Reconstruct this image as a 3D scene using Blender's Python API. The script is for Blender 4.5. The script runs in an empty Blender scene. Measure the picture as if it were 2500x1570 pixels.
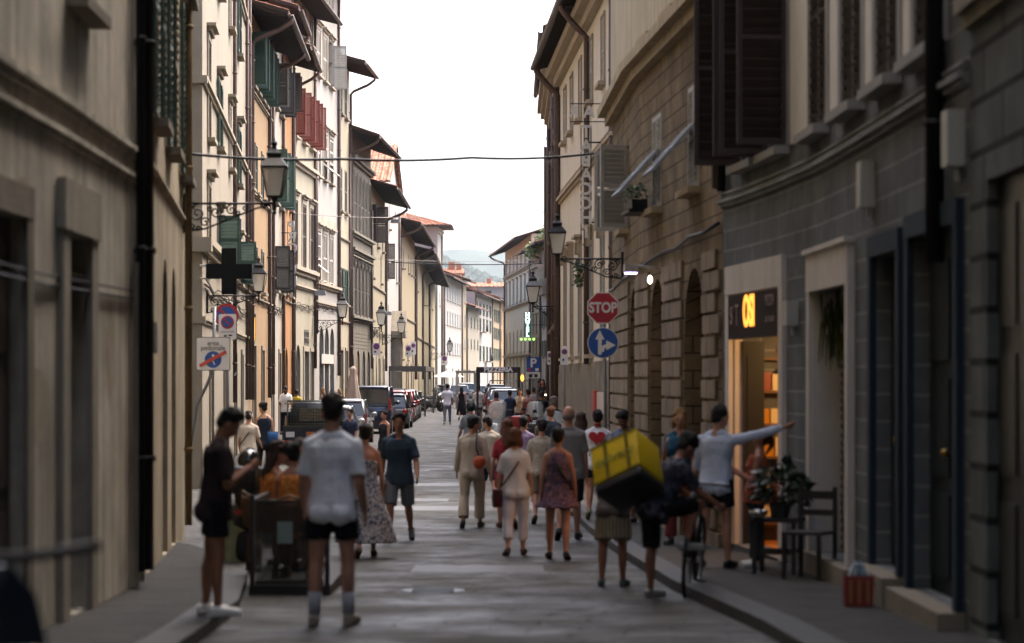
import bpy, bmesh, math, random
from mathutils import Vector, Matrix, noise
from math import sin, cos, pi, radians as R, atan2, sqrt
random.seed(7)
C = bpy.context
SC = C.scene
COL = SC.collection
# ------------------------------------------------------------------ camera, sky, sun, exposure
F, CXP, YH, H0 = 5903.0, 1250.0, 925.0, 2.05      # focal length and horizon of the 2500 px wide photograph, eye height
cam = bpy.data.cameras.new('camera'); camo = bpy.data.objects.new('camera', cam); COL.objects.link(camo)
camo.location = (0, 0, H0); camo.rotation_euler = (R(90), 0, 0)
cam.lens = 85; cam.sensor_width = 36; cam.shift_y = (YH-785.0)/2500.0
cam.clip_end = 20000; cam.clip_start = 0.3
cam.dof.use_dof = True; cam.dof.focus_distance = 95.0; cam.dof.aperture_fstop = 1.9
SC.camera = camo
w = bpy.data.worlds.new("World"); SC.world = w; w.use_nodes = True
nt = w.node_tree; bgn = nt.nodes['Background']
sky = nt.nodes.new('ShaderNodeTexSky'); sky.sky_type = 'NISHITA'; sky.sun_disc = False
SUN_EL, SUN_ROT = R(56), R(48)
sky.sun_elevation = SUN_EL; sky.sun_rotation = SUN_ROT; sky.air_density = .8; sky.dust_density = 7.0; sky.ozone_density = 1.0
nt.links.new(sky.outputs[0], bgn.inputs[0]); bgn.inputs[1].default_value = 0.15
sl = bpy.data.lights.new('sun', 'SUN'); sl.energy = 0.5; sl.angle = R(70); sl.color = (1, .95, .89)
so = bpy.data.objects.new('sun', sl); COL.objects.link(so)
sd = Vector((sin(SUN_ROT)*cos(SUN_EL), cos(SUN_ROT)*cos(SUN_EL), sin(SUN_EL)))
so.rotation_euler = sd.to_track_quat('Z', 'Y').to_euler(); so.location = (0, 0, 60)
SC.view_settings.view_transform = 'Standard'; SC.view_settings.look = 'None'
SC.view_settings.exposure = 2.48; SC.view_settings.gamma = 1.0
SC.view_settings.use_white_balance = True; SC.view_settings.white_balance_temperature = 6600
SC.cycles.volume_bounces = 1
SC.cycles.max_bounces = 8
# ------------------------------------------------------------------ picture <-> place
GP = [(-60, .5), (0, .45), (10, .31), (19, .12), (30, -.13), (36, -.23), (43, -.25), (50, -.22), (70, -.12), (110, .02), (150, 0), (9000, 0)]
def G(Y):
    for (a, za), (b, zb) in zip(GP, GP[1:]):
        if Y <= b:
            t = (Y-a)/(b-a); return za+(zb-za)*t
    return 0.0
def Xp(px, Y): return (px-CXP)/F*Y
def Zp(py, Y): return H0+(YH-py)/F*Y
def Yg(py, ex=0.0):
    lo, hi = 3.0, 600.0
    for _ in range(60):
        m = (lo+hi)/2
        if YH+(H0-ex-G(m))*F/m > py: lo = m
        else: hi = m
    return (lo+hi)/2
# ------------------------------------------------------------------ materials
def lin(c):
    if isinstance(c, str):
        c = [int(c[i:i+2], 16)/255 for i in (0, 2, 4)]
        c = [(x/12.92 if x <= .04045 else ((x+.055)/1.055)**2.4) for x in c]
    return (c[0], c[1], c[2], 1)
MATS = {}
def mat(name, col, rough=.6, metal=0, spec=.5, bump=0, bscale=20, var=0, vscale=3, emit=0, alpha=1, trans=0, streak=0, coat=0, ecol=None):
    k = name
    if k in MATS: return MATS[k]
    m = bpy.data.materials.new(name); MATS[k] = m; m.use_nodes = True
    n = m.node_tree; b = n.nodes['Principled BSDF']; L = n.links.new
    c = lin(col); b.inputs['Base Color'].default_value = c; m.diffuse_color = c
    b.inputs['Roughness'].default_value = rough; b.inputs['Metallic'].default_value = metal
    b.inputs['Specular IOR Level'].default_value = spec
    if coat: b.inputs['Coat Weight'].default_value = coat; b.inputs['Coat Roughness'].default_value = .1
    if trans: b.inputs['Transmission Weight'].default_value = trans
    if alpha < 1: b.inputs['Alpha'].default_value = alpha
    if emit:
        b.inputs['Emission Color'].default_value = lin(ecol or col); b.inputs['Emission Strength'].default_value = emit
    tc = n.nodes.new('ShaderNodeTexCoord') if (bump or var or streak) else None
    if var:
        t = n.nodes.new('ShaderNodeTexNoise'); t.inputs['Scale'].default_value = vscale; t.inputs['Detail'].default_value = 6; t.inputs['Roughness'].default_value = .65
        L(tc.outputs['Object'], t.inputs['Vector'])
        r = n.nodes.new('ShaderNodeMapRange'); r.inputs[1].default_value = .3; r.inputs[2].default_value = .7; r.inputs[3].default_value = 1-var; r.inputs[4].default_value = 1+var*.6
        L(t.outputs['Fac'], r.inputs[0])
        mx = n.nodes.new('ShaderNodeVectorMath'); mx.operation = 'SCALE'; mx.inputs[0].default_value = c[:3]; L(r.outputs[0], mx.inputs['Scale'])
        out = mx.outputs[0]
        if streak:
            mp = n.nodes.new('ShaderNodeMapping'); mp.inputs['Scale'].default_value = (2.2, 2.2, .16); L(tc.outputs['Object'], mp.inputs[0])
            t2 = n.nodes.new('ShaderNodeTexNoise'); t2.inputs['Scale'].default_value = 1.6; t2.inputs['Detail'].default_value = 5; L(mp.outputs[0], t2.inputs['Vector'])
            r2 = n.nodes.new('ShaderNodeMapRange'); r2.inputs[1].default_value = .45; r2.inputs[2].default_value = .75; r2.inputs[3].default_value = 1; r2.inputs[4].default_value = 1-streak
            L(t2.outputs['Fac'], r2.inputs[0])
            m2 = n.nodes.new('ShaderNodeVectorMath'); m2.operation = 'SCALE'; L(out, m2.inputs[0]); L(r2.outputs[0], m2.inputs['Scale']); out = m2.outputs[0]
        L(out, b.inputs['Base Color'])
    if bump:
        t = n.nodes.new('ShaderNodeTexNoise'); t.inputs['Scale'].default_value = bscale; t.inputs['Detail'].default_value = 5
        L(tc.outputs['Object'], t.inputs['Vector'])
        bp = n.nodes.new('ShaderNodeBump'); bp.inputs['Strength'].default_value = bump; bp.inputs['Distance'].default_value = .03
        L(t.outputs['Fac'], bp.inputs['Height']); L(bp.outputs[0], b.inputs['Normal'])
    return m
def plaster(name, col, var=.16, streak=.28): return mat(name, col, .9, spec=.2, bump=.25, bscale=9, var=var, vscale=1.3, streak=streak)
def ashlar(name, col, joint, bw, bh, js=.02, var=.18, bstr=.8, off=.5, stain=.45):
    if name in MATS: return MATS[name]
    m = mat(name, col, .9, spec=.2); n = m.node_tree; L = n.links.new; b = n.nodes['Principled BSDF']
    uv = n.nodes.new('ShaderNodeUVMap')
    br = n.nodes.new('ShaderNodeTexBrick'); br.inputs['Scale'].default_value = 1; br.inputs['Brick Width'].default_value = bw; br.inputs['Row Height'].default_value = bh
    br.inputs['Mortar Size'].default_value = js; br.inputs['Mortar Smooth'].default_value = .3; br.offset = off
    c = lin(col); br.inputs['Color1'].default_value = [x*(1-var) for x in c[:3]]+[1]; br.inputs['Color2'].default_value = [min(1, x*(1+var)) for x in c[:3]]+[1]
    br.inputs['Mortar'].default_value = lin(joint); L(uv.outputs[0], br.inputs['Vector'])
    tc = n.nodes.new('ShaderNodeTexCoord'); t = n.nodes.new('ShaderNodeTexNoise'); t.inputs['Scale'].default_value = 1.4; t.inputs['Detail'].default_value = 8; t.inputs['Roughness'].default_value = .7
    L(tc.outputs['Object'], t.inputs['Vector'])
    r = n.nodes.new('ShaderNodeMapRange'); r.inputs[1].default_value = .3; r.inputs[2].default_value = .7; r.inputs[3].default_value = 1-stain; r.inputs[4].default_value = 1.15
    L(t.outputs['Fac'], r.inputs[0])
    mx = n.nodes.new('ShaderNodeVectorMath'); mx.operation = 'SCALE'; L(br.outputs['Color'], mx.inputs[0]); L(r.outputs[0], mx.inputs['Scale']); L(mx.outputs[0], b.inputs['Base Color'])
    t3 = n.nodes.new('ShaderNodeTexNoise'); t3.inputs['Scale'].default_value = 14; t3.inputs['Detail'].default_value = 5; L(tc.outputs['Object'], t3.inputs['Vector'])
    ma = n.nodes.new('ShaderNodeMath'); ma.operation = 'MULTIPLY_ADD'; ma.inputs[1].default_value = .25; L(t3.outputs['Fac'], ma.inputs[0])
    inv = n.nodes.new('ShaderNodeMath'); inv.operation = 'SUBTRACT'; inv.inputs[0].default_value = 1; L(br.outputs['Fac'], inv.inputs[1]); L(inv.outputs[0], ma.inputs[2])
    bp = n.nodes.new('ShaderNodeBump'); bp.inputs['Strength'].default_value = bstr; bp.inputs['Distance'].default_value = .03; L(ma.outputs[0], bp.inputs['Height']); L(bp.outputs[0], b.inputs['Normal'])
    return m
def tiles(name='roof_tile'):
    if name in MATS: return MATS[name]
    m = mat(name, 'a05c40', .85, spec=.2); n = m.node_tree; L = n.links.new; b = n.nodes['Principled BSDF']
    uv = n.nodes.new('ShaderNodeUVMap'); br = n.nodes.new('ShaderNodeTexBrick'); br.inputs['Scale'].default_value = 1; br.inputs['Brick Width'].default_value = .2; br.inputs['Row Height'].default_value = .34
    br.offset = 0; br.inputs['Mortar Size'].default_value = .02; br.inputs['Color1'].default_value = lin('8a4c36'); br.inputs['Color2'].default_value = lin('b98468'); br.inputs['Mortar'].default_value = lin('3a2a22')
    L(uv.outputs[0], br.inputs['Vector'])
    t = n.nodes.new('ShaderNodeTexNoise'); t.inputs['Scale'].default_value = 2.5; t.inputs['Detail'].default_value = 6; L(uv.outputs[0], t.inputs['Vector'])
    r = n.nodes.new('ShaderNodeMapRange'); r.inputs[1].default_value = .3; r.inputs[2].default_value = .7; r.inputs[3].default_value = .6; r.inputs[4].default_value = 1.25; L(t.outputs['Fac'], r.inputs[0])
    mx = n.nodes.new('ShaderNodeVectorMath'); mx.operation = 'SCALE'; L(br.outputs['Color'], mx.inputs[0]); L(r.outputs[0], mx.inputs['Scale']); L(mx.outputs[0], b.inputs['Base Color'])
    return m
GLASS = mat('window_glass', '1c2124', .3, spec=.35)
IRON = mat('black_iron', '16171a', .5, .4)
PIPE = mat('downpipe_copper', '54423a', .6, .1, var=.25)
DARKW = mat('dark_eave_wood', '2c211a', .85, var=.3)
STONE = mat('pietra_serena', '857c6d', .9, spec=.2, bump=.3, var=.2, streak=.2)
PSTONE = mat('pale_stone', '9c9384', .9, spec=.2, bump=.3, var=.15, streak=.25)
LGLASS = mat('frosted_lamp_glass', 'f0ecdf', .35, spec=.5, alpha=.5)
# ------------------------------------------------------------------ mesh builder
class MB:
    def __init__(s): s.v = []; s.f = []; s.mi = []; s.uv = []; s.sm = []; s.cur = 0; s.smooth = False
    def add(s, vs, fs, uvs=None):
        o = len(s.v); s.v += [tuple(v) for v in vs]
        for i, f in enumerate(fs):
            s.f.append([o+a for a in f]); s.mi.append(s.cur); s.sm.append(s.smooth); s.uv.append(uvs[i] if uvs else None)
        return s
    def box(s, x0, x1, y0, y1, z0, z1, M=None):
        vs = [Vector((x, y, z)) for z in (z0, z1) for y in (y0, y1) for x in (x0, x1)]
        if M: vs = [M @ v for v in vs]
        return s.add(vs, [(0, 2, 3, 1), (4, 5, 7, 6), (0, 1, 5, 4), (1, 3, 7, 5), (3, 2, 6, 7), (2, 0, 4, 6)])
    def quad(s, a, b, c, d, uv=None): return s.add([a, b, c, d], [(0, 1, 2, 3)], [uv] if uv else None)
    def loft(s, rings, cap=True, closed=True):
        n = len(rings[0]); vs = [p for r in rings for p in r]; fs = []
        for i in range(len(rings)-1):
            for j in range(n if closed else n-1):
                k = (j+1) % n; fs.append((i*n+j, i*n+k, (i+1)*n+k, (i+1)*n+j))
        if cap and closed: fs.append(tuple(range(n))[::-1]); fs.append(tuple((len(rings)-1)*n+j for j in range(n)))
        return s.add(vs, fs)
    def tube(s, pts, r, n=8, flat=1.0):
        pts = [Vector(p) for p in pts]
        if not hasattr(r, '__len__'): r = [r]*len(pts)
        rings = []; up = None
        for i, p in enumerate(pts):
            t = (pts[min(i+1, len(pts)-1)]-pts[max(i-1, 0)])
            if t.length < 1e-9: t = Vector((0, 0, 1))
            t.normalize()
            if up is None: up = t.orthogonal().normalized() if abs(t.z) > .99 or flat == 1 else t.cross(Vector((0, 0, 1))).normalized()
            else:
                up = up-t*up.dot(t)
                up = up.normalized() if up.length > 1e-6 else t.orthogonal().normalized()
            b = t.cross(up)
            rings.append([p+up*cos(a)*r[i]+b*sin(a)*r[i]*flat for a in [2*pi*k/n for k in range(n)]])
        sm = s.smooth; s.smooth = True; s.loft(rings); s.smooth = sm
        return s
    def lathe(s, prof, c=(0, 0, 0), n=16, M=None):
        c = Vector(c); rings = []
        for r, z in prof: rings.append([Vector((cos(2*pi*k/n)*r, sin(2*pi*k/n)*r, z)) for k in range(n)])
        rings = [[(M @ p if M else p)+c for p in r] for r in rings]
        return s.loft(rings)
    def ell(s, c, r, n=14, m=8, M=None):
        c = Vector(c); rings = []
        if not hasattr(r, '__len__'): r = (r, r, r)
        for i in range(m+1):
            th = pi*i/m; th = min(max(th, .06), pi-.06)
            ring = [Vector((r[0]*sin(th)*cos(2*pi*k/n), r[1]*sin(th)*sin(2*pi*k/n), -r[2]*cos(th))) for k in range(n)]
            rings.append([(M @ p if M else p)+c for p in ring])
        sm = s.smooth; s.smooth = True; s.loft(rings); s.smooth = sm
        return s
    def cap(s, a, b, ra, rb, n=12):
        a = Vector(a); b = Vector(b); s.tube([a, b], [ra, rb], n); s.ell(a, ra, n, 8); s.ell(b, rb, n, 8); return s
    def disc(s, x, y, z, r, th, n=40):     # plate in the XZ plane, thickness along Y
        s.loft([[(x+cos(2*pi*k/n)*r, yy, z+sin(2*pi*k/n)*r) for k in range(n)] for yy in (y+th, y)]); return s
    def mesh(s, name, mats):
        me = bpy.data.meshes.new(name); me.from_pydata(s.v, [], s.f)
        for m in (mats if isinstance(mats, (list, tuple)) else [mats]): me.materials.append(m)
        me.polygons.foreach_set('material_index', s.mi); me.polygons.foreach_set('use_smooth', s.sm)
        if any(u is not None for u in s.uv):
            ul = me.uv_layers.new(name='UVMap')
            for p, u in zip(me.polygons, s.uv):
                if u:
                    for li, c in zip(p.loop_indices, u): ul.data[li].uv = c
        me.update(); return me
    def build(s, name, mats, parent=None, loc=(0, 0, 0), rz=0, off=None):
        if off is not None:
            o = Vector(off); s.v = [tuple(Vector(v)-o) for v in s.v]
        return link(name, s.mesh(name, mats), parent, loc, rz)
def link(name, me, parent=None, loc=(0, 0, 0), rz=0):
    o = bpy.data.objects.new(name, me); COL.objects.link(o); o.parent = parent; o.location = loc; o.rotation_euler = (0, 0, rz) if not hasattr(rz, '__len__') else rz
    return o
def tag(o, label=None, cat=None, group=None, kind=None):
    if label: o['label'] = label
    if cat: o['category'] = cat
    if group: o['group'] = group
    if kind: o['kind'] = kind
    return o
def thing(name, label, cat, loc=(0, 0, 0), rz=0, group=None):
    return tag(link(name, None, None, loc, rz), label, cat, group)
def copy_tree(o, parent=None):
    c = o.copy(); COL.objects.link(c); c.parent = parent
    for ch in list(o.children): copy_tree(ch, c)
    return c
def text(name, s, size, m, parent, loc=(0, 0, 0), rz=0, ext=.004, sx=1.0, bold=0):
    cu = bpy.data.curves.new(name, 'FONT'); cu.body = s; cu.size = size; cu.extrude = ext; cu.align_x = 'CENTER'; cu.align_y = 'CENTER'; cu.offset = bold
    o = bpy.data.objects.new(name, cu); COL.objects.link(o)
    me = bpy.data.meshes.new_from_object(o); bpy.data.objects.remove(o); bpy.data.curves.remove(cu)
    for v in me.vertices: v.co = Vector((v.co.x*sx, -v.co.z, v.co.y))
    me.materials.clear(); me.materials.append(m)
    return link(name, me, parent, loc, rz)
# ------------------------------------------------------------------ windows and shutters (cached meshes)
CACHE = {}
def leaf_mesh(w, h, m, pitch):
    k = ('leaf', round(w, 2), round(h, 2), m.name, pitch)
    if k in CACHE: return CACHE[k]
    b = MB(); t = .018; st = min(.055, w*.16)
    b.box(0, st, -t, t, 0, h); b.box(w-st, w, -t, t, 0, h)
    for z in (0, h/2-.03, h-.07): b.box(st, w-st, -t, t, z, z+.07)
    n = int((h-.1)/pitch)
    for i in range(n):
        z = .07+(i+.5)*(h-.14)/n
        if abs(z-h/2) < .05: continue
        d = pitch*.58
        b.box(st-.002, w-st+.002, -.004, .004, -d, d, Matrix.Translation((0, 0, z)) @ Matrix.Rotation(R(-38), 4, 'X'))
    CACHE[k] = b.mesh('shutter', m); return CACHE[k]
def simple(kind, key, fn, m):
    k = (kind,)+tuple(key)+(m.name if not isinstance(m, list) else tuple(x.name for x in m),)
    if k not in CACHE:
        b = MB(); fn(b); CACHE[k] = b.mesh(kind, m)
    return CACHE[k]
class Fac:
    def __init__(s, side, pts):
        s.side = side; s.p = [Vector(p) for p in pts]; s.k = [0]
        for a, b in zip(s.p, s.p[1:]): s.k.append(s.k[-1]+(b-a).length)
        s.L = s.k[-1]
    def seg(s, u):
        for i in range(len(s.k)-2):
            if u < s.k[i+1]: return i
        return len(s.k)-2
    def frame(s, u):
        i = s.seg(u); t = (s.p[i+1]-s.p[i]).normalized()
        n = Vector((t.y, -t.x)) if s.side > 0 else Vector((-t.y, t.x))
        return s.p[i]+t*(u-s.k[i]), t, n
    def pt(s, u, z, d=0):
        i = s.seg(u); 
        q, t, n = s.frame(u)
        # mitred normal at inner knots
        for j in range(1, len(s.k)-1):
            if abs(u-s.k[j]) < 1e-6:
                t0 = (s.p[j]-s.p[j-1]).normalized(); t1 = (s.p[j+1]-s.p[j]).normalized(); tt = (t0+t1).normalized()
                n = (Vector((tt.y, -tt.x)) if s.side > 0 else Vector((-tt.y, tt.x)))/max(.5, tt.dot(t0))
        return Vector((q.x+n.x*d, q.y+n.y*d, z))
    def upx(s, px):
        k = (px-CXP)/F; best = None
        for i, (a, b) in enumerate(zip(s.p, s.p[1:])):
            da, db = a.x-k*a.y, b.x-k*b.y
            if da*db <= 0 and abs(da-db) > 1e-9: return s.k[i]+(b-a).length*da/(da-db)
        a, b = s.p[-2], s.p[-1]; da, db = a.x-k*a.y, b.x-k*b.y
        if abs(da-db) > 1e-9:
            t = da/(da-db)
            if t > 1: return s.k[-2]+(b-a).length*t
        a, b = s.p[0], s.p[1]; da, db = a.x-k*a.y, b.x-k*b.y
        return (b-a).length*da/(da-db)
    def rot(s, u):
        q, t, n = s.frame(u); x = t*(1 if s.side < 0 else -1); return atan2(x.y, x.x)
class Bld:
    """side=+1: left of the street (front faces +X); side=-1: right of the street"""
    def __init__(s, label, side, pts, ztop, wm, depth=8, name='house', group='houses lining the street', zb=-.7, pitch=.075):
        s.f = Fac(side, pts); s.side = side; s.zt = ztop; s.wm = wm; s.depth = depth; s.zb = zb; s.ops = []; s.pitch = pitch
        q = s.f.pt(s.f.L/2, G(pts[0][1])); s.o = q
        s.root = thing(name, label, 'building', q, 0, group)
        s.frm = STONE
    def zz(s, u, py): return Zp(py, s.f.frame(u)[0].y)
    def op(s, u0, u1, z0, z1, arch=0): s.ops.append((u0, u1, z0, z1, arch))
    def put(s, me, name, u, z, d=0, parent=None, rz=0):
        q = s.f.pt(u, z, d)-s.o
        return link(name, me, s.root if parent is None else parent, q, s.f.rot(u)+rz)
    def win(s, u, z0, z1, w=1.0, st='closed', sh=None, sill=True, hood=None, surr=None, arch=0, frame=None, depth=.055, dir=1):
        h = z1-z0; s.op(u-w/2, u+w/2, z0, z1, arch)
        fm = frame or mat('window_frame', '8a8074', .7)
        def fr(b):
            e = .05
            b.box(-w/2, -w/2+e, -.05, .01, 0, h); b.box(w/2-e, w/2, -.05, .01, 0, h); b.box(-w/2+e, w/2-e, -.05, .01, 0, e); b.box(-w/2+e, w/2-e, -.05, .01, h-e, h)
            b.box(-.03, .03, -.045, .005, e, h-e); b.box(-w/2+e, -.03, -.04, .0, h*.66, h*.66+.035); b.box(.03, w/2-e, -.04, .0, h*.66, h*.66+.035)
        wo = s.put(simple('window', (round(w, 2), round(h, 2)), fr, fm), 'window', u, z0, -depth)
        link('pane', simple('pane', (round(w, 2), round(h, 2)), lambda b: b.box(-w/2+.01, w/2-.01, -.012, -.004, .01, h-.01), GLASS), wo)
        if sill: link('sill', simple('sill', (round(w, 2),), lambda b: b.box(-w/2-.1, w/2+.1, 0, .17, -.09, -.002), s.frm), wo, (0, depth+.004, 0))
        if surr:
            def sr(b):
                e = surr
                b.box(-w/2-e, -w/2, 0, .035, 0, h); b.box(w/2, w/2+e, 0, .035, 0, h); b.box(-w/2-e, w/2+e, 0, .04, h, h+e)
            link('surround', simple('surround', (round(w, 2), round(h, 2), surr), sr, s.frm), wo, (0, depth+.002, 0))
        if hood:
            e = (surr or 0)
            def hd(b):
                b.box(-w/2-.16, w/2+.16, 0, .1, 0, .1); b.box(-w/2-.22, w/2+.22, 0, .2, .1, .17)
                if hood == 'pediment':
                    b.add([(-w/2-.22, 0, .17), (w/2+.22, 0, .17), (0, 0, .55), (-w/2-.22, .18, .17), (w/2+.22, .18, .17), (0, .18, .55)], [(0, 1, 2), (5, 4, 3), (0, 3, 4, 1), (1, 4, 5, 2), (2, 5, 3, 0)])
                if hood == 'bracket':
                    for x in (-w/2-.12, w/2+.02): b.box(x, x+.1, 0, .12, -.3, 0)
            link('hood', simple('hood', (round(w, 2), hood), hd, s.frm), wo, (0, depth+.003, h+e+.02))
        if sh and st:
            me = leaf_mesh(w/2-.01, h-.03, sh, s.pitch)
            if st == 'closed': c = [(-w/2+.005, 0, 0, depth-.005), (.005, 0, 0, depth-.005)]
            elif st == 'open': c = [(-w/2, 0, 180, depth+.05), (w/2, 0, 0, depth+.05)]
            elif st == 'ajar': c = [(-w/2, 0, 100+random.uniform(-8, 30), depth+.03), (w/2, 0, 75-random.uniform(-20, 20), depth+.03)]
            elif st == 'near_open': c = [(-w/2, 0, 92, depth+.03), (w/2, 0, 20, depth+.03)]
            elif st == 'half': c = [(-w/2+.005, 0, 0, depth-.005), (w/2, 0, 20, depth+.04)]
            elif st == 'perp': c = [(-w/2, 0, 93, depth+.03), (w/2, 0, 86, depth+.03)]
            else: c = []
            for (x, z, a, y) in c:
                o = link('shutter', me, wo, (x, y, .012+z), R(a))
            if st == 'tilt':
                me = leaf_mesh(w-.04, h*.55, sh, s.pitch)
                link('shutter', me, wo, (-w/2+.02, depth+.02, h*.42), (R(0), 0, 0)).rotation_euler = (R(0), 0, 0)
                o = link('shutter', leaf_mesh(w-.04, h*.42, sh, s.pitch), wo, (-w/2+.02, depth+.42, h*.16), (0, 0, 0)); o.rotation_euler = (R(50), 0, 0)
        return wo
    def wpx(s, pxs, ref, yt, yb, **k):
        u = s.f.upx(ref); z1, z0 = s.zz(u, yt), s.zz(u, yb)
        for p in pxs: s.win(s.f.upx(p), z0, z1, **k)
    def strip(s, b, u0, u1, z0, z1, d0, d1, step=.8):
        """a horizontal band following the front"""
        us = sorted(set([u0, u1]+[k for k in s.f.k if u0 < k < u1]))
        rings = [[s.f.pt(u, z0, d0), s.f.pt(u, z0, d1), s.f.pt(u, z1, d1), s.f.pt(u, z1, d0)] for u in us]
        if s.side > 0: rings = [r[::-1] for r in rings]
        b.loft(rings)
    def ledge(s, z, h=.12, d=.1, u0=None, u1=None, m=None, name='cornice', steps=2):
        b = MB(); u0 = -d*.0 if u0 is None else u0; u1 = s.f.L if u1 is None else u1
        for i in range(steps):
            s.strip(b, u0+.002*i, u1-.002*i, z+h*i/steps, z+h*(i+1)/steps-.001, .0+.001, d*(i+1)/steps)
        return b.build(name, m or s.frm, s.root, off=s.o)
    def band(s, u0, u1, z0, z1, d=.03, m=None, name='surround', d0=.001):
        b = MB(); s.strip(b, u0, u1, z0, z1, d0, d); return b.build(name, m or s.frm, s.root, off=s.o)
    def door(s, u, z1, w=1.1, m=None, arch=0, surr=.12, depth=.09, name='door', z0=None, sm=None, panels=True):
        z0 = G(s.f.frame(u)[0].y)+.1 if z0 is None else z0
        h = z1-z0; s.op(u-w/2, u+w/2, z0, z1, arch)
        m = m or mat('dark_door_wood', '2b2420', .6, var=.3)
        def dr(b):
            b.box(-w/2, -.004, -.02, .0, 0, h); b.box(.004, w/2, -.02, .0, 0, h)
            if panels:
                for x0 in (-w/2+.07, .07):
                    for a, c in ((.06, .3), (.36, .62), (.68, .94)): b.box(x0, x0+w/2-.14, 0, .018, h*a, h*c)
        o = s.put(simple(name, (round(w, 2), round(h, 2), panels), dr, m), name, u, z0, -depth)
        if surr:
            def sr(b):
                e = surr; top = e if not arch else e+.0
                b.box(-w/2-e, -w/2, 0, .04, 0, h); b.box(w/2, w/2+e, 0, .04, 0, h)
                if not arch: b.box(-w/2-e, w/2+e, 0, .045, h, h+e)
            if not arch: link('surround', simple('surround', (round(w, 2), round(h, 2), surr, 'd'), sr, sm or s.frm), o, (0, depth+.002, 0))
        return o
    def roof(s, ov=1.0, rise=1.6, z=None, u0=0, u1=None, rafters=True, gutter=True, th=.1, name='roof', under=None, endov=.25):
        z = s.zt if z is None else z; u1 = s.f.L if u1 is None else u1
        b = MB(); b.cur = 0; D = s.depth; U0, U1 = u0-endov, u1+endov; s.wtop = z+.04+ov*rise/(ov+D/2)
        n = max(2, int((U1-U0)/.1)); us = [U0+(U1-U0)*i/n for i in range(n+1)]
        slope = rise/(ov+D/2)
        def P(u, d, dz=0): return s.f.pt(u, z+.16+(ov-d)*slope+dz, d) if d >= -D/2 else s.f.pt(u, z+.16+rise-(-D/2-d)*slope+dz, d)
        zig = lambda i: .045 if i % 2 else 0
        for i in range(n):
            for d0, d1 in ((ov, -D/2), (-D/2, -D-.3)):
                a, c, e, g = P(us[i], d0, zig(i)), P(us[i+1], d0, zig(i+1)), P(us[i+1], d1, zig(i+1)), P(us[i], d1, zig(i))
                uv = [(us[i], d0), (us[i+1], d0), (us[i+1], d1), (us[i], d1)]
                if s.side > 0: b.quad(a, c, e, g, uv)
                else: b.quad(g, e, c, a, [uv[3], uv[2], uv[1], uv[0]])
        b.cur = 1
        k2 = [U0]+[k for k in s.f.k if U0 < k < U1]+[U1]
        for a_, c_ in zip(k2, k2[1:]):
            b.quad(P(a_, ov, -th), P(a_, -D-.3, -th) if False else P(a_, -D/2, -th), P(c_, -D/2, -th), P(c_, ov, -th))
            b.quad(P(a_, ov, -th), P(c_, ov, -th), P(c_, ov, .0), P(a_, ov, .0))
        for ue in (U0, U1): b.add([P(ue, ov, -th), P(ue, ov, .02), P(ue, -D/2, .02), P(ue, -D-.3, .02), P(ue, -D-.3, -th), P(ue, -D/2, -th)], [(0, 1, 2, 5), (5, 2, 3, 4)])
        if rafters:
            u = U0+.15
            while u < U1:
                q = []
                for (d, du, dz) in ((ov-.06, -.045, -th-.1), (ov-.06, .045, -th-.1), (ov-.06, .045, -th), (ov-.06, -.045, -th)): q.append(P(min(max(u+du, U0), U1), d, dz))
                q2 = []
                for (d, du, dz) in ((-.1, -.045, -th-.1), (-.1, .045, -th-.1), (-.1, .045, -th), (-.1, -.045, -th)): q2.append(P(min(max(u+du, U0), U1), d, dz))
                b.loft([q, q2]); u += .42
        ro = b.build(name, [tiles(), under or DARKW], s.root, off=s.o)
        if gutter:
            g = MB(); g.smooth = True; ring = []
            for k in k2:
                c = P(k, ov+.06, -.1); q, t, nn = s.f.frame(min(max(k, 0), s.f.L)); N = Vector((nn.x, nn.y, 0))
                ring.append([c+N*cos(a)*.085+Vector((0, 0, sin(a)*.085)) for a in [pi+pi*j/7 for j in range(8)]]+[c+N*cos(a)*.075+Vector((0, 0, sin(a)*.075)) for a in [2*pi-pi*j/7 for j in range(8)]])
            g.loft(ring); g.build('gutter', mat('gutter_metal', '4a4038', .5, .4, var=.2), s.root, off=s.o)
        return ro
    def pipe(s, u, zt=None, zb=None, ov=None, r=.05, m=None, n=8):
        zt = s.zt if zt is None else zt; zb = G(s.f.frame(u)[0].y)+.25 if zb is None else zb
        pts = []
        if ov:
            pts += [s.f.pt(u, zt+.1, ov), s.f.pt(u, zt-.12, ov), s.f.pt(u, zt-.35, ov*.75), s.f.pt(u, zt-.65, .25), s.f.pt(u, zt-.8, .09)]
        else: pts += [s.f.pt(u, zt, .09)]
        pts += [s.f.pt(u, (zt+zb)/2, .09), s.f.pt(u, zb, .09)]
        b = MB(); b.tube(pts, r, n)
        z = zb+1
        while z < zt-1: 
            b.tube([s.f.pt(u, z, .09), s.f.pt(u, z+.05, .09)], r*1.25, n); z += 1.9
        return b.build('downpipe', m or PIPE, s.root, off=s.o)
    def finish(s, extra=None):
        f = s.f; L = f.L; D = s.depth; b = MB(); RV = getattr(s, 'rv', .32); s.zt = getattr(s, 'wtop', s.zt)
        ops = [(max(0.02, a), min(L-.02, c), z0, z1, ar) for a, c, z0, z1, ar in s.ops if c > .05 and a < L-.05]
        us = sorted(set([0, L]+list(f.k)+[x for o in ops for x in o[:2]])); zs = sorted(set([s.zb, s.zt]+[x for o in ops for x in o[2:4]]))
        us2 = [us[0]]
        for u in us[1:]:
            if u-us2[-1] > 1e-5: us2.append(u)
        us = us2; wd = lambda q, uv: b.quad(*(q if s.side > 0 else q[::-1]), uv=(uv if s.side > 0 else uv[::-1]))
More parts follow.
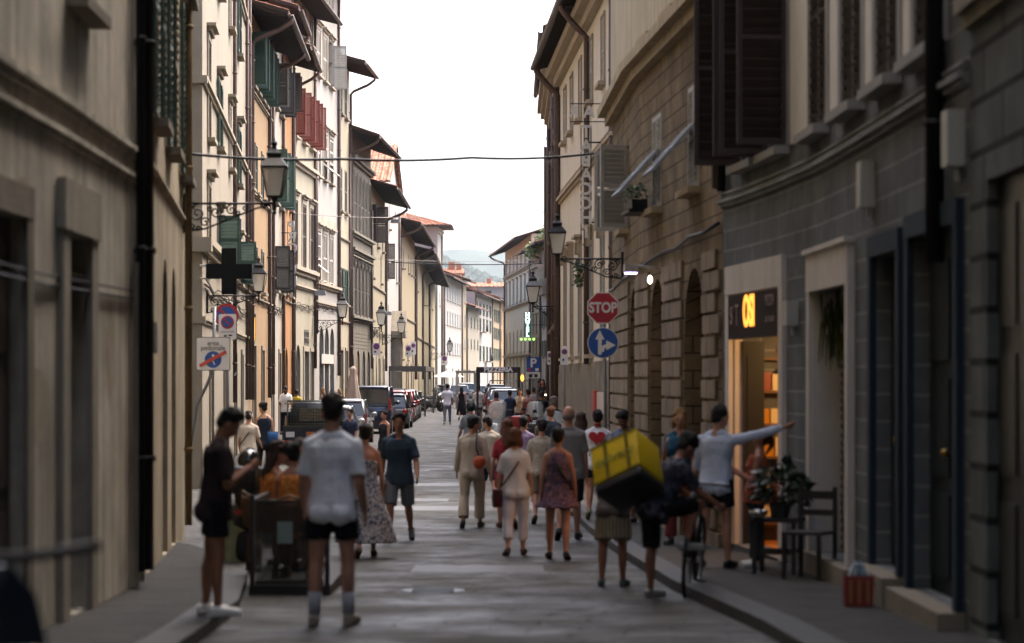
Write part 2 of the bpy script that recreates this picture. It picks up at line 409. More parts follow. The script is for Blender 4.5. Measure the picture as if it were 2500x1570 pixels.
        for a, c in zip(us, us[1:]):
            z = 0; m = (a+c)/2; run = None; cov = [o for o in ops if o[0]-1e-6 <= a and o[1]+1e-6 >= c]
            iv = sorted((o[2], o[3]) for o in cov); cur = s.zb
            for z0, z1 in iv+[(s.zt, s.zt)]:
                if z0 > cur+1e-5: wd([f.pt(a, cur), f.pt(c, cur), f.pt(c, z0), f.pt(a, z0)], [(a, cur), (c, cur), (c, z0), (a, z0)])
                cur = max(cur, z1)
        for u0, u1, z0, z1, ar in ops:
            mids = [u0]+[k for k in f.k if u0 < k < u1]+[u1]; r = (u1-u0)/2 if ar else 0
            P = f.pt
            for uu, fl in ((u0, 0), (u1, 1)):
                q = [P(uu, z0), P(uu, z0, -RV), P(uu, z1, -RV), P(uu, z1)]; uv = [(uu, z0), (uu+RV, z0), (uu+RV, z1), (uu, z1)]
                wd(q if fl == 0 else q[::-1], uv if fl == 0 else uv[::-1])
            for zz_, fl in ((z0, 0), (z1, 1)):
                q = [P(u0, zz_), P(u1, zz_), P(u1, zz_, -RV), P(u0, zz_, -RV)]; uv = [(u0, zz_), (u1, zz_), (u1, zz_+RV), (u0, zz_+RV)]
                wd(q if fl else q[::-1], uv if fl else uv[::-1])
            if ar:
                uc = (u0+u1)/2; N = 10; ra = ar if ar > 0.01 else 1
                hz = r*ra
                for sgn in (-1, 1):
                    for i in range(N):
                        a0, a1 = pi/2*i/N, pi/2*(i+1)/N
                        ua, ub = uc+sgn*r*cos(a0), uc+sgn*r*cos(a1); za, zb_ = z1-hz+hz*sin(a0)-.003, z1-hz+hz*sin(a1)-.003
                        q = [P(ua, za), P(ub, zb_), P(ub, z1), P(ua, z1)]; uv = [(ua, za), (ub, zb_), (ub, z1), (ua, z1)]
                        if sgn > 0: q = q[::-1]; uv = uv[::-1]
                        wd(q, uv)
                        q = [P(ua, za), P(ua, za, -RV+.04), P(ub, zb_, -RV+.04), P(ub, zb_)]; uv = [(ua, za), (ua, za+.2), (ub, zb_+.2), (ub, zb_)]
                        wd(q if sgn < 0 else q[::-1], uv)
        # sides, back, top
        for u, fl in ((0, 0), (L, 1)):
            q = [f.pt(u, s.zb, 0), f.pt(u, s.zb, -D), f.pt(u, s.zt, -D), f.pt(u, s.zt, 0)]; uv = [(0, s.zb), (D, s.zb), (D, s.zt), (0, s.zt)]
            wd(q[::-1] if fl == 0 else q, uv[::-1] if fl == 0 else uv)
        wd([f.pt(L, s.zb, -D), f.pt(0, s.zb, -D), f.pt(0, s.zt, -D), f.pt(L, s.zt, -D)], [(0, 0), (1, 0), (1, 1), (0, 1)])
        ks = f.k
        for a, c in zip(ks, ks[1:]): wd([f.pt(a, s.zt), f.pt(c, s.zt), f.pt(c, s.zt, -D), f.pt(a, s.zt, -D)], [(0, 0), (1, 0), (1, 1), (0, 1)])
        if extra: extra(b, wd)
        return b.build('wall', s.wm, s.root, off=s.o)
# ================================================================== ground, road, pavements
def paving():
    m = mat('stone_paving', '55534f', .5, spec=.35); n = m.node_tree; L = n.links.new; b = n.nodes['Principled BSDF']
    tc = n.nodes.new('ShaderNodeTexCoord'); mp = n.nodes.new('ShaderNodeMapping'); mp.inputs['Rotation'].default_value = (0, 0, R(8)); L(tc.outputs['Object'], mp.inputs[0])
    t = n.nodes.new('ShaderNodeTexNoise'); t.inputs['Scale'].default_value = .5; t.inputs['Detail'].default_value = 4; L(mp.outputs[0], t.inputs['Vector'])
    va = n.nodes.new('ShaderNodeVectorMath'); va.operation = 'MULTIPLY_ADD'; va.inputs[1].default_value = (.35, .35, 0); L(t.outputs['Color'], va.inputs[0]); L(mp.outputs[0], va.inputs[2])
    br = n.nodes.new('ShaderNodeTexBrick'); br.inputs['Scale'].default_value = 1; br.inputs['Brick Width'].default_value = .75; br.inputs['Row Height'].default_value = .42; br.inputs['Mortar Size'].default_value = .014; br.inputs['Mortar Smooth'].default_value = .6
    c = lin('34322e'); br.inputs['Color1'].default_value = [x*.8 for x in c[:3]]+[1]; br.inputs['Color2'].default_value = [x*1.2 for x in c[:3]]+[1]; br.inputs['Mortar'].default_value = lin('2c2b29')
    L(va.outputs[0], br.inputs['Vector'])
    t2 = n.nodes.new('ShaderNodeTexNoise'); t2.inputs['Scale'].default_value = .9; t2.inputs['Detail'].default_value = 8; t2.inputs['Roughness'].default_value = .7; L(tc.outputs['Object'], t2.inputs['Vector'])
    r = n.nodes.new('ShaderNodeMapRange'); r.inputs[1].default_value = .3; r.inputs[2].default_value = .7; r.inputs[3].default_value = .5; r.inputs[4].default_value = 1.35; L(t2.outputs['Fac'], r.inputs[0])
    mx = n.nodes.new('ShaderNodeVectorMath'); mx.operation = 'SCALE'; L(br.outputs['Color'], mx.inputs[0]); L(r.outputs[0], mx.inputs['Scale']); L(mx.outputs[0], b.inputs['Base Color'])
    r2 = n.nodes.new('ShaderNodeMapRange'); r2.inputs[1].default_value = .35; r2.inputs[2].default_value = .65; r2.inputs[3].default_value = .52; r2.inputs[4].default_value = .92; L(t2.outputs['Fac'], r2.inputs[0]); L(r2.outputs[0], b.inputs['Roughness'])
    t3 = n.nodes.new('ShaderNodeTexNoise'); t3.inputs['Scale'].default_value = 2.6; t3.inputs['Detail'].default_value = 7; L(va.outputs[0], t3.inputs['Vector'])
    inv = n.nodes.new('ShaderNodeMath'); inv.operation = 'MULTIPLY_ADD'; inv.inputs[1].default_value = -.7; L(br.outputs['Fac'], inv.inputs[0]); L(t3.outputs['Fac'], inv.inputs[2])
    bp = n.nodes.new('ShaderNodeBump'); bp.inputs['Strength'].default_value = .9; bp.inputs['Distance'].default_value = .06; L(inv.outputs[0], bp.inputs['Height']); L(bp.outputs[0], b.inputs['Normal'])
    return m
PAVE = paving()
ASPH = mat('pavement_asphalt', '363430', .85, spec=.25, bump=.6, bscale=25, var=.45, vscale=2.2)
KERB = mat('kerb_stone', '2b2b2a', .7, bump=.6, bscale=8, var=.35, vscale=2)
PALE = mat('pale_crossing_stone', '403d38', .55, bump=.5, bscale=5, var=.35, vscale=2.2)
YS = [-60, -30, 0, 10, 19, 24, 30, 36, 43, 50, 60, 70, 90, 110, 150, 200, 300, 420]
def strip(name, left, right, dz, m, ys=None, thick=0, rag=0):
    b = MB(); ys = ys or YS
    for a, c in zip(ys, ys[1:]):
        P = lambda x, y, z=0: (x, y, G(y)+dz+z)
        la, ra, lc, rc = left(a), right(a), left(c), right(c)
        b.quad(P(la, a), P(ra, a), P(rc, c), P(lc, c))
        if thick:
            b.quad(P(la, a, -thick), P(la, a), P(lc, c), P(lc, c, -thick)); b.quad(P(ra, a), P(ra, a, -thick), P(rc, c, -thick), P(rc, c))
    if thick:
        for y, fl in ((ys[0], 0), (ys[-1], 1)):
            q = [(left(y), y, G(y)+dz-thick), (right(y), y, G(y)+dz-thick), (right(y), y, G(y)+dz), (left(y), y, G(y)+dz)]; b.quad(*q)
    return tag(b.build(name, m), kind='structure')
def pl(pts):
    def f(y):
        if y <= pts[0][0]: return pts[0][1]
        for (a, x), (c, z) in zip(pts, pts[1:]):
            if y <= c: return x+(z-x)*(y-a)/(c-a)
        return pts[-1][1]
    return f
g = MB()
for a, c in zip(YS[:-1]+[420, 900], YS[1:]+[900, 6000]):
    g.quad((-3000, a, G(a)-.03), (3000, a, G(a)-.03), (3000, c, G(c)-.03), (-3000, c, G(c)-.03))
tag(g.build('ground', mat('ground_earth', '403d38', .9, var=.2, vscale=.05)), kind='structure')
strip('road', lambda y: -14, lambda y: 10, 0, PAVE)
kl = [(-60, -2.1), (17, -2.24), (20.3, -2.3), (24.2, -2.65), (28, -3.1), (30.5, -3.8), (31.9, -4.9)]
kr = [(-60, 2.2), (12, 2.1), (18.2, 1.88), (23.2, 1.53), (33.5, 1.2), (39.2, 1.05), (42.2, 1.25), (43.6, 1.75)]
LW = [(-60, -3.2), (20.4, -3.38), (22.3, -3.46), (33.6, -4.55)]; RW = [(-60, 3.3), (17, 3.22), (19.4, 3.19), (24.5, 3.15), (28.5, 2.71), (29.45, 2.57), (37.75, 1.99), (44.6, 1.85)]
yl = [-60, -30, 0, 10, 17, 19, 20.3, 22, 24.2, 26, 28, 29.5, 30.5, 31.2, 31.9]
yr = [-60, -30, 0, 10, 12, 18.2, 19, 23.2, 28.5, 30, 33.5, 36, 39.2, 42.2, 43.6]
kw = .28
strip('pavement', lambda y: pl(LW)(y)-.3, lambda y: pl(kl)(y)-kw, .1, ASPH, yl, .2)
strip('kerb', lambda y: pl(kl)(y)-kw, pl(kl), .104, KERB, yl, .25)
strip('pavement', lambda y: pl(kr)(y)+kw, lambda y: pl(RW)(y)+.3, .1, ASPH, yr, .2)
strip('kerb', pl(kr), lambda y: pl(kr)(y)+kw, .104, KERB, yr, .25)
W2 = [(50, -6.41), (74.8, -8.15), (97, -8.86), (104.6, -8.56), (113, -8.14), (128.7, -7.51), (187, -7.51), (258, -8.22), (266, -7.57), (292, -6.13), (310, -5.1)]
R2w = [(51.5, 2.2), (71.4, 1.41), (87.5, 1.41), (88, 1.6), (202, 3.1)]
y2 = [50.3, 60, 70, 74.8, 90, 97, 104.6, 113, 128.7, 150, 187, 220, 258]
strip('pavement', lambda y: pl(W2)(y)-.3, lambda y: pl(W2)(y)+1.15, .1, ASPH, y2, .2)
strip('kerb', lambda y: pl(W2)(y)+1.15, lambda y: pl(W2)(y)+1.3, .104, KERB, y2, .25)
y3 = [52, 60, 71.4, 87.5, 110, 150, 202]
strip('pavement', lambda y: pl(R2w)(y)-.75, lambda y: pl(R2w)(y)+.3, .1, ASPH, y3, .2)
strip('kerb', lambda y: pl(R2w)(y)-.88, lambda y: pl(R2w)(y)-.75, .104, KERB, y3, .25)
# worn pale stone courses crossing the road, and patches
def patch(y0, y1, x0, x1, m=PALE, dz=.004):
    b = MB(); n = 14; rnd = random.Random(int(y0*10)); 
    e0 = [(x0+(x1-x0)*i/n, y0+rnd.uniform(-1, 1)*min(.08, (y1-y0)*.5)) for i in range(n+1)]; e1 = [(x0+(x1-x0)*i/n, y1+rnd.uniform(-1, 1)*min(.08, (y1-y0)*.5)) for i in range(n+1)]
    for i in range(n): b.quad(*[(x, y, G(y)+dz) for x, y in (e0[i], e0[i+1], e1[i+1], e1[i])])
    return tag(b.build('paving_band', m), kind='structure')
patch(42.2, 43.6, -3.3, 1.0); patch(45.2, 46.1, -4.2, -1.2); patch(51, 52.3, -2.2, -1.05); patch(58.5, 59.0, -3.2, -2.0)
CRK = mat('dark_joint', '1d1b19', .9)
for y_, x0_, x1_, w_ in ((40.2, -2.6, -.9, .07), (36.5, -.3, 1.1, .06), (33.0, -3.0, -1.5, .06), (30.2, .0, 1.25, .05), (28.3, -1.9, -.7, .05), (25.0, -.9, .5, .05), (47.6, -3.5, -1.4, .08), (54.5, -2.4, -.2, .08), (21.8, -1.0, .2, .04)): patch(y_, y_+w_, x0_, x1_, CRK, .003)
patch(26.2, 27.6, -1.1, .35, mat('road_repair', '302e2b', .6, bump=.3, bscale=20, var=.25), .0022)
# manhole lid
mh = thing('manhole_cover', 'round dark iron manhole cover set flat in the road between the walkers', 'manhole cover', (-.75, 23.0, G(23)+.004))
b = MB(); b.lathe([(.3, 0), (.3, .006)], n=28); b.build('lid', IRON, mh); b = MB()
for i in range(-3, 4): b.box(-.2, .2, i*.07-.012, i*.07+.012, .006, .011)
b.build('ribs', IRON, mh)
# far hills
def hill(name, y0, y1, prof, m, amp, seed):
    b = MB(); nx, ny = 90, 26; x0, x1 = -900, 900
    vs = []
    for j in range(ny+1):
        y = y0+(y1-y0)*j/ny
        for i in range(nx+1):
            x = x0+(x1-x0)*i/nx; t = min(1, j/(ny*.75)); s_ = sin(t*pi/2)
            h = prof(x)*s_+noise.noise(Vector((x*.02, y*.02, seed)))*amp*t+noise.noise(Vector((x*.08, y*.06, seed)))*amp*.35*t
            vs.append((x, y, max(-1, h)))
    fs = [(j*(nx+1)+i, j*(nx+1)+i+1, (j+1)*(nx+1)+i+1, (j+1)*(nx+1)+i) for j in range(ny) for i in range(nx)]
    b.smooth = True; b.add(vs, fs); return tag(b.build(name, m), kind='structure')
HILLM = mat('wooded_hillside', '2f3b24', .95, spec=.1, var=.5, vscale=.02, bump=1, bscale=.2)
hill('hill', 2300, 2900, lambda x: 92+46*math.exp(-((x+140)/120)**2)-.10*x, HILLM, 9, 1)
hill('far_hill', 3600, 4600, lambda x: 232-.045*(x+100), HILLM, 14, 5)
# woods on the nearer hill: one mass of crowns
b = MB(); rw = random.Random(3)
for i in range(2600):
    x = rw.uniform(-330, 140); t = rw.uniform(.1, 1); y = 2300+t*600*.78; s_ = sin(min(1, t*.78/.75)*pi/2)
    h = (92+46*math.exp(-((x+140)/120)**2)-.10*x)*s_; r = rw.uniform(4, 8.5)
    c = Vector((x, y, h+rw.uniform(-1, 3))); k = 5
    vs = [c+Vector((0, 0, r*.9))]+[c+Vector((cos(2*pi*j/k+i)*r*rw.uniform(.7, 1.1), sin(2*pi*j/k+i)*r, rw.uniform(-1, 2))) for j in range(k)]
    b.add(vs, [(0, 1+j, 1+(j+1) % k) for j in range(k)])
tag(b.build('hill_woods', mat('far_tree_crowns', '2b3820', .95, spec=.1, var=.5, vscale=.03)), 'dark green woods covering the far hillside', 'trees', kind='stuff')
# ================================================================== buildings, left side
GREEN = mat('green_shutter', '28463a', .6, var=.2); BROWN = mat('brown_shutter', '3d322d', .65, var=.2); RED = mat('red_shutter', '7a3b30', .65, var=.2)
GREY = mat('grey_shutter', 'a3a19a', .65, var=.15); BLACK = mat('black_shutter', '23211f', .6); DGREY = mat('dark_grey_shutter', '5a564e', .65, var=.15); BLUEG = mat('blue_grey_shutter', '868d93', .65)
ROLL = mat('roller_shutter', '45443f', .5, .3, bump=.2, var=.2)
def cable(name, label, pts, r, m=None, cat='cable', group=None):
    P = [Vector(p) for p in pts]; out = []
    for a, c in zip(P, P[1:]):
        for i in range(13): t = i/12; out.append(a.lerp(c, t)-Vector((0, 0, (c-a).length*.012*4*t*(1-t))))
    q = P[0].copy(); b = MB(); b.tube([o-q for o in out], r, 6); return tag(b.build(name, m or IRON, None, q), label, cat, group)
def roller(bl, u, z1, w, z0=None, d=.22):
    z0 = G(bl.f.frame(u)[0].y)+.1 if z0 is None else z0; h = z1-z0
    def fn(b):
        n = int(h/.09)
        for i in range(n): 
            z = h*i/n; b.loft([[(x, 0, z), (x, .022, z+h/n*.5), (x, 0, z+h/n*.98), (x, -.01, z+h/n*.5)][::-1] for x in (-w/2, w/2)])
    bl.op(u-w/2, u+w/2, z0, z1)
    return bl.put(simple('roller_shutter', (round(w, 2), round(h, 2)), fn, ROLL), 'roller_shutter', u, z0, -d)
def wires(bl, z):
    bb = MB(); f_ = bl.f; n = 14
    for q, (dz, r_) in enumerate(((0, .022), (.09, .014), (-.12, .012))): bb.tube([f_.pt(f_.L*k/n, z+dz+.05*sin(k*1.7+q)-.05*(k % 3), .06) for k in range(n+1)], r_, 5)
    bb.build('wall_cables', mat('dusty_cable', '37322d', .9, spec=.1), bl.root, off=bl.o)
# --- near left, pale plaster
A = Bld('dull beige plaster building with moulded string course nearest on the left', 1, [(-3.1, -55), (-3.2, -14), (-3.36, 18), (-3.46, 22.3)], 21, plaster('plaster_beige', 'bdb6a6', .35, .5), name='apartment_building')
f = A.f; A.pitch = .1
for ref, (yt, yb) in ((145, (165+70, 205+70)),): pass
A.ledge(4.05, .1, .07, m=A.wm); A.ledge(3.82, .09, .05, m=A.wm)
for px in (-800, 190): A.win(f.upx(px) if px > -100 else 20, 4.95, 7.2, 1.05, 'closed', GREEN)
A.win(f.L-7.6, 4.95, 7.2, 1.05, 'closed', GREEN); A.win(13, 4.95, 7.2, 1.05, 'closed', GREEN)
for u in (12, 20, 26.5, f.upx(190)): A.win(u, 8.6, 10.8, 1.05, 'closed', GREEN)
u = f.upx(20); A.door(u-.15, 3.15, 1.25, surr=.22)
u = f.upx(184); zt = A.zz(u, 575); zp = A.zz(u, 668)
roller(A, u, zp, 1.12, d=.16); A.op(u-.56, u+.56, zp+.002, zt)
A.put(simple('shop_fascia', (1,), lambda b: b.box(-.56, .56, -.03, 0, 0, zt-zp-.004), mat('shop_panel_cream', 'a89c80', .5, var=.2)), 'shop_fascia', u, zp+.004, -.12)
A.put(simple('surround', ('A',), lambda b: (b.box(-.86, -.56, 0, .05, 0, zt+1), b.box(.56, .86, 0, .05, 0, zt+1), b.box(-.9, .9, 0, .07, zt+1.001, zt+1.38)), PSTONE), 'surround', u, -1, .002)
A.pipe(f.L-.15, 20, r=.085, m=IRON); A.pipe(f.L-.42, 20, r=.04, m=IRON)
for i, (pu, z_, w_, h_) in enumerate(((f.upx(90), 1.9, .9, .6), (f.upx(270), 2.3, .5, .9), (f.upx(60), 3.3, .7, .35), (f.L-8, 1.5, 1.4, .8))):
    rp_ = random.Random(i); ws_ = [(cos(2*pi*k/11)*w_/2*rp_.uniform(.7, 1.1), sin(2*pi*k/11)*h_/2*rp_.uniform(.6, 1.1)) for k in range(11)]
    bb = MB(); bb.add([f.pt(pu+a_, z_+c_, .004) for a_, c_ in ws_], [tuple(range(11))]); bb.build('repair_patch', mat('repair_plaster', 'a79c8a' if i % 2 else 'a79c8a', .95, spec=.1, var=.2), A.root, off=A.o)
for z_, r_ in ((2.75, .012), (2.82, .009)): bb = MB(); bb.tube([f.pt(f.L*k/30, z_+.03*sin(k*1.3), .03) for k in range(15, 31)], r_, 5); bb.build('wall_cable', IRON, A.root, off=A.o)
A.roof(1.1); A.finish()
# --- near left 2
B = Bld('brownish plaster building with green shutters and arched shopfronts ending at the side street', 1, [(-3.46, 22.3), (-4.55, 33.6)], 20, plaster('plaster_tan', 'b5a88e', .25, .4), name='apartment_building')
f = B.f; B.pitch = .1
for u, st in ((f.upx(378), 'open'), (f.upx(411), 'open'), (f.L-1.0, 'near_open')):
    B.win(u, 4.75, 7.0, 1.0, 'open', GREEN, hood='flat'); B.win(u, 8.4, 10.6, 1.0, 'closed', GREEN)
B.ledge(4.15, .07, .06, m=B.wm)
for px, py, w in ((364, 600, 1.3), (403, 632, 1.25), (424, 655, 1.2)):
    u = f.upx(px); zt = B.zz(u, py); z0 = G(f.frame(u)[0].y)+.15
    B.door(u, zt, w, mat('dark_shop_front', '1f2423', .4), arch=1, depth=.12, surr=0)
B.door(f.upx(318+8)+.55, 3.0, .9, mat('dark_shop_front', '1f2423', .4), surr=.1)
u = f.upx(440); B.pipe(u+.5, 14.2, r=.05, m=mat('yellow_drainpipe', '7c6640', .6, var=.3))
B.put(simple('meter_box', (1,), lambda b: b.box(-.16, .16, 0, .12, 0, .3), mat('white_plastic_box', 'a8a69c', .5)), 'meter_box', f.upx(355), 2.3, .002)
B.roof(1.0); B.finish()
# --- left 3: cream corner building beyond the side street
Cb = Bld('cream corner building with dark downpipes beyond the left side street', 1, [(-6.41, 50), (-8.15, 74.8)], 17.5, plaster('plaster_cream', '8a8376', .08, .14), depth=9, name='apartment_building')
f = Cb.f; Cb.frm = mat('cream_trim', '8a816f', .9, var=.1, streak=.15)
def zr(bl, ref, yt, yb): u = bl.f.upx(ref); return bl.zz(u, yb), bl.zz(u, yt)
rows = [(zr(Cb, 533, 200, 363), 'open', GREEN), (zr(Cb, 533, 528, 650), 'ajar', GREEN), ((zr(Cb, 533, 200, 363)[0]+3.6, zr(Cb, 533, 200, 363)[1]+3.7), 'open', GREEN)]
for (z0, z1), st, sh in rows:
    Cb.win(f.upx(509), z0-.2, z1+.35, 1.0, 'closed', BROWN, hood='flat', surr=.14)
    for px in (533, 560, 581): Cb.win(f.upx(px), z0, z1, 1.0, st if px != 560 else 'closed', sh if px != 560 else GREY, hood='flat', surr=.1)
for z, h, d in ((zr(Cb, 495, 190, 185)[1]-.15, .16, .12), (zr(Cb, 495, 620, 605)[0]-.1, .3, .22), (3.2, .14, .08), (Zp(210, 50)+4.5, .2, .12)):
    Cb.ledge(z, h, d, u0=-.0); b = MB(); b.box(-14, -6.41+d, 50-d, 50-.002, z, z+h); b.build('cornice', Cb.frm, Cb.root, off=Cb.o)
b = MB(); b.box(-6.62, -6.40, 49.965, 49.998, -.3, 17.4); b.build('quoin', Cb.frm, Cb.root, off=Cb.o)
for px, w in ((548, .9), (574, 1.0), (590, .9)): Cb.door(f.upx(px), 2.75, w, mat('shop_door_grey', '4b4843', .5), surr=.14, sm=STONE)
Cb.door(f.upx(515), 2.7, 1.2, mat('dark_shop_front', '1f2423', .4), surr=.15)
for px, r in ((565, .055), (596, .055), (603.5, .045)): Cb.pipe(f.upx(px), 17.3, zb=G(60)+1.6, r=r, m=PIPE)
def side(b, wd): pass
wires(Cb, 4.0); Cb.roof(1.2); Cb.finish()
# side street rear wall on the left
S1 = Bld('pale house closing the left side street behind the corner', 1, [(-14, 33.6), (-14, 50)], 13, plaster('plaster_cream', '8a8376'), depth=6)
for u in (3, 7, 11): 
    for z in (3.4, 7.2): S1.win(u, z, z+1.7, 1, 'closed', GREEN)
S1.roof(.8); S1.finish()
# --- left 4: orange + white strip + ochre strip
D1 = Bld('light orange plaster house with green shutters and a deep tiled eave', 1, [(-8.15, 74.8), (-8.47, 84.8)], 13.0, plaster('plaster_orange', '8f775a', .1, .15), depth=9)
f = D1.f; D1.zt = Zp(118, 82)
z0, z1 = zr(D1, 630, 110, 235)
for px in (615, 625, 636, 644): D1.win(f.upx(px), z0, z1, .95, 'ajar', GREEN, hood=None)
D1.ledge(z0-.25, .1, .1)
z0, z1 = zr(D1, 618, 350, 467)
for px in (611, 624, 640): D1.win(f.upx(px), z0, z1, .95, 'closed', GREEN, surr=.08)
z0, z1 = zr(D1, 618, 600, 705)
for px in (611, 624, 640): D1.win(f.upx(px), z0, z1, .95, 'closed', GREEN, surr=.08)
D1.ledge(z0-.35, .1, .1); D1.ledge(zr(D1, 618, 500, 480)[0], .1, .1)
D1.door(f.upx(620), 3.1, 1.1, mat('dark_shop_front', '1f2423', .4), surr=.18); D1.door(f.upx(641), 3.0, 1.0, mat('shop_door_grey', '4b4843', .5), surr=.15)
lit = D1.put(simple('lit_window', (1,), lambda b: b.box(-.42, .42, 0, .02, 0, .75), mat('lit_shop_window', 'e0a84a', .4, emit=.25)), 'shop_window', f.upx(618), 3.25, .01)
D1.put(simple('surround', ('lit',), lambda b: (b.box(-.5, -.42, 0, .05, 0, .9), b.box(.42, .5, 0, .05, 0, .9), b.box(-.52, .52, 0, .07, .9, 1.0)), STONE), 'surround', f.upx(618), 3.2, .003)
D1.pipe(f.upx(652), D1.zt, ov=1.25, r=.07, zb=1.4); D1.pipe(.25, D1.zt, ov=1.3, r=.08, zb=1.4); wires(D1, 4.7); D1.roof(1.25); D1.finish()
D2 = Bld('narrow whitish plaster house with black shutters left of the ochre one', 1, [(-8.47, 84.8), (-8.66, 90.8)], Zp(60, 88), plaster('plaster_white', '98938a', .1, .2), depth=9)
f = D2.f
for (yt, yb), st, sh in (((165, 268), 'ajar', BLACK), ((372, 500), 'ajar', GREEN), ((604, 711), 'ajar', BLACK)):
    z0, z1 = zr(D2, 675, yt, yb); D2.win(f.upx(672), z0, z1, 1.1, st, sh); D2.win(f.upx(684), z0, z1, 1.1, st, sh)
D2.door(f.upx(665), 3.0, 1.0, mat('shop_door_grey', '4b4843', .5), surr=.15); D2.door(f.upx(682), 3.0, 1.0, surr=.15)
D2.pipe(.2, 14, r=.06, zb=1.5); D2.pipe(f.L-.2, D2.zt, ov=1.0, r=.06); D2.ledge(5.6, .08, .08); wires(D2, 4.6); D2.roof(1.0); D2.finish()
D3 = Bld('narrow ochre orange house beside the projecting vertical letters', 1, [(-8.66, 90.8), (-8.86, 97)], Zp(150, 94), plaster('plaster_ochre', '956b44', .1, .15), depth=9)
f = D3.f
for yt, yb in ((370, 505), (600, 720)):
    z0, z1 = zr(D3, 700, yt, yb); D3.win(f.upx(700), z0, z1, 1.1, 'closed', GREEN); D3.win(f.upx(708), z0, z1, .9, 'closed', GREEN)
D3.win(f.upx(700), Zp(270, 94), Zp(180, 94), 1.1, 'ajar', BROWN)
D3.door(f.upx(700), Zp(850, 94), 1.5, arch=1, surr=0); D3.pipe(f.L-.25, D3.zt, ov=1.1, r=.06); D3.pipe(.2, 12, r=.05); D3.ledge(5.0, .08, .08)
D3.roof(1.1); D3.finish()
# --- left 5: cream with red shutters
E = Bld('tall cream house with brick red shutters and a moulded cornice', 1, [(-8.86, 97), (-8.56, 104.6)], Zp(20, 100), plaster('plaster_ivory', '918b7b', .08, .15), depth=10)
f = E.f; cols = (721, 742, 760); E.frm = PSTONE
z0, z1 = zr(E, 742, 240, 350)
for p in cols: E.win(f.upx(p), z0, z1, 1.15, 'ajar', RED)
z0, z1 = zr(E, 742, 500, 655)
for p in cols: E.win(f.upx(p), z0, z1, 1.2, 'closed', BROWN, hood='flat', surr=.18)
E.ledge(z0-.35, .3, .25, m=PSTONE); z = Zp(415, 100); E.ledge(z, .28, .25); E.ledge(Zp(706, 100), .14, .15)
z0, z1 = Zp(85, 100), Zp(-50, 100)
for p in cols: E.win(f.upx(p), z0, z1, 1.15, 'closed', BROWN)
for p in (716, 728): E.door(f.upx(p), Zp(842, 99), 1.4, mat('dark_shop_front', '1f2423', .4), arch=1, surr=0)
E.door(f.upx(747), Zp(858, 102), 1.6, ROLL, surr=.2, sm=PSTONE, panels=False); E.door(f.upx(761), Zp(858, 103), 1.1, surr=.15, sm=PSTONE)
E.win(f.upx(748), Zp(858, 102)+.25, Zp(820, 102)+.25, 1.6, 'closed', DGREY, sill=False)
E.pipe(f.L-.3, 17.6, r=.07, zb=2.5); E.pipe(.3, 17, r=.06); wires(E, 5.1); E.roof(1.1); E.finish()
# --- left 6: white with pediments
W = Bld('tall white house with pale grey shutters and pointed window pediments', 1, [(-8.56, 104.6), (-8.14, 113)], Zp(-60, 109), plaster('plaster_bright_white', '95928d', .06, .1), depth=10)
f = W.f; cols = (777, 793, 808); W.frm = PSTONE
for (yt, yb), h in (((90, 200), 'flat'), ((328, 440), 'flat'), ((572, 690), 'pediment'), ((-80, 12), 'flat')):
    z0, z1 = zr(W, 793, yt, yb)
    for p in cols: W.win(f.upx(p), z0, z1, 1.25, 'tilt' if (p, yt) in ((777, 572), (793, 328), (808, 328)) else ('near_open' if (p, yt) == (808, 90) else 'closed'), GREY, hood=h, surr=.14)
    if yt == 572: W.ledge(z0-.3, .22, .22)
W.ledge(Zp(772, 109)+.4, .18, .15)
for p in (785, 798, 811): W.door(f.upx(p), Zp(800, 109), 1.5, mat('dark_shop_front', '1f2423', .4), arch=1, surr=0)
W.band(f.upx(783), f.upx(812), Zp(888, 109), Zp(865, 109), .06, mat('shop_panel_white', 'b7b3ac', .5), name='shop_fascia')
W.pipe(f.L-.2, 20, r=.08, zb=2.2); W.pipe(.2, 12, r=.07, zb=4); wires(W, 5.3); W.roof(1.0); W.finish()
# --- left 7: narrow pale
N = Bld('narrow pale yellow house with slim dark green shutters under a short eave', 1, [(-8.14, 113), (-7.94, 118)], Zp(185, 117), plaster('plaster_pale_yellow', '99917e', .08, .15), depth=9)
f = N.f
for yt, yb in ((200, 283), (411, 518), (655, 742)):
    z0, z1 = zr(N, 837, yt, yb)
    for u in (1.3, 3.4): N.win(u, z0, z1, 1.0, 'closed' if yt < 600 else 'open', GREEN if yt != 411 else DGREY)
N.ledge(Zp(590, 116), .1, .1); N.ledge(Zp(790, 116), .1, .1); N.door(1.5, 3.4, 1.1, GREEN, surr=.15); N.door(3.7, 3.4, 1.0, surr=.15)
N.pipe(f.L-.15, N.zt, ov=1.25, r=.07, zb=2.6); N.pipe(f.L-.5, 13, r=.05, zb=2.6); N.roof(1.3); N.finish()
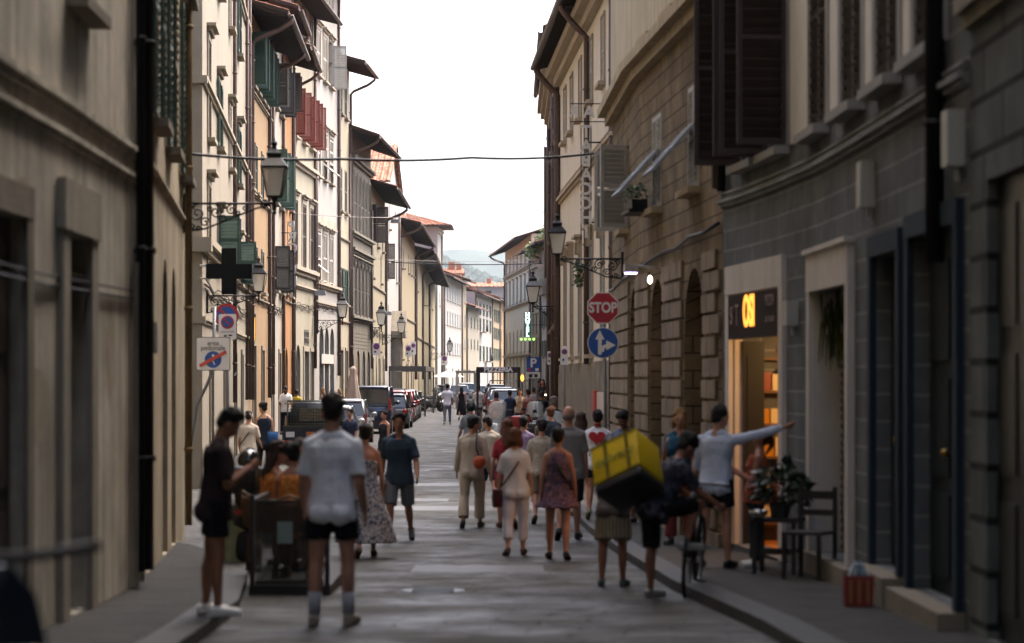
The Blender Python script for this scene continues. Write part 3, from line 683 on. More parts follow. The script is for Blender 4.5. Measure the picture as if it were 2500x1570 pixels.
# --- left 8: grey loggia
GR = mat('grey_stucco', '6a655a', .9, spec=.2, var=.15, streak=.25, vscale=1.3)
Lg = Bld('grey stuccoed palace front with rows of closely set shuttered windows', 1, [(-7.94, 118), (-7.51, 128.7)], Zp(375, 127)-.1, GR, depth=10, name='palace')
f = Lg.f; Lg.frm = mat('grey_stucco_trim', '656053', .9, var=.15)
n = 6
for yt, yb in ((432, 572), (648, 772)):
    z0, z1 = zr(Lg, 876, yt, yb)
    for i in range(n): Lg.win(.95+i*1.75, z0, z1, 1.15, 'closed', DGREY if yt < 600 else BROWN, surr=.16, hood='bracket' if yt > 600 else None)
    Lg.ledge(z0-.28, .22, .25); Lg.ledge(z1+.45, .25, .3)
Lg.band(0, f.L, G(120)+.1, G(120)+.9, .06, Lg.frm, 'plinth')
for i, u in enumerate((1.4, 4.2, 7.0, 9.5)): Lg.door(u, 3.5, 1.5, mat('shop_door_wood', '6a4f36', .5) if i == 1 else None, arch=1, surr=0)
for k in range(9): Lg.band(0, f.L, 3.6+k*.18, 3.6+k*.18+.02, .012, mat('stucco_groove', '4c473c', .9), 'groove') if k < 5 else None
Lg.pipe(.3, Lg.zt, ov=1.35, r=.08, zb=2.6); Lg.pipe(f.L-.3, 11, r=.06, zb=2.6); Lg.roof(1.5, 2.2); Lg.finish()
# top floor set back over it
# --- left 9: pale yellow with brown shutters
P9 = Bld('pale ochre house with two dark brown shutters and a dark wooden eave', 1, [(-7.51, 128.7), (-7.51, 143)], Zp(505, 143)-.1, plaster('plaster_pale_ochre', '8a816c', .08, .15), depth=9)
f = P9.f; z0, z1 = zr(P9, 911, 504, 593)
P9.win(f.upx(909), z0, z1, 1.6, 'near_open', BROWN); P9.win(f.upx(922), z0, z1, 1.1, 'closed', BROWN); P9.win(f.upx(934), z0, z1, .9, 'closed', DGREY)
z0, z1 = zr(P9, 911, 595, 670); P9.win(f.upx(910), z0-.2, z1-.2, 1.1, 'closed', BROWN); P9.win(f.upx(930), z0-.2, z1-.2, .8, 'closed', DGREY)
P9.ledge(Zp(700, 130), .1, .1); P9.win(f.upx(927), 3.6, 5.2, .8, 'closed', DGREY)
for px in (909, 926, 936): P9.door(f.upx(px), 3.2, 1.2, mat('dark_shop_front', '1f2423', .4), surr=.18, sm=PSTONE)
P9.pipe(f.L-.3, P9.zt, ov=1.3, r=.08, zb=2.5); wires(P9, 4.6); P9.roof(1.4); P9.finish()
# --- church body with gable roof
Ch = Bld('tall white gabled church with a weathered terracotta roof slope', 1, [(-7.51, 143), (-7.51, 160.2)], Zp(440, 143), plaster('plaster_bright_white', '95928d'), depth=22, name='church')
f = Ch.f; Ch.win(f.upx(942), *zr(Ch, 942, 593, 681), 1.0, 'near_open', BROWN); Ch.win(f.L-3, 8.3, 9.8, .7, 'closed', DGREY); Ch.win(5, 11.2, 12.8, .6, None, arch=1)
zg, zr_ = Ch.zt, Zp(358, 151.6)
b = MB(); x0, x1 = -7.51, -29.5
b.add([(x0, 143, zg), (x0, 160.2, zg), (x0, 151.6, zr_), (x1, 143, zg), (x1, 160.2, zg), (x1, 151.6, zr_)], [(0, 1, 2), (5, 4, 3)])
b.add([(x0+.001, 148.2, zg-.0), (x0+.001, 149, zg)], [])
b.build('gable', Ch.wm, Ch.root, off=Ch.o)
b = MB(); n = 120
for sgn, ye in ((-1, 142.4), (1, 160.8)):
    for i in range(n):
        xa, xb = x0+.35+(x1-x0-.35)*i/n, x0+.35+(x1-x0-.35)*(i+1)/n; za = .08 if i % 2 else 0; zb2 = .08 if (i+1) % 2 else 0
        sl_ = (zr_-zg)/8.6; zl = zg-.6*sl_+.1
        q = [(xa, ye, zl+za), (xb, ye, zl+zb2), (xb, 151.6, zr_+.1+zb2), (xa, 151.6, zr_+.1+za)]; uv = [(xa, 0), (xb, 0), (xb, 9.5), (xa, 9.5)]
        b.quad(*(q if sgn < 0 else q[::-1]), uv=uv)
        b.cur = 1; b.quad((xa, ye, zl-.06), (xb, ye, zl-.06), (xb, ye, zl+zb2), (xa, ye, zl+za)); b.cur = 0
b.build('roof', [tiles(), DARKW], Ch.root, off=Ch.o)
b = MB(); u = f.upx(957); q, t, nn = f.frame(u)
b.box(-7.5, -6.9, q.y-1.1, q.y-.8, -.2, 4.6); b.box(-7.5, -6.9, q.y+.8, q.y+1.1, -.2, 4.6); b.box(-7.5, -6.6, q.y-1.4, q.y+1.4, 4.61, 5.0)
b.add([(-7.5, q.y-1.4, 5.01), (-6.6, q.y-1.4, 5.01), (-6.6, q.y+1.4, 5.01), (-7.5, q.y+1.4, 5.01), (-7.5, q.y, 6.3), (-6.6, q.y, 6.3)], [(0, 1, 5, 4), (2, 3, 4, 5), (1, 2, 5), (0, 4, 3)])
b.build('portal', STONE, Ch.root, off=Ch.o); Ch.door(u, 3.9, 1.5, surr=0); Ch.pipe(f.L-.4, 13, r=.08, zb=2); Ch.ledge(5.9, .12, .12, u0=u+2); Ch.finish()
# --- yellow convent pair
Y1 = Bld('long yellow house with small high windows and a deep dark eave after the church', 1, [(-7.51, 160.2), (-7.51, 187)], Zp(597, 187)-.2, plaster('plaster_yellow', '8d8169', .08, .15), depth=10)
f = Y1.f
for px, yt, yb in ((981, 600, 655), (985, 607, 655), (997, 620, 668), (1003, 627, 672), (1009, 636, 676)):
    z0, z1 = zr(Y1, px, yt, yb); Y1.win(f.upx(px), z0, z1, .9, 'closed', DGREY)
Y1.ledge(Zp(775, 165), .12, .1); Y1.pipe(.6, Y1.zt, ov=1.4, r=.1, zb=2); Y1.pipe(f.L-.5, Y1.zt, ov=1.4, r=.1, zb=2)
for px in (980, 992, 1004): Y1.door(f.upx(px), 3.1, 1.3, surr=.18, sm=PSTONE); Y1.win(f.upx(px+3), 3.4, 4.6, .8, 'closed', DGREY)
Y1.roof(1.5); Y1.finish()
Y2 = Bld('second long yellow house with paired windows leading to the white tower', 1, [(-7.51, 187), (-8.22, 258)], Zp(695, 250), plaster('plaster_yellow_pale', '8e846c', .08, .15), depth=10)
f = Y2.f
for px, yt, yb in ((1018, 668, 712), (1036, 698, 745), (1040, 702, 745), (1046, 712, 750), (1054, 722, 756)):
    z0, z1 = zr(Y2, px, yt, yb); Y2.win(f.upx(px), z0, z1, 1.1, 'closed', DGREY)
Y2.ledge(Zp(830, 200), .12, .1); Y2.pipe(1, Y2.zt, ov=1.4, r=.1, zb=2); Y2.pipe(20, Y2.zt, ov=1.4, r=.1, zb=2); Y2.pipe(44, Y2.zt, ov=1.4, r=.1, zb=2)
for px in (1022, 1035, 1045, 1052): Y2.door(f.upx(px), 3.1, 1.3, surr=.18, sm=PSTONE)
Y2.roof(1.5); Y2.finish()
# tower-like tall white block
T = Bld('tall white block with a hipped terracotta roof rising over the yellow house', 1, [(-8.0, 260), (-7.75, 266)], Zp(556, 262), plaster('plaster_bright_white', '95928d'), depth=11, name='apartment_building', group='houses closing the far end of the street')
z = T.zt; T.ledge(z-.7, .5, .3, m=PSTONE)
b = MB(); x0, x1, y0, y1 = -20.2, -6.4, 258.6, 267.6; za, zb2 = z+.1, Zp(520, 262); A_, B_ = (-16, 263, zb2), (-11.5, 263, zb2)
n = 60
for i in range(n):      # front slope as corrugated strips
    xa, xb = x0+(x1-x0)*i/n, x0+(x1-x0)*(i+1)/n; ta = min(max(xa, -16), -11.5); tb = min(max(xb, -16), -11.5)
    z1_ = lambda k: .09 if k % 2 else 0
    b.quad((xa, y0, za+z1_(i)), (xb, y0, za+z1_(i+1)), (tb, 263, zb2+z1_(i+1)), (ta, 263, zb2+z1_(i)), [(xa, 0), (xb, 0), (xb, 5), (xa, 5)])
b.add([(x1, y0, za), (x1, y1, za), B_], [(0, 1, 2)], [[(0, 0), (9, 0), (4.5, 5)]]); b.add([(x0, y1, za), (x0, y0, za), A_], [(0, 1, 2)], [[(0, 0), (9, 0), (4.5, 5)]])
b.add([(x1, y1, za), (x0, y1, za), A_, B_], [(0, 1, 2, 3)], [[(0, 0), (9, 0), (9, 5), (0, 5)]]); b.cur = 1; b.quad((x0, y0, za-.06), (x0, y1, za-.06), (x1, y1, za-.06), (x1, y0, za-.06))
b.quad((x0, y0, za-.06), (x1, y0, za-.06), (x1, y0, za+.0), (x0, y0, za+.0))
b.build('roof', [tiles(), DARKW], T.root, off=T.o); T.win(3, 14.5, 16, 1, 'closed', GREY); T.win(3, 10, 11.6, 1, 'closed', GREY); T.pipe(5.5, z, r=.12); T.finish()
FG = 'houses closing the far end of the street'
def farh(label, p0, p1, eave, cols, rows, wm, sh, ov=1.2, ground=True, rise=2, st='closed', trim=None):
    X = Bld(label, 1, [p0, p1], Zp(eave, (p0[1]+p1[1])/2), wm, depth=9, group=FG, pitch=.14); f = X.f
    if trim: X.frm = trim
    for yt, yb in rows:
        ym = (p0[1]+p1[1])/2; z0, z1 = Zp(yb, ym), Zp(yt, ym)
        for i in range(cols): X.win((i+.5)*f.L/cols, z0, z1, min(1.25, f.L/cols*.5), st, sh)
    if ground:
        for i in range(max(2, cols//2)): X.door((i+.5)*f.L/max(2, cols//2), 3.3, 1.7, arch=1, surr=0)
    X.pipe(.4, X.zt, r=.12); X.roof(ov, rise); X.finish(); return X
farh('long white house with three rows of blue grey shutters at the bend', (-7.57, 266.5), (-6.13, 292), 690, 7, ((700, 738), (762, 797), (834, 866)), plaster('plaster_bright_white', '95928d'), BLUEG)
farh('narrow yellow house between the white shuttered one and the balcony houses', (-6.13, 292.2), (-5.7, 300), 690, 2, ((712, 738), (765, 795), (825, 850)), plaster('plaster_yellow', '8d8169'), BLUEG)
farh('low cream house with a small tiled roof at the far bend', (-5.7, 300.2), (-4.3, 318), 756, 4, ((775, 800), (828, 850)), plaster('plaster_cream', '8a8376'), GREEN)
HB = farh('whitish house with dark green shutters and iron balconies far down the street', (-4.9, 318.4), (-2.9, 345), 728, 5, ((741, 770), (778, 808), (845, 880)), plaster('plaster_bright_white', '95928d'), GREEN, st='open')
for k, (u, py) in enumerate(((9, 812), (17, 882))):
    b = MB(); z = Zp(py, 332); 
    for uu in (u-2, u+2): pass
    HB.strip(b, u-1.8, u+1.8, z-.12, z, .001, .9); b.cur = 1
    HB.strip(b, u-1.8, u+1.8, z+.95, z+1.0, .84, .9)
    for i in range(19): 
        uu = u-1.75+3.5*i/18; b.tube([HB.f.pt(uu, z, .87), HB.f.pt(uu, z+.96, .87)], .025, 5)
    b.build('balcony', [PSTONE, IRON], HB.root, off=HB.o)
farh('ochre house with green shutters next to the far balconies', (-2.9, 345.2), (-1.9, 362), 735, 4, ((755, 785), (800, 828), (850, 878)), plaster('plaster_yellow', '8d8169'), GREEN, st='open')
farh('farthest pale orange house where the street disappears', (-1.9, 362.2), (.6, 392), 742, 5, ((765, 795), (808, 835), (852, 880)), plaster('plaster_orange', '8f775a'), BROWN)
# rooftops beyond
for i, (px, py, w, Y, lab) in enumerate(((1105, 668, 2.2, 330, 'orange plastered chimney house rising behind the white far roof'), (1150, 700, 13, 400, 'pale roof terrace house behind the far balconies'), (1195, 712, 11, 450, 'small house with a terracotta roof just under the hill'), (1222, 720, 9, 430, 'cream house top beside the far right palace'))):
    x = Xp(px, Y); z = Zp(py, Y); hb = thing('house', lab, 'building', (x, Y, 0), 0, FG)
    b = MB(); b.box(-w/2, w/2, 0, 8, -.5, z); b.build('wall', [plaster('plaster_cream', '8a8376'), plaster('plaster_bright_white', '95928d')][i % 2], hb)
    b = MB(); n = 40
    for j in range(n):
        xa, xb = -w/2-.4+(w+.8)*j/n, -w/2-.4+(w+.8)*(j+1)/n; zz = lambda k: .08 if k % 2 else 0
        b.quad((xa, -.5, z+zz(j)), (xb, -.5, z+zz(j+1)), (xb, 4, z+.8+zz(j+1)), (xa, 4, z+.8+zz(j)), [(xa, 0), (xb, 0), (xb, 4), (xa, 4)])
        b.quad((xa, 4, z+.8+zz(j)), (xb, 4, z+.8+zz(j+1)), (xb, 8.5, z+zz(j+1)), (xa, 8.5, z+zz(j)), [(xa, 0), (xb, 0), (xb, 4), (xa, 4)])
    ro = b.build('roof', tiles(), hb); b = MB(); b.box(-w*.3, -w*.3+.9, 3, 3.8, z+.3, z+1.7); b.box(w*.2, w*.2+.7, 3, 3.8, z+.3, z+1.5); b.build('chimney', mat('chimney_brick', 'a8694a', .9), ro)
    for k in (-1, 1):
        b = MB(); b.box(-.5, .5, -.06, -.01, 0, 1.5); o = b.build('window', GLASS, hb, (k*w*.22, 0, z-2.2))
# ================================================================== buildings, right side
def zrr(bl, ref, yt, yb): u = bl.f.upx(ref); return bl.zz(u, yb), bl.zz(u, yt)
STR = ashlar('big_rusticated_stone', '5f6360', '282a28', 1.3, .36, .03, .12, 1.0)
R1 = Bld('dark rusticated stone palace front nearest on the right', -1, [(3.3, -55), (3.22, 17)], 21, STR, depth=9, name='palace')
f = R1.f
for u in (f.L-1.25, f.L-6, f.L-11, 14, 8): R1.door(u, 3.4, 1.3, surr=.0, m=mat('dark_shop_front', '1f2423', .4)); R1.win(u, 5.2, 7.4, 1.1, 'closed', BROWN)
R1.ledge(4.5, .2, .12); R1.roof(1.1); R1.finish()
GST = ashlar('grey_scored_plaster', '65696a', '888a8a', .95, .24, .012, .07, .35)
R2 = Bld('dark grey scored plaster house with white framed shop doors', -1, [(3.22, 17), (3.19, 19.4), (3.15, 22), (3.08, 24.5), (2.92, 26.6), (2.71, 28.5), (2.57, 29.45)], 20, GST, depth=9, name='shop_house')
f = R2.f; R2.pitch = .105; WF = mat('white_shop_surround', 'c4bdb4', .7, var=.1, streak=.15); BLUE = mat('dark_blue_frame', '22303a', .75, spec=.2, var=.2)
SF = mat('grey_window_surround', '8b8884', .8, var=.1)
R2.frm = SF
zs = Zp(395, 27.6)+.02
for px, st in ((1836, 'perp'), (1903, 'perp'), (1990+12, 'closed'), (2085, 'closed'), (2172, 'closed'), (2272, 'closed')):
    u = f.upx(px); R2.win(u, zs, zs+2.3, 1.1, st, BROWN, surr=.16); R2.win(u, zs+3.9, zs+6.1, 1.1, 'closed', BROWN, surr=.16)
# wide pale bands between the windows
us = [f.upx(p) for p in (2272, 2172, 2085, 2002, 1903)]
pb = mat('white_plaster_band', 'd0ccc4', .8, var=.06)
for a, c in zip(us, us[1:]):
    if c-a > .8: R2.band(a+.62, c-.62 if c-.62 > a+.7 else a+.7, zs, zs+2.4, .02, pb, 'plaster_band')
R2.ledge(zs-.42, .09, .09, m=GST); R2.ledge(zs-.30, .05, .05, m=GST)
# shop 1
ua, ub = sorted((f.upx(1790), f.upx(1912))); uc = (ua+ub)/2; ws = ub-ua; z1 = Zp(705, 26.9); z0 = G(27)+.14; zsg = Zp(822, 26.9)
R2.op(ua, ub, z0, z1)
R2.put(simple('surround', ('s1',), lambda b: (b.box(-ws/2-.2, -ws/2, 0, .07, 0, z1-z0), b.box(ws/2, ws/2+.22, 0, .07, 0, z1-z0), b.box(-ws/2-.2, ws/2+.22, 0, .075, z1-z0+.001, z1-z0+.34), b.box(-ws/2, -ws/2+.015, -.1, -.001, 0, z1-z0-.0), b.box(ws/2-.015, ws/2, -.1, -.001, 0, zsg-z0)), WF), 'surround', uc, z0, .001)
def room(bl, ua, ub, z0, z1, d, m):
    b = MB(); P = lambda u, z, dd: bl.f.pt(u, z, -dd)
    a0, a1 = .33, d
    b.quad(P(ua, z0, a0), P(ub, z0, a0), P(ub, z0, a1), P(ua, z0, a1)); b.quad(P(ua, z1, a0), P(ub, z1, a0), P(ub, z1, a1), P(ua, z1, a1))
    b.quad(P(ua, z0, a1), P(ub, z0, a1), P(ub, z1, a1), P(ua, z1, a1)); b.quad(P(ua, z0, a0), P(ua, z0, a1), P(ua, z1, a1), P(ua, z1, a0)); b.quad(P(ub, z0, a0), P(ub, z0, a1), P(ub, z1, a1), P(ub, z1, a0))
    return b.build('shop_interior', m, bl.root, off=bl.o)
room(R2, ua-.6, ub+.7, z0, z1+.3, 2.6, mat('ochre_shop_wall', 'a8682a', .7, var=.3, vscale=4))
def shelves(b):
    for i in range(6): b.box(-.9, .9, 0, .3, i*.4, i*.4+.03)
    rs = random.Random(4)
    for i in range(5):
        x = -.85
        while x < .8:
            h = rs.uniform(.12, .3); w_ = rs.uniform(.07, .12); b.cur = rs.choice([1, 2, 3]); b.box(x, x+w_, .05, .25, i*.4+.031, i*.4+.03+h); x += w_+.02
sh_ = simple('shelf', (1,), shelves, [mat('shelf_wood', '6b4a2a', .6), mat('jar_amber', 'c88c30', .3), mat('jar_red', '8c3a26', .4), mat('jar_cream', 'd8c79a', .5)])
q = f.pt(ub+.66, z0+.2, -1.2)-R2.o; link('shelf', sh_, R2.root, q, f.rot(ub)+R(-90) if False else f.rot(ub)+R(90))
li = bpy.data.lights.new('shop_lamp', 'POINT'); li.energy = 26; li.color = (1, .62, .25); li.shadow_soft_size = .15
lo = link('shop_lamp', li, R2.root, f.pt(uc+.1, z1-.5, -1.5)-R2.o)
R2.put(simple('door', ('s1',), lambda b: (b.box(-.02, .02, -.26, 0, 0, zsg-z0-.02), b.box(-.03, -.021, -.09, -.05, .1, zsg-z0-.2)), mat('dark_shop_front', '1f2423', .4)), 'door', uc+ws/2*(-1 if f.frame(uc)[0].y > f.frame(uc+.1)[0].y else 1)-.03, z0, -.11)
sg = R2.put(simple('shop_sign', (1,), lambda b: b.box(-ws/2+.01, ws/2-.01, 0, .08, 0, z1-zsg-.01), mat('sign_brown', '2a1e19', .75, spec=.15)), 'shop_sign', uc, zsg, .0)
hS = z1-zsg; LIT = mat('neon_warm', 'ffa03c', .4, emit=.45); PALT = mat('faded_letters', '85746a', .5)
def wtext(s_, size, m, x, z, sx=1.0, bold=0): 
    o = text('lettering', s_, size, m, sg, (x, .085, z), R(180), sx=sx, bold=bold); return o
wtext('S\'', .3, PALT, ws/2-.25, hS*.5); wtext('T', .36, PALT, ws/2-.55, hS*.5)
wtext('OSI', .5, LIT, .12, hS*.55, sx=.8, bold=.012); wtext('PIZZA', .17, PALT, -ws/2+.36, hS*.74); wtext('AL TAGLIO', .09, PALT, -ws/2+.34, hS*.35)
# shop 2
ua, ub = sorted((f.upx(1990), f.upx(2080))); uc = (ua+ub)/2; ws2 = ub-ua; z1 = Zp(700, 23); z0 = G(24)+.3
R2.op(ua, ub, z0, z1)
R2.put(simple('surround', ('s2',), lambda b: (b.box(-ws2/2-.16, -ws2/2, 0, .07, 0, z1-z0), b.box(ws2/2, ws2/2+.16, 0, .07, 0, z1-z0), b.box(-ws2/2-.16, ws2/2+.16, 0, .075, z1-z0+.001, z1-z0+.38), b.box(-ws2/2, -ws2/2+.015, -.3, -.001, 0, z1-z0), b.box(ws2/2-.015, ws2/2, -.3, -.001, 0, z1-z0), b.box(-ws2/2-.2, ws2/2+.2, 0, .11, z1-z0+.381, z1-z0+.43)), WF), 'surround', uc, z0, .001)
zq = Zp(835, 23); h = zq-z0
def rolf(b):
    n = int(h/.085)
    for i in range(n): z = h*i/n; b.loft([[(x, 0, z), (x, .03, z+h/n*.5), (x, 0, z+h/n*.98), (x, -.01, z+h/n*.5)][::-1] for x in (-ws2/2, ws2/2)])
R2.put(simple('roller_shutter', ('s2',), rolf, ROLL), 'roller_shutter', uc, z0, -.28)
R2.put(simple('step', ('s2',), lambda b: b.box(-ws2/2-.25, ws2/2+.2, -.2, .12, -.3, -.002), STONE), 'step', uc, z0, 0)
b = MB(); rp = random.Random(5)
for i in range(150):
    u = rp.uniform(ua+.03, ub-.03); z = rp.uniform(zq+.05, z1); P0 = f.pt(u, z, -rp.uniform(.03, .19)); l = rp.uniform(.15, .4); dx = Vector((rp.uniform(-.04, .04), rp.uniform(-.06, .06), -l)); sd_ = Vector((.012, .012, 0)); b.cur = rp.choice([0, 0, 1])
    b.quad(P0-sd_, P0+sd_, P0+sd_*.4+dx, P0-sd_*.4+dx)
b.build('hanging_leaves', [mat('leaf_green', '3b4a1e', .6), mat('leaf_yellow', '837c32', .6)], R2.root, off=R2.o)
b = MB(); R2.strip(b, ua, ub, zq, z1, -.29, -.28); b.build('transom_pane', GLASS, R2.root, off=R2.o)
# narrow dark door and big blue framed door
for pa, pb_, yt, stp in ((2140, 2203, 620, .25), (2232, 2345, 565, .15)):
    ua, ub = sorted((f.upx(pa), f.upx(pb_))); uc = (ua+ub)/2; wd_ = ub-ua; Yc = f.frame(uc)[0].y; z1 = Zp(yt, Yc); z0 = G(Yc)+.1+stp
    R2.op(ua, ub, z0, z1)
    dm = simple('door', (pa,), lambda b: (b.box(-wd_/2, -.004, -.03, 0, 0, z1-z0), b.box(.004, wd_/2, -.03, 0, 0, z1-z0), [b.box(x0, x0+wd_/2-.16, 0, .02, (z1-z0)*a, (z1-z0)*c) for x0 in (-wd_/2+.08, .08) for a, c in ((.05, .28), (.33, .6), (.65, .93))]), mat('dark_blue_door', '182228', .7, spec=.2, var=.2))
    do = R2.put(dm, 'door', uc, z0, -.13)
    link('handle', simple('handle', (1,), lambda b: b.ell((0, 0, 0), .035), mat('brass', '8a6d33', .3, .8)), do, (.07, .05, 1.1))
    R2.put(simple('surround', (pa,), lambda b: (b.box(-wd_/2-.14, -wd_/2, 0, .06, 0, z1-z0), b.box(wd_/2, wd_/2+.14, 0, .06, 0, z1-z0), b.box(-wd_/2-.14, wd_/2+.14, 0, .065, z1-z0+.001, z1-z0+.18)), BLUE), 'surround', uc, z0, .001)
    R2.put(simple('step', (pa,), lambda b: b.box(-wd_/2-.16, wd_/2+.16, -.2, .2, -stp-.1, -.002), STONE), 'step', uc, z0, 0)
u = f.upx(2312); R2.pipe(u, 15, zb=Zp(640, f.frame(u)[0].y), r=.075, m=IRON, n=10)
R2.pipe(f.L-.1, 15, zb=Zp(460, 29.3), r=.07); R2.pipe(f.L-.28, 15, zb=Zp(470, 29.3), r=.055, m=IRON)
for px, py, s_ in ((2132, 395, .4), (2350, 270, .4), (1945, 735, .26)):
    u = f.upx(px); Yc = f.frame(u)[0].y; R2.put(simple('junction_box', (s_,), lambda b: (b.box(-.11, .11, 0, .13, -s_, 0), b.box(-.02, .02, .02, .05, -s_-.1, -s_)), mat('white_plastic_box', '918f86', .5)), 'junction_box', u, Zp(py, Yc), .002)
R2.roof(1.0); R2.finish()
# curly iron lantern bracket stump at the foot of the big pipe
# --- brown palace
BST = ashlar('brown_scored_plaster', '7d6c52', '4b3f31', .62, .24, .014, .1, .55, stain=.6)
R3 = Bld('brown stained scored plaster palace with tall arches and a curved cornice', -1, [(2.57, 29.5), (1.99, 37.75), (1.85, 44.6)], 16, BST, depth=8.5, name='palace')
R3.rv = .5; f = R3.f; R3.frm = mat('ochre_stone_trim', 'a08e6e', .9, var=.2, streak=.3)
zc = Zp(181, 37.75)
R3.ledge(zc-.1, .3, .28, m=R3.frm); R3.band(0, f.L, zc+.2, 15.9, .03, plaster('plaster_warm_buff', 'b3a488', .12, .25), 'upper_wall', d0=.002)
z0, z1 = zrr(R3, 1605, 304, 510)
for px, st in ((1530, 'ajar'), (1605, 'closed'), (1695, 'closed')): R3.win(f.upx(px), z0, z1+.15, 1.0, st, GREY, surr=.0)
for px in (1605, 1695):   # top hung leaf propped outwards
    u = f.upx(px); lf = leaf_mesh(1.0, .85, BLUEG, .075); o = R3.put(lf, 'shutter', u, z0+.2, .62); o.location += Vector((0, 0, 0)); o.rotation_euler = (R(42), 0, f.rot(u)); o.location += Matrix.Rotation(f.rot(u), 3, 'Z') @ Vector((-.5, 0, 0))
zs3 = Zp(200, 41)
for px, st in ((1498+12, 'closed'), (1545, 'closed'), (1605, 'closed'), (1665, 'closed'), (1722, 'closed')):
    u = f.upx(px); R3.put(simple('sill', ('r3',), lambda b: b.box(-.62, .62, 0, .22, -.16, 0), R3.frm), 'sill', u, zs3, .033); R3.win(u, zs3, zs3+2.1, .95, st, BROWN if px > 1600 else DGREY, sill=False, depth=.1)
PB = mat('peeling_brick_infill', 'a08a6c', .9, bump=1, bscale=7); n_ = PB.node_tree; tc_ = n_.nodes.new('ShaderNodeTexCoord'); t_ = n_.nodes.new('ShaderNodeTexNoise'); t_.inputs['Scale'].default_value = 2.2; t_.inputs['Detail'].default_value = 6; n_.links.new(tc_.outputs['Object'], t_.inputs['Vector']); r_ = n_.nodes.new('ShaderNodeValToRGB'); e_ = r_.color_ramp.elements; e_[0].color = lin('5c3a24'); e_[0].position = .42; e_[1].color = lin('958a74'); e_[1].position = .56; x_ = e_.new(.49); x_.color = lin('8c6438'); n_.links.new(t_.outputs['Fac'], r_.inputs[0]); n_.links.new(r_.outputs[0], n_.nodes['Principled BSDF'].inputs['Base Color'])
zk = Zp(674, 34.5)
for i, (px, wd_, wood) in enumerate(((1547, 1.5, 0), (1605, 1.5, 1), (1694, 1.75, 1))):
    u = f.upx(px); z0 = G(f.frame(u)[0].y)+.1; hh = zk-z0
    R3.op(u-wd_/2, u+wd_/2, z0, zk, 1)
    if wood:
        R3.put(simple('arch_infill', (i,), lambda b: b.box(-wd_/2, wd_/2, -.05, 0, hh*.52, hh), PB), 'arch_infill', u, z0, -.34)
        o = R3.put(simple('door', (i, 'r3'), lambda b: (b.box(-wd_/2, wd_/2, -.06, 0, 0, hh*.52-.002), b.box(-wd_/2+.1, -.06, 0, .02, .15, hh*.45), b.box(.06, wd_/2-.1, 0, .02, .15, hh*.45)), mat('brown_wood_door', '3d2417', .5, var=.3) if i == 2 else mat('shop_door_grey', '4b4843', .5)), 'door', u, z0, -.35)
    else: R3.put(simple('door', (i, 'r3'), lambda b: (b.box(-wd_/2, wd_/2, -.05, 0, 0, hh), [b.box(x, x+.03, .002, .03, .1, hh) for x in (-.4, 0, .4)]), mat('dark_shop_front', '1f2423', .4)), 'door', u, z0, -.14)
# rusticated courses of the ground floor (raised ashlar blocks)
ops = [(o[0], o[1]) for o in R3.ops if o[4] == 1]; b = MB(); z = -.1; row = 0; step = .27
while z < zk+.15:
    u = .05+(row % 2)*.3
    while u < f.L-.1:
        a, c = u+.02, min(f.L-.05, u+.66)
        for oa, oc in ops:
            if a < oc+.05 and c > oa-.05:
                if a < oa-.05: c = min(c, oa-.05)
                elif c > oc+.05: a = max(a, oc+.05)
                else: a = c
        if c-a > .12: R3.strip(b, a, c, z+.02, z+step-.025, .001, .045)
        u += .68
    z += step; row += 1
b.build('rusticated_blocks', mat('rusticated_brown_stone', '80705a', .9, bump=.5, bscale=10, var=.35, vscale=1.5, streak=.3), R3.root, off=R3.o)
cb = MB(); us = [f.L*i/12 for i in range(13)]; cb.tube([f.pt(u, 3.95-.02*u+.03*sin(u*3), .05) for u in us], .025, 6); cb.build('wall_cable', IRON, R3.root, off=R3.o)
u = f.upx(1590); o = R3.put(simple('flower_shelf', (1,), lambda b: (b.box(-.5, .5, 0, .35, 0, .05), b.box(-.35, .3, .05, .28, .05, .2)), IRON), 'flower_shelf', u, Zp(508, 35), .05)
gb = MB(); rp = random.Random(8)
for i in range(90):
    c_ = Vector((rp.uniform(-.4, .35), rp.uniform(.05, .3), rp.uniform(.18, .42))); d_ = Vector((rp.uniform(-1, 1), rp.uniform(-1, 1), rp.uniform(-.3, 1))).normalized()*.07; e_ = d_.orthogonal().normalized()*.02; gb.quad(c_-e_, c_+d_*.5-e_*1.5, c_+d_, c_+d_*.5+e_*1.5)
gb.build('plant', mat('leaf_green', '3b4a1e', .6), o)
fl = R3.put(simple('floodlight', (1,), lambda b: (b.tube([(0, 0, 0), (0, .35, .05)], .02, 6), b.box(-.1, .1, .3, .5, -.06, .06)), mat('white_plastic_box', '918f86', .5)), 'wall_light', f.upx(1612)-.15, Zp(655, 35), .05)
link('lens', simple('lens', (1,), lambda b: b.box(-.09, .09, .32, .48, -.075, -.062), mat('violet_light', 'cbb8ff', .3, emit=2.5)), fl)
link('bulb', simple('bulb', (1,), lambda b: b.ell((0, .12, -.16), (.035, .035, .06)), mat('warm_bulb', 'fff0d0', .3, emit=1.5)), fl)
R3.roof(1.1); R3.finish()
# side street closing wall on the right
S2 = Bld('plain cream house closing the right side street', -1, [(11, 40), (11, 54)], 13, plaster('plaster_cream', '978c79'), depth=5)
for z in (3.4, 7.0): S2.win(4, z, z+1.7, 1, 'closed', GREEN); S2.win(9, z, z+1.7, 1, 'closed', GREEN)
S2.roof(.8); S2.finish()
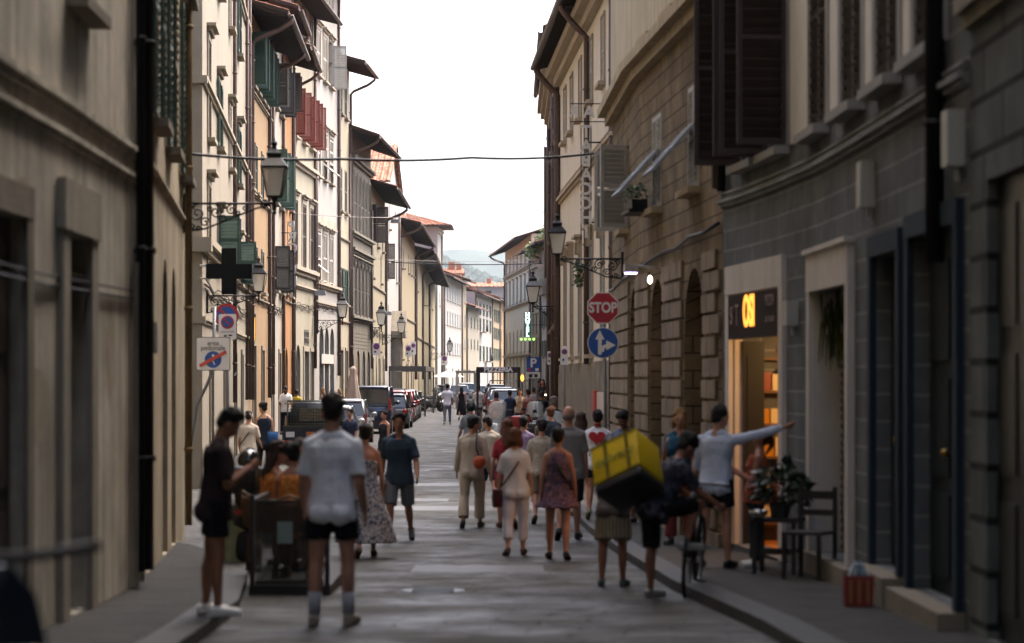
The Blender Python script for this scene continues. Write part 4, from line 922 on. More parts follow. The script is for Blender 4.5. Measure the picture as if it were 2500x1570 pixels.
# --- cream palace
R4 = Bld('tall pale cream house with grey shutters behind the stop sign', -1, [(2.23, 51.5), (1.41, 71.4)], Zp(159, 71)-.05, plaster('plaster_cream_smooth', 'd0c5b3', .07, .1), depth=9, name='apartment_building')
f = R4.f; R4.frm = mat('taupe_trim', 'a3937d', .9, var=.1, streak=.15)
z0, z1 = zrr(R4, 1474, 40, 204)
for px in (1474, 1445, 1418, 1397, 1381): R4.win(f.upx(px), z0, z1, .95, 'closed' if px != 1445 else 'closed', GREY, surr=.06)
zl = zrr(R4, 1487, 374, 360)[0]; R4.ledge(zl, .16, .14); R4.ledge(zl+.32, .04, .04, steps=1)
z0, z1 = zrr(R4, 1472, 560, 862)
for px in (1472, 1445, 1417, 1397, 1381):
    u = f.upx(px); R4.win(u, z0, z1, .85, 'closed', BLUEG, hood='bracket', surr=.1)
R4.band(0, f.L, -.3, z0-.18, .05, ashlar('pale_dado_stone', 'b0a798', '857d70', .8, .4, .012, .06, .3), 'stone_dado'); 
R4.ledge(R4.zt-.55, .5, .4)
R4.pipe(f.upx(1441), R4.zt, ov=.7, r=.075, zb=Zp(890, 60)); R4.pipe(f.L-.25, R4.zt, ov=.7, r=.09, zb=2.2); R4.pipe(.3, R4.zt, r=.06, m=PIPE)
b = MB(); R4.strip(b, f.upx(1488), f.upx(1466), Zp(1012, 54), Zp(958, 54), .052, .09); b.cur = 1; R4.strip(b, f.upx(1466), f.upx(1459), Zp(1012, 54), Zp(955, 54), .052, .14)
b.build('notice_board', [mat('poster_white', 'c9b8b2', .5, var=.3, vscale=12), mat('poster_red', 'a32c22', .5)], R4.root, off=R4.o)
gv = MB(); rp = random.Random(11)
for i in range(160):
    c_ = f.pt(f.upx(1425), 0, .12)+Vector((rp.gauss(0, .07), rp.gauss(0, .2), 0)); c_.z = rp.uniform(Zp(695, 61), Zp(640, 61)); d_ = Vector((rp.uniform(-1, 1), rp.uniform(-1, 1), rp.uniform(-1, .5))).normalized()*.1; e_ = d_.orthogonal().normalized()*.03; gv.quad(c_-e_, c_+d_*.5-e_*1.5, c_+d_, c_+d_*.5+e_*1.5)
gv.build('hanging_plant', mat('leaf_green', '3b4a1e', .6), R4.root, off=R4.o)
R4.roof(.72, 1.4); R4.finish()
R5 = Bld('narrow dark shuttered house squeezed behind the pale cream one', -1, [(1.41, 71.5), (1.41, 87.5)], Zp(130, 76), plaster('plaster_orange', '9b8264'), depth=8)
f = R5.f
for z in (3.7, 6.8, 9.6):
    for u in (2, 5.5, 9, 12.5): R5.win(u, z, z+1.6, 1, 'closed', GREY)
for u in (2.5, 7, 12): R5.door(u, 2.9, 1.3, mat('dark_shop_front', '1f2423', .4))
R5.ledge(Zp(262, 80), .8, .5, m=R4.frm, steps=4); R5.pipe(.3, R5.zt, r=.08); R5.pipe(f.L-.3, R5.zt, r=.08); R5.pipe(6, R5.zt, r=.08); R5.roof(.5); R5.finish()
R6 = Bld('long ochre house front receding behind the bar crowd', -1, [(1.6, 88), (3.1, 202)], 10.5, plaster('plaster_ochre', '966f4a'), depth=9)
f = R6.f
for i in range(20):
    for z in (3.7, 7.4): R6.win(3+i*5.6, z, z+1.8, 1.1, 'open', GREEN)
    R6.door(5+i*5.6, 2.9, 1.4, surr=.15)
R6.roof(.3); R6.finish()
# --- far right palaces
FR = Bld('pale four storey palace with arcaded ground floor at the far right', -1, [(1.75, 219), (-.72, 250)], Zp(627, 250), plaster('plaster_stone_pale', 'c0b7a4', .06, .12), depth=12, name='palace', group=FG, pitch=.14)
f = FR.f; FR.frm = PSTONE
for yt, yb, a in ((628, 662, 0), (690, 742, 0), (808, 862, 1)):
    z0, z1 = Zp(yb, 238.6), Zp(yt, 238.6)
    for i in range(7):
        u = f.L*(i+.5)/7; FR.win(u, z0, z1, 1.5 if a else 1.2, None if a else 'closed', BLUEG, surr=0 if a else .15, hood=None if a or yt < 650 else 'flat', arch=a)
    FR.ledge(z0-.5, .3, .3)
for i in range(7): FR.door(f.L*(i+.5)/7, 4.2, 2.2, mat('dark_shop_front', '1f2423', .4), surr=0)
FR.band(0, f.L, G(230), 4.4, .08, STONE, 'rusticated_base') if False else None
FR.pipe(.3, FR.zt, r=.12); FR.pipe(f.L-.4, FR.zt, ov=1.5, r=.1); FR.roof(1.6, 2.4); FR.finish()
FH = Bld('pale hotel front with a vertical lit sign down the street', -1, [(2.55, 209), (1.78, 218.6)], Zp(618, 214), plaster('plaster_pale_ochre', '978b70'), depth=12, name='hotel', group=FG, pitch=.14)
f = FH.f
for yt, yb in ((640, 668), (690, 735), (770, 810), (830, 865)):
    for u in (1.8, 4.8, 7.8): FH.win(u, Zp(yb, 214), Zp(yt, 214), 1.2, 'closed', DGREY, hood='flat')
for u in (2, 5, 8): FH.door(u, 3.6, 1.6)
FH.pipe(.3, FH.zt, ov=1.6, r=.12); FH.roof(1.4, 2.4); FH.finish()
FI = Bld('cream house with dark green shutters and a stone box balcony before the hotel', -1, [(3.15, 202.4), (2.57, 208.8)], Zp(600, 205), plaster('plaster_bright_white', '9f9c94'), depth=12, name='apartment_building', group=FG, pitch=.14)
f = FI.f
for yt, yb in ((640, 680), (760, 800), (830, 870)):
    for u in (1.6, 4.6): FI.win(u, Zp(yb, 205), Zp(yt, 205), 1.2, 'open', GREEN)
b = MB()
for (z0, z1, d) in ((Zp(720, 205), Zp(700, 205), .5), (Zp(700, 205)+.01, Zp(655, 205), .9), (Zp(655, 205)+.01, Zp(650, 205)+.1, 1.1)): FI.strip(b, .6, 5.6, z0, z1, .001, d)
b.build('box_balcony', STONE, FI.root, off=FI.o); FI.pipe(.3, FI.zt, r=.12); FI.door(2, 3.4, 1.6); FI.roof(1.3, 2); FI.finish()
rg = thing('rooftop_terrace', 'white rooftop terrace with trailing green vines above the far right houses', 'terrace', (4.6, 206, Zp(560, 206)))
b = MB(); b.box(-1.6, 3, 0, 4, -1.5, .9); b.box(-1.7, 3.1, -.1, 4.1, .901, 1.05); b.box(-.9, .5, -.03, -.001, -.1, .5); b.build('wall', plaster('plaster_bright_white', '9f9c94'), rg)
gv = MB(); rp = random.Random(21)
for i in range(900):
    t = rp.random(); c_ = Vector((-3.2+t*3.6+rp.gauss(0, .3), rp.uniform(-.5, 1.5), -2+t*3.4+rp.gauss(0, .3))); d_ = Vector((rp.uniform(-1, 1), rp.uniform(-1, 1), rp.uniform(-1, 1))).normalized()*.22; e_ = d_.orthogonal().normalized()*.09; gv.quad(c_-e_, c_+d_*.5-e_*1.5, c_+d_, c_+d_*.5+e_*1.5)
gv.build('vines', mat('vine_green', '62733a', .7), rg)
# ================================================================== lanterns, signs, cables
def spiral(b, cx, cz, r, turns, a0, sgn=1, y=0, th=.011):
    pts = []; n = int(14*turns)+4
    for i in range(n+1):
        t = i/n; a = a0+sgn*t*turns*2*pi; rr = r*(1-t*.85); pts.append((cx+cos(a)*rr, y, cz+sin(a)*rr))
    b.tube(pts, [th]*len(pts), 6)
def lantern(label, px, py_bar, Y, wallx, L=None, s=1.0, hang=False, group='wrought iron wall lanterns'):
    """bracket runs along X from the wall to the lantern; local +X points away from the wall"""
    side = 1 if wallx < Xp(px, Y) else -1
    L = abs(Xp(px, Y)-wallx); z = Zp(py_bar, Y)
    t = thing('wall_lantern', label, 'lantern', (wallx, Y, z), 0 if side > 0 else pi, group)
    b = MB(); b.tube([(0, 0, 0), (L+.02, 0, 0)], .016, 8); b.box(-.02, .03, -.05, .05, -.42*s, .14*s)
    b.tube([(.02, 0, -.4*s), (L*.25, 0, -.36*s), (L*.55, 0, -.2*s), (L*.8, 0, -.07*s), (L*.95, 0, -.02)], .013, 8)
    spiral(b, L*.16, -.14*s, .12*s, 1.6, pi/2, 1); spiral(b, L*.36, -.12*s, .1*s, 1.5, pi/2, -1); spiral(b, L*.24, -.27*s, .075*s, 1.4, 0, 1); spiral(b, L*.53, -.09*s, .075*s, 1.4, pi/2, 1); spiral(b, L*.68, -.06*s, .05*s, 1.3, pi/2, -1); spiral(b, L*.1, -.32*s, .05*s, 1.3, pi, 1)
    spiral(b, L*.44, -.2*s, .06*s, 1.3, pi, 1); spiral(b, L*.3, -.07*s, .05*s, 1.3, 0, -1); spiral(b, L*.08, -.08*s, .06*s, 1.4, 0, 1); spiral(b, L*.17, -.36*s, .04*s, 1.3, 0, 1); spiral(b, L*.6, -.13*s, .04*s, 1.3, pi, 1); spiral(b, L*.9, .0, .07*s, 1.3, -pi/2, -1)
    b.build('bracket', IRON, t)
    zt = (.1 if not hang else .1)*s; w0, w1, h = .1*s, .17*s, .42*s
    b = MB(); b.tube([(L, 0, -.1*s), (L, 0, zt)], .022*s, 8); b.ell((L, 0, -.13*s), .03*s, 8, 6); b.lathe([(.03*s, 0), (.07*s, .05*s), (.08*s, .06*s)], (L, 0, zt-.06*s), 10)
    for a in range(4):
        ca, sa = cos(pi/4+a*pi/2), sin(pi/4+a*pi/2); k = sqrt(2); b.tube([(L+ca*w0*k, sa*w0*k, zt), (L+ca*w1*k, sa*w1*k, zt+h)], .012*s, 6)
        c2, s2 = cos(pi/4+(a+1)*pi/2), sin(pi/4+(a+1)*pi/2)
        b.tube([(L+ca*w1*k, sa*w1*k, zt+h), (L+c2*w1*k, s2*w1*k, zt+h)], .016*s, 6); b.tube([(L+ca*w0*k, sa*w0*k, zt), (L+c2*w0*k, s2*w0*k, zt)], .014*s, 6)
    b.build('frame', IRON, t)
    b = MB(); sq = lambda w_, z_: [(L-w_, -w_, z_), (L+w_, -w_, z_), (L+w_, w_, z_), (L-w_, w_, z_)]
    b.loft([sq(w0*.97, zt+.01), sq(w1*.97, zt+h-.01)]); b.build('glass', LGLASS, t)
    b = MB(); b.loft([sq(w1*1.12, zt+h+.012), sq(w1*.62, zt+h+.13*s)]); b.cur = 1; b.loft([sq(w1*.56, zt+h+.131*s), sq(w1*.62, zt+h+.2*s), sq(w1*.2, zt+h+.27*s)]); b.tube([(L, 0, zt+h+.26*s), (L, 0, zt+h+.31*s)], .03*s, 8); b.ell((L, 0, zt+h+.34*s), .045*s, 8, 6); b.tube([(L, 0, zt+h+.37*s), (L, 0, zt+h+.43*s)], [.015*s, .004*s], 6)
    b.build('cap', [mat('lantern_roof', '6c6a66', .35, .5) if s > .9 else IRON, IRON], t)
    b = MB(); b.box(L-.05*s, L+.05*s, -w0*1.3, -w0*1.3-.004, zt+.12*s, zt+.3*s) if False else b.ell((L, 0, zt+h*.5), (.05*s, .05*s, .1*s), 8, 6)
    return t
lantern('large wrought iron lantern on a scroll bracket high at the left street corner', 670, 497, 33.0, pl(LW)(33), s=.95)
lantern('wrought iron lantern on a scroll bracket behind the dark pharmacy cross', 632, 722, 51.5, -6.5, s=.9)
lantern('wrought iron wall lantern in front of the brown palace above the stop sign', 1360, 632, 41.5, 1.9, s=.85)
lantern('wrought iron lantern above the parking sign on the right', 1301, 748, 72, 1.42, s=1.15)
lantern('small wall lantern in front of the white pedimented house', 836, 782, 104, -8.5, s=1.3)
lantern('small wall lantern at the grey palace front', 931, 800, 128, -7.5, s=1.5)
lantern('small wall lantern on the corner by the church portal', 980, 818, 140, -7.5, s=1.4)
lantern('tiny far wall lantern at the foot of the white tower house', 1098, 862, 240, -8.0, s=1.7)
WHITE = mat('sign_white', 'd8d6d0', .45); SRED = mat('sign_red', 'a5202a', .45); SBLUE = mat('sign_blue', '1f4f96', .45); SGREY = mat('sign_back_grey', '8c8e8f', .5, .5); BLK = mat('sign_black', '1c1c1e', .5)
POLE = mat('galvanised_pole', '6f7173', .45, .6)
def arrow(b, pts, y):
    n = len(pts); b.add([(x, y, z) for x, z in pts]+[(x, y-.003, z) for x, z in pts], [tuple(range(n)), tuple(range(2*n-1, n-1, -1))]+[(i, (i+1) % n, n+(i+1) % n, n+i) for i in range(n)])
def plate(b, x, z, w, h, y=0, th=.004, r=.03):
    pts = []
    for cx, cz, a0 in ((x+w/2-r, z+h/2-r, 0), (x-w/2+r, z+h/2-r, 90), (x-w/2+r, z-h/2+r, 180), (x+w/2-r, z-h/2+r, 270)):
        for k in range(5): a = R(a0+k*22.5); pts.append((cx+cos(a)*r, cz+sin(a)*r))
    arrow(b, pts[::-1], y)
def nopark(parent, x, z, r, y):
    b = MB(); b.disc(x, y, z, r, .004); b.build('red_ring', SRED, parent)
    b = MB(); b.disc(x, y-.006, z, r*.76, .004); b.build('blue_field', SBLUE, parent)
    b = MB(); M = Matrix.Translation((x, 0, z)) @ Matrix.Rotation(R(45), 4, 'Y'); b.box(-r*.8, r*.8, y-.016, y-.011, -r*.1, r*.1, M); b.build('red_bar', SRED, parent)
# pole with area pedonale
Yp = 43.4; xp = Xp(458, Yp); xs = Xp(521, Yp); pxm = F/Yp
t = thing('sign_post', 'bent grey sign pole on the left pavement end carrying a square pedestrian area sign', 'sign', (xp, Yp, G(Yp)))
g0 = G(Yp); Z = lambda py: Zp(py, Yp)-g0
b = MB(); b.tube([(0, 0, 0), (.04, 0, Z(1100)), (Xp(480, Yp)-xp, 0, Z(990)), (Xp(505, Yp)-xp, 0, Z(940)), (xs-xp, 0, Z(900)), (xs-xp+.02, 0, Z(750))], .03, 10); b.build('pole', POLE, t)
x = xs-xp; b = MB(); plate(b, x, Z(864), 80/pxm, 78/pxm, -.045); pn = b.build('sign_panel', WHITE, t)
b = MB(); plate(b, x, Z(864), 84/pxm, 82/pxm, -.04); b.build('sign_edge', mat('sign_dark_edge', '6b5a55', .5), t)
text('lettering', 'area', .12, BLK, pn, (x, -.051, Z(838))); text('lettering', 'pedonale', .12, BLK, pn, (x, -.051, Z(850)))
b = MB(); b.disc(x, -.052, Z(878), .15, .003); b.build('blue_disc', SBLUE, pn)
b = MB(); b.disc(x, -.056, Z(868), .022, .003, 12); b.box(x-.014, x+.014, -.056, -.053, Z(883), Z(872)); b.box(x-.01, x+.01, -.056, -.053, -.07, 0, Matrix.Translation((x*0, 0, 0)) @ Matrix.Translation((x, 0, Z(882))) @ Matrix.Rotation(R(25), 4, 'Y') @ Matrix.Translation((-x, 0, 0)) if False else Matrix.Translation((x, 0, Z(882))) @ Matrix.Rotation(R(25), 4, 'Y')); b.box(-.01, .01, -.056, -.053, -.07, 0, Matrix.Translation((x, 0, Z(882))) @ Matrix.Rotation(R(-25), 4, 'Y')) ; b.build('walking_figure', WHITE, pn)
b = MB(); M = Matrix.Translation((x, 0, Z(876))) @ Matrix.Rotation(R(-28), 4, 'Y'); b.box(-.27, .27, -.062, -.058, -.03, .03, M); b.build('red_bar', mat('sign_orange_red', 'c04a35', .5), pn)
# no parking round sign and smaller panel behind on their own post
Yq = 47; t = thing('sign_post', 'round no parking sign with a smaller white no parking panel hung over it', 'sign', (Xp(556, Yq), Yq, G(Yq))); pq = F/Yq; g0 = G(Yq); Zq = lambda py: Zp(py, Yq)-g0
b = MB(); b.tube([(0, .03, 0), (0, .03, Zq(745))], .028, 8); b.build('pole', POLE, t)
nopark(t, -3/pq, Zq(771), 30/pq, -.02)
b = MB(); plate(b, 0, Zq(798), 43/pq, 62/pq, -.045); pn = b.build('sign_panel', WHITE, t); nopark(pn, 0, Zq(787), 16/pq, -.055)
text('lettering', 'passo carrabile', .045, BLK, pn, (0, -.052, Zq(810))); b = MB(); b.box(-.07, -.01, -.05, -.046, Zq(822), Zq(818)); b.box(.02, .09, -.05, -.046, Zq(821), Zq(817)); b.build('symbol', BLK, pn)
# stop + blue arrows
Ys = 40.0; t = thing('sign_post', 'red octagonal stop sign over a round blue straight or right sign', 'sign', (Xp(1472, Ys), Ys, G(Ys))); ps = F/Ys; g0 = G(Ys); Zs = lambda py: Zp(py, Ys)-g0
b = MB(); b.tube([(.06, .05, 0), (.02, .05, Zs(715))], .028, 8); b.build('pole', POLE, t)
def octo(b, z, r, y): arrow(b, [(cos(R(22.5+45*k))*r, z+sin(R(22.5+45*k))*r) for k in range(8)][::-1], y)
b = MB(); octo(b, Zs(752), 41.5/ps, -.01); so_ = b.build('stop_sign', WHITE, t)
b = MB(); octo(b, Zs(752), 38.5/ps, -.016); b.build('red_field', mat('stop_red', 'a51f2a', .4), so_); text('lettering', 'STOP', .235, WHITE, so_, (0, -.024, Zs(752)), sx=.82, bold=.008)
b = MB(); b.disc(0, -.01, Zs(837), 38/ps, .004); bs = b.build('direction_sign', WHITE, t); b = MB(); b.disc(0, -.016, Zs(837), 36/ps, .004); b.build('blue_field', SBLUE, bs)
u_ = 1/ps; zc_ = Zs(837); b = MB()
arrow(b, [(x_*u_, zc_+z_*u_) for x_, z_ in ((-12, -29), (-12, 8), (-19, 8), (-8, 31), (4, 8), (-3, 8), (-3, -29))], -.02)
arrow(b, [(x_*u_, zc_+z_*u_) for x_, z_ in ((-2.9, -22), (-2.9, -8), (8, -3), (8, 6), (31, -6), (8, -18), (8, -12), (3, -14), (3, -22))], -.0205); b.build('white_arrows', WHITE, bs)
# parking sign
Yr = 82; t = thing('sign_post', 'blue parking sign with a white bicycle panel beneath on a slim pole', 'sign', (Xp(1302, Yr), Yr, G(Yr))); pr = F/Yr; g0 = G(Yr); Zr = lambda py: Zp(py, Yr)-g0
b = MB(); b.tube([(.12, .03, 0), (.12, .03, Zr(872))], .03, 8); b.build('pole', POLE, t)
b = MB(); plate(b, 0, Zr(890), 34/pr, 36/pr, -.01); pn = b.build('sign_panel', SBLUE, t); text('lettering', 'P', .42, WHITE, pn, (0, -.018, Zr(887)), bold=.012)
b = MB(); b.box(-.19, -.08, -.016, -.012, Zr(906), Zr(899)); b.build('red_symbol', SRED, pn); b = MB(); b.box(.07, .18, -.016, -.012, Zr(906), Zr(899)); b.build('white_symbol', WHITE, pn)
b = MB(); plate(b, 0, Zr(916), 34/pr, 15/pr, -.01); bp = b.build('lower_panel', WHITE, t); b = MB()
for xx in (-.09, .09): b.lathe([(.055, -.003), (.065, -.003), (.065, .003), (.055, .003)], (xx, -.017, Zr(917.5)), 16, Matrix.Rotation(R(90), 4, 'X'))
b.tube([(-.09, -.018, Zr(917.5)), (-.02, -.018, Zr(913)), (.06, -.018, Zr(913)), (.09, -.018, Zr(917.5))], .008, 5); b.build('bicycle_symbol', BLK, bp)
# small white no parking panels
for i, (px, py, w_, h_, Y, dx, lab) in enumerate(((1378, 868, 17, 46, 62, 0, 'tall narrow white no parking panel on the cream house downpipe'), (1343, 874, 14, 33, 80, 0, 'white no parking panel between the downpipes behind the narrow one'), (919, 852, 19, 30, 118, 0, 'white no parking panel in front of the ochre house doorway'), (997, 857, 15, 28, 140, 0, 'nearer of two white no parking panels by the church portal'), (1009, 850, 13, 32, 158, 0, 'fainter white no parking panel just behind its twin by the portal'), (1085, 880, 15, 22, 200, 0, 'far white no parking panel below the white tower house'))):
    t = thing('parking_sign', lab, 'sign', (Xp(px, Y), Y, G(Y)), 0, 'small no parking panels'); q = F/Y; z = Zp(py, Y)-G(Y)
    b = MB(); b.tube([(0, .03, 0), (0, .03, z+h_/q/2)], .025, 8); b.build('pole', POLE, t)
    b = MB(); plate(b, 0, z, w_/q, h_/q, -.01); pn = b.build('sign_panel', WHITE, t); nopark(pn, 0, z+h_/q*.2, w_/q*.4, -.02)
    b = MB(); b.box(-w_/q*.3, -w_/q*.02, -.016, -.012, z-h_/q*.3, z-h_/q*.16); b.build('symbol', SBLUE if i < 2 else BLK, pn)
# pharmacy cross
Yc = 49.0; xc = Xp(561, Yc); zc_ = Zp(663, Yc); a = 18/F*Yc; c = 56/F*Yc
t = thing('pharmacy_cross', 'large unlit black pharmacy cross sign projecting at the left corner', 'sign', (xc, Yc, zc_)); b = MB()
arrow(b, [(-a, -c), (-a, -a), (-c, -a), (-c, a), (-a, a), (-a, c), (a, c), (a, a), (c, a), (c, -a), (a, -a), (a, -c)], 0); b.v = [(v[0], v[1] if v[1] > -.001 else -.16, v[2]) for v in b.v]; b.build('cross', mat('unlit_led_panel', '050706', .7, spec=.15), t)
b = MB()
for z in (-.13, .13): b.tube([(-c, .0, z), (-6.35-xc-.0, .3, z), (-6.45-xc, .96, z)], .02, 6)
b.build('bracket', mat('white_plastic_box', 'a8a69c', .5), t)
# vertical letters, seen from the back
def vletters(name, label, word, px, y0, y1, Y, size, wallx, hor=None, m=None):
    z0, z1 = Zp(y0, Y), Zp(y1, Y); x = Xp(px, Y); t = thing(name, label, 'sign', (x, Y, z1)); n = len(word); h = z0-z1
    m = m or mat('grey_sign_letters', 'b9b6b0', .4, .3)
    for i, ch in enumerate(word): text('letter', ch, size, m, t, (0, 0, h-(i+.5)*h/n), pi, ext=.05, bold=.01)
    b = MB()
    for dx in (-size*.3, size*.3): b.tube([(dx, .06, 0), (dx, .06, h)], .012, 5)
    for z in (h*.15, h*.85): b.tube([(0, .06, z), (wallx-x, .06, z)], .018, 5)
    b.build('support_frame', IRON, t); return t, h
vletters('shop_sign', 'vertical grey perfume shop letters seen in mirror image from behind', 'PROFUMI', 712, 540, 728, 90, .52, -8.6)
t, h = vletters('bar_sign', 'tall grey tobacco bar letters above the stop sign seen in mirror image', 'TABACCHI', 1431, 305, 585, 54, .37, 2.12)
for i, ch in enumerate('BAR'): text('letter', ch, .36, mat('grey_sign_letters', 'b9b6b0', .4, .3), t, ((1474-1431)/F*54-i*.335, 0, h+.28), pi, ext=.05, bold=.01)
b = MB(); 
for z in (h+.08, h+.48): b.tube([(-.35, .06, z), (.75, .06, z)], .012, 5)
b.build('support_frame', IRON, t)
# hotel sign
Yh = 206; t = thing('hotel_sign', 'white lit vertical hotel letters far down on the right', 'sign', (Xp(1288, Yh), Yh, Zp(823, Yh))); h = Zp(763, Yh)-Zp(823, Yh); NE = mat('neon_white', 'eafff4', .3, emit=.7)
b = MB(); b.box(-.32, .32, .05, .15, 0, h); b.build('panel', mat('hotel_panel_green', '3c5a50', .5), t)
for i, ch in enumerate('HOTEL'): text('letter', ch, .52, NE, t, (0, -.01, h-(i+.5)*h/5), 0, ext=.03, bold=.015)
for i in range(4): text('star', '*', .6, mat('neon_green', 'b8ff7a', .3, emit=.6), t, (-.55+i*.36, -.01, -.3), 0, ext=.02)
b = MB(); b.tube([(0, .1, h*.5), (2.95-Xp(1288, Yh), .1, h*.5)], .03, 5); b.build('bracket', IRON, t)
t = thing('neon_tube', 'short violet neon tube glowing on the right beyond the cream house', 'lamp', (Xp(1354, 86), 86, Zp(821, 86))); b = MB(); b.tube([(-.1, 0, 0), (.1, 0, 0)], .03, 8); b.build('tube', mat('violet_light2', 'c080ff', .3, emit=1.2), t); b = MB(); b.box(-.13, .13, -.02, .04, .032, .07); b.build('holder', IRON, t)
# cables
cable('street_cable', 'thick dark cable bundle hung across the street from corner to corner', [(pl(LW)(33.2), 33.2, Zp(374, 33.2)), (Xp(830, 36), 36, Zp(388, 36)), (Xp(1150, 38), 38, Zp(385, 38)), (pl(RW)(43), 43, Zp(366, 43))], .021)
cable('street_cable', 'thin pale cable crossing the sky between the grey palace and the right eaves', [(-8.6, 95, Zp(520, 95)), (-5, 98, Zp(531, 98)), (1.5, 100, Zp(518, 100))], .012, mat('pale_cable', '8a817c', .5))
cable('street_cable', 'thin dark cable crossing in front of the distant hill', [(-7.5, 150, Zp(640, 150)), (1.9, 150, Zp(643, 150))], .03)
cable('street_cable', 'second thin cable just above the hill line', [(-7.5, 135, Zp(632, 135)), (1.7, 140, Zp(634, 140))], .014, mat('pale_cable', '8a817c', .5))
def boxlamp(label, px, py, Y, cw): 
    t = thing('hanging_street_light', label, 'street light', (Xp(px, Y), Y, Zp(py, Y)), 0, 'box street lights'); b = MB(); b.loft([[(-cw, -.15, -.1), (cw, -.15, -.1), (cw, .15, -.1), (-cw, .15, -.1)], [(-cw*.8, -.12, .1), (cw*.8, -.12, .1), (cw*.8, .12, .1), (-cw*.8, .12, .1)]]); b.build('housing', mat('lamp_housing', '77797a', .5), t); b = MB(); b.box(-cw*.8, cw*.8, -.12, .12, -.12, -.101); b.build('lens', LGLASS, t); b = MB(); b.tube([(0, 0, .1), (0, 0, .5)], .015, 5); b.build('hanger', IRON, t)
boxlamp('grey box light hanging under the cable beside the dark wooden eave', 965, 540, 135, .28); boxlamp('grey floodlight box on the wall of the white house', 782, 715, 103, .25); boxlamp('small grey box light above the church portal lantern', 948, 765, 140, .22)
# ================================================================== people
TS = bpy.data.scenes.new('workshop')
def fuse(b, name, m, parent, voxel=.014, amp=0, freq=9, smooth=3, seed=0):
    me = b.mesh('tmp', m); o = bpy.data.objects.new('tmp', me); TS.collection.objects.link(o)
    md = o.modifiers.new('r', 'REMESH'); md.mode = 'VOXEL'; md.voxel_size = voxel
    md = o.modifiers.new('s', 'SMOOTH'); md.iterations = smooth; md.factor = .5
    vl = TS.view_layers[0]; vl.update(); dg = vl.depsgraph
    me2 = bpy.data.meshes.new_from_object(o.evaluated_get(dg), depsgraph=dg)
    bpy.data.objects.remove(o); bpy.data.meshes.remove(me)
    if amp:
        nn = [v.normal.copy() for v in me2.vertices]
        for v, n in zip(me2.vertices, nn):
            c = v.co; v.co = c+n*amp*(noise.noise(Vector((c.x*freq, c.y*freq, c.z*freq*.55+seed)))+.5*noise.noise(Vector((c.x*freq*2.3, c.y*freq*2.3, c.z*freq*1.3+seed))))
    me2.materials.clear()
    for x in (m if isinstance(m, list) else [m]): me2.materials.append(x)
    me2.polygons.foreach_set('use_smooth', [True]*len(me2.polygons)); me2.name = name
    return link(name, me2, parent)
def ring(c, rx, ry, n=18, M=None, sq=2.0):
    out = []
    for k in range(n):
        a = 2*pi*k/n; ca, sa = cos(a), sin(a); e = 2/sq
        p = Vector((abs(ca)**e*(1 if ca > 0 else -1)*rx, abs(sa)**e*(1 if sa > 0 else -1)*ry, 0)); out.append((M @ p if M else p)+Vector(c))
    return out
def skin(tone): return mat('skin_'+tone, tone, .55, spec=.35, var=.08, vscale=8)
def cloth(c, rough=.85): return mat('cloth_'+c, c, rough, spec=.2, bump=.25, bscale=45, var=.12, vscale=6)
def pattern(name, cols, scale, thr=(.4, .5, .6)):
    if name in MATS: return MATS[name]
    m = mat(name, cols[0], .85, spec=.2); n = m.node_tree; L = n.links.new
    tc = n.nodes.new('ShaderNodeTexCoord'); t = n.nodes.new('ShaderNodeTexNoise'); t.inputs['Scale'].default_value = scale; t.inputs['Detail'].default_value = 2; L(tc.outputs['Object'], t.inputs['Vector'])
    r = n.nodes.new('ShaderNodeValToRGB'); r.color_ramp.interpolation = 'CONSTANT'; e = r.color_ramp.elements; e[0].color = lin(cols[0]); e[0].position = 0; e[1].color = lin(cols[1]); e[1].position = thr[0]
    for c, p in zip(cols[2:], thr[1:]): x = e.new(p); x.color = lin(c)
    L(t.outputs['Fac'], r.inputs[0]); L(r.outputs[0], n.nodes['Principled BSDF'].inputs['Base Color']); return m
def stripes(name, c1, c2, sc):
    if name in MATS: return MATS[name]
    m = mat(name, c1, .85, spec=.2); n = m.node_tree; L = n.links.new; tc = n.nodes.new('ShaderNodeTexCoord'); t = n.nodes.new('ShaderNodeTexWave'); t.inputs['Scale'].default_value = sc; t.inputs['Distortion'].default_value = .6
    L(tc.outputs['Object'], t.inputs['Vector']); r = n.nodes.new('ShaderNodeMix'); r.data_type = 'RGBA'; r.inputs[6].default_value = lin(c1); r.inputs[7].default_value = lin(c2); L(t.outputs['Fac'], r.inputs[0]); L(r.outputs[2], n.nodes['Principled BSDF'].inputs['Base Color']); return m
HAIRS = {'black': '120f0e', 'brown': '33221a', 'dark': '1d1613', 'blond': '8a6a42', 'grey': '6d665e', 'ginger': '5a3420'}
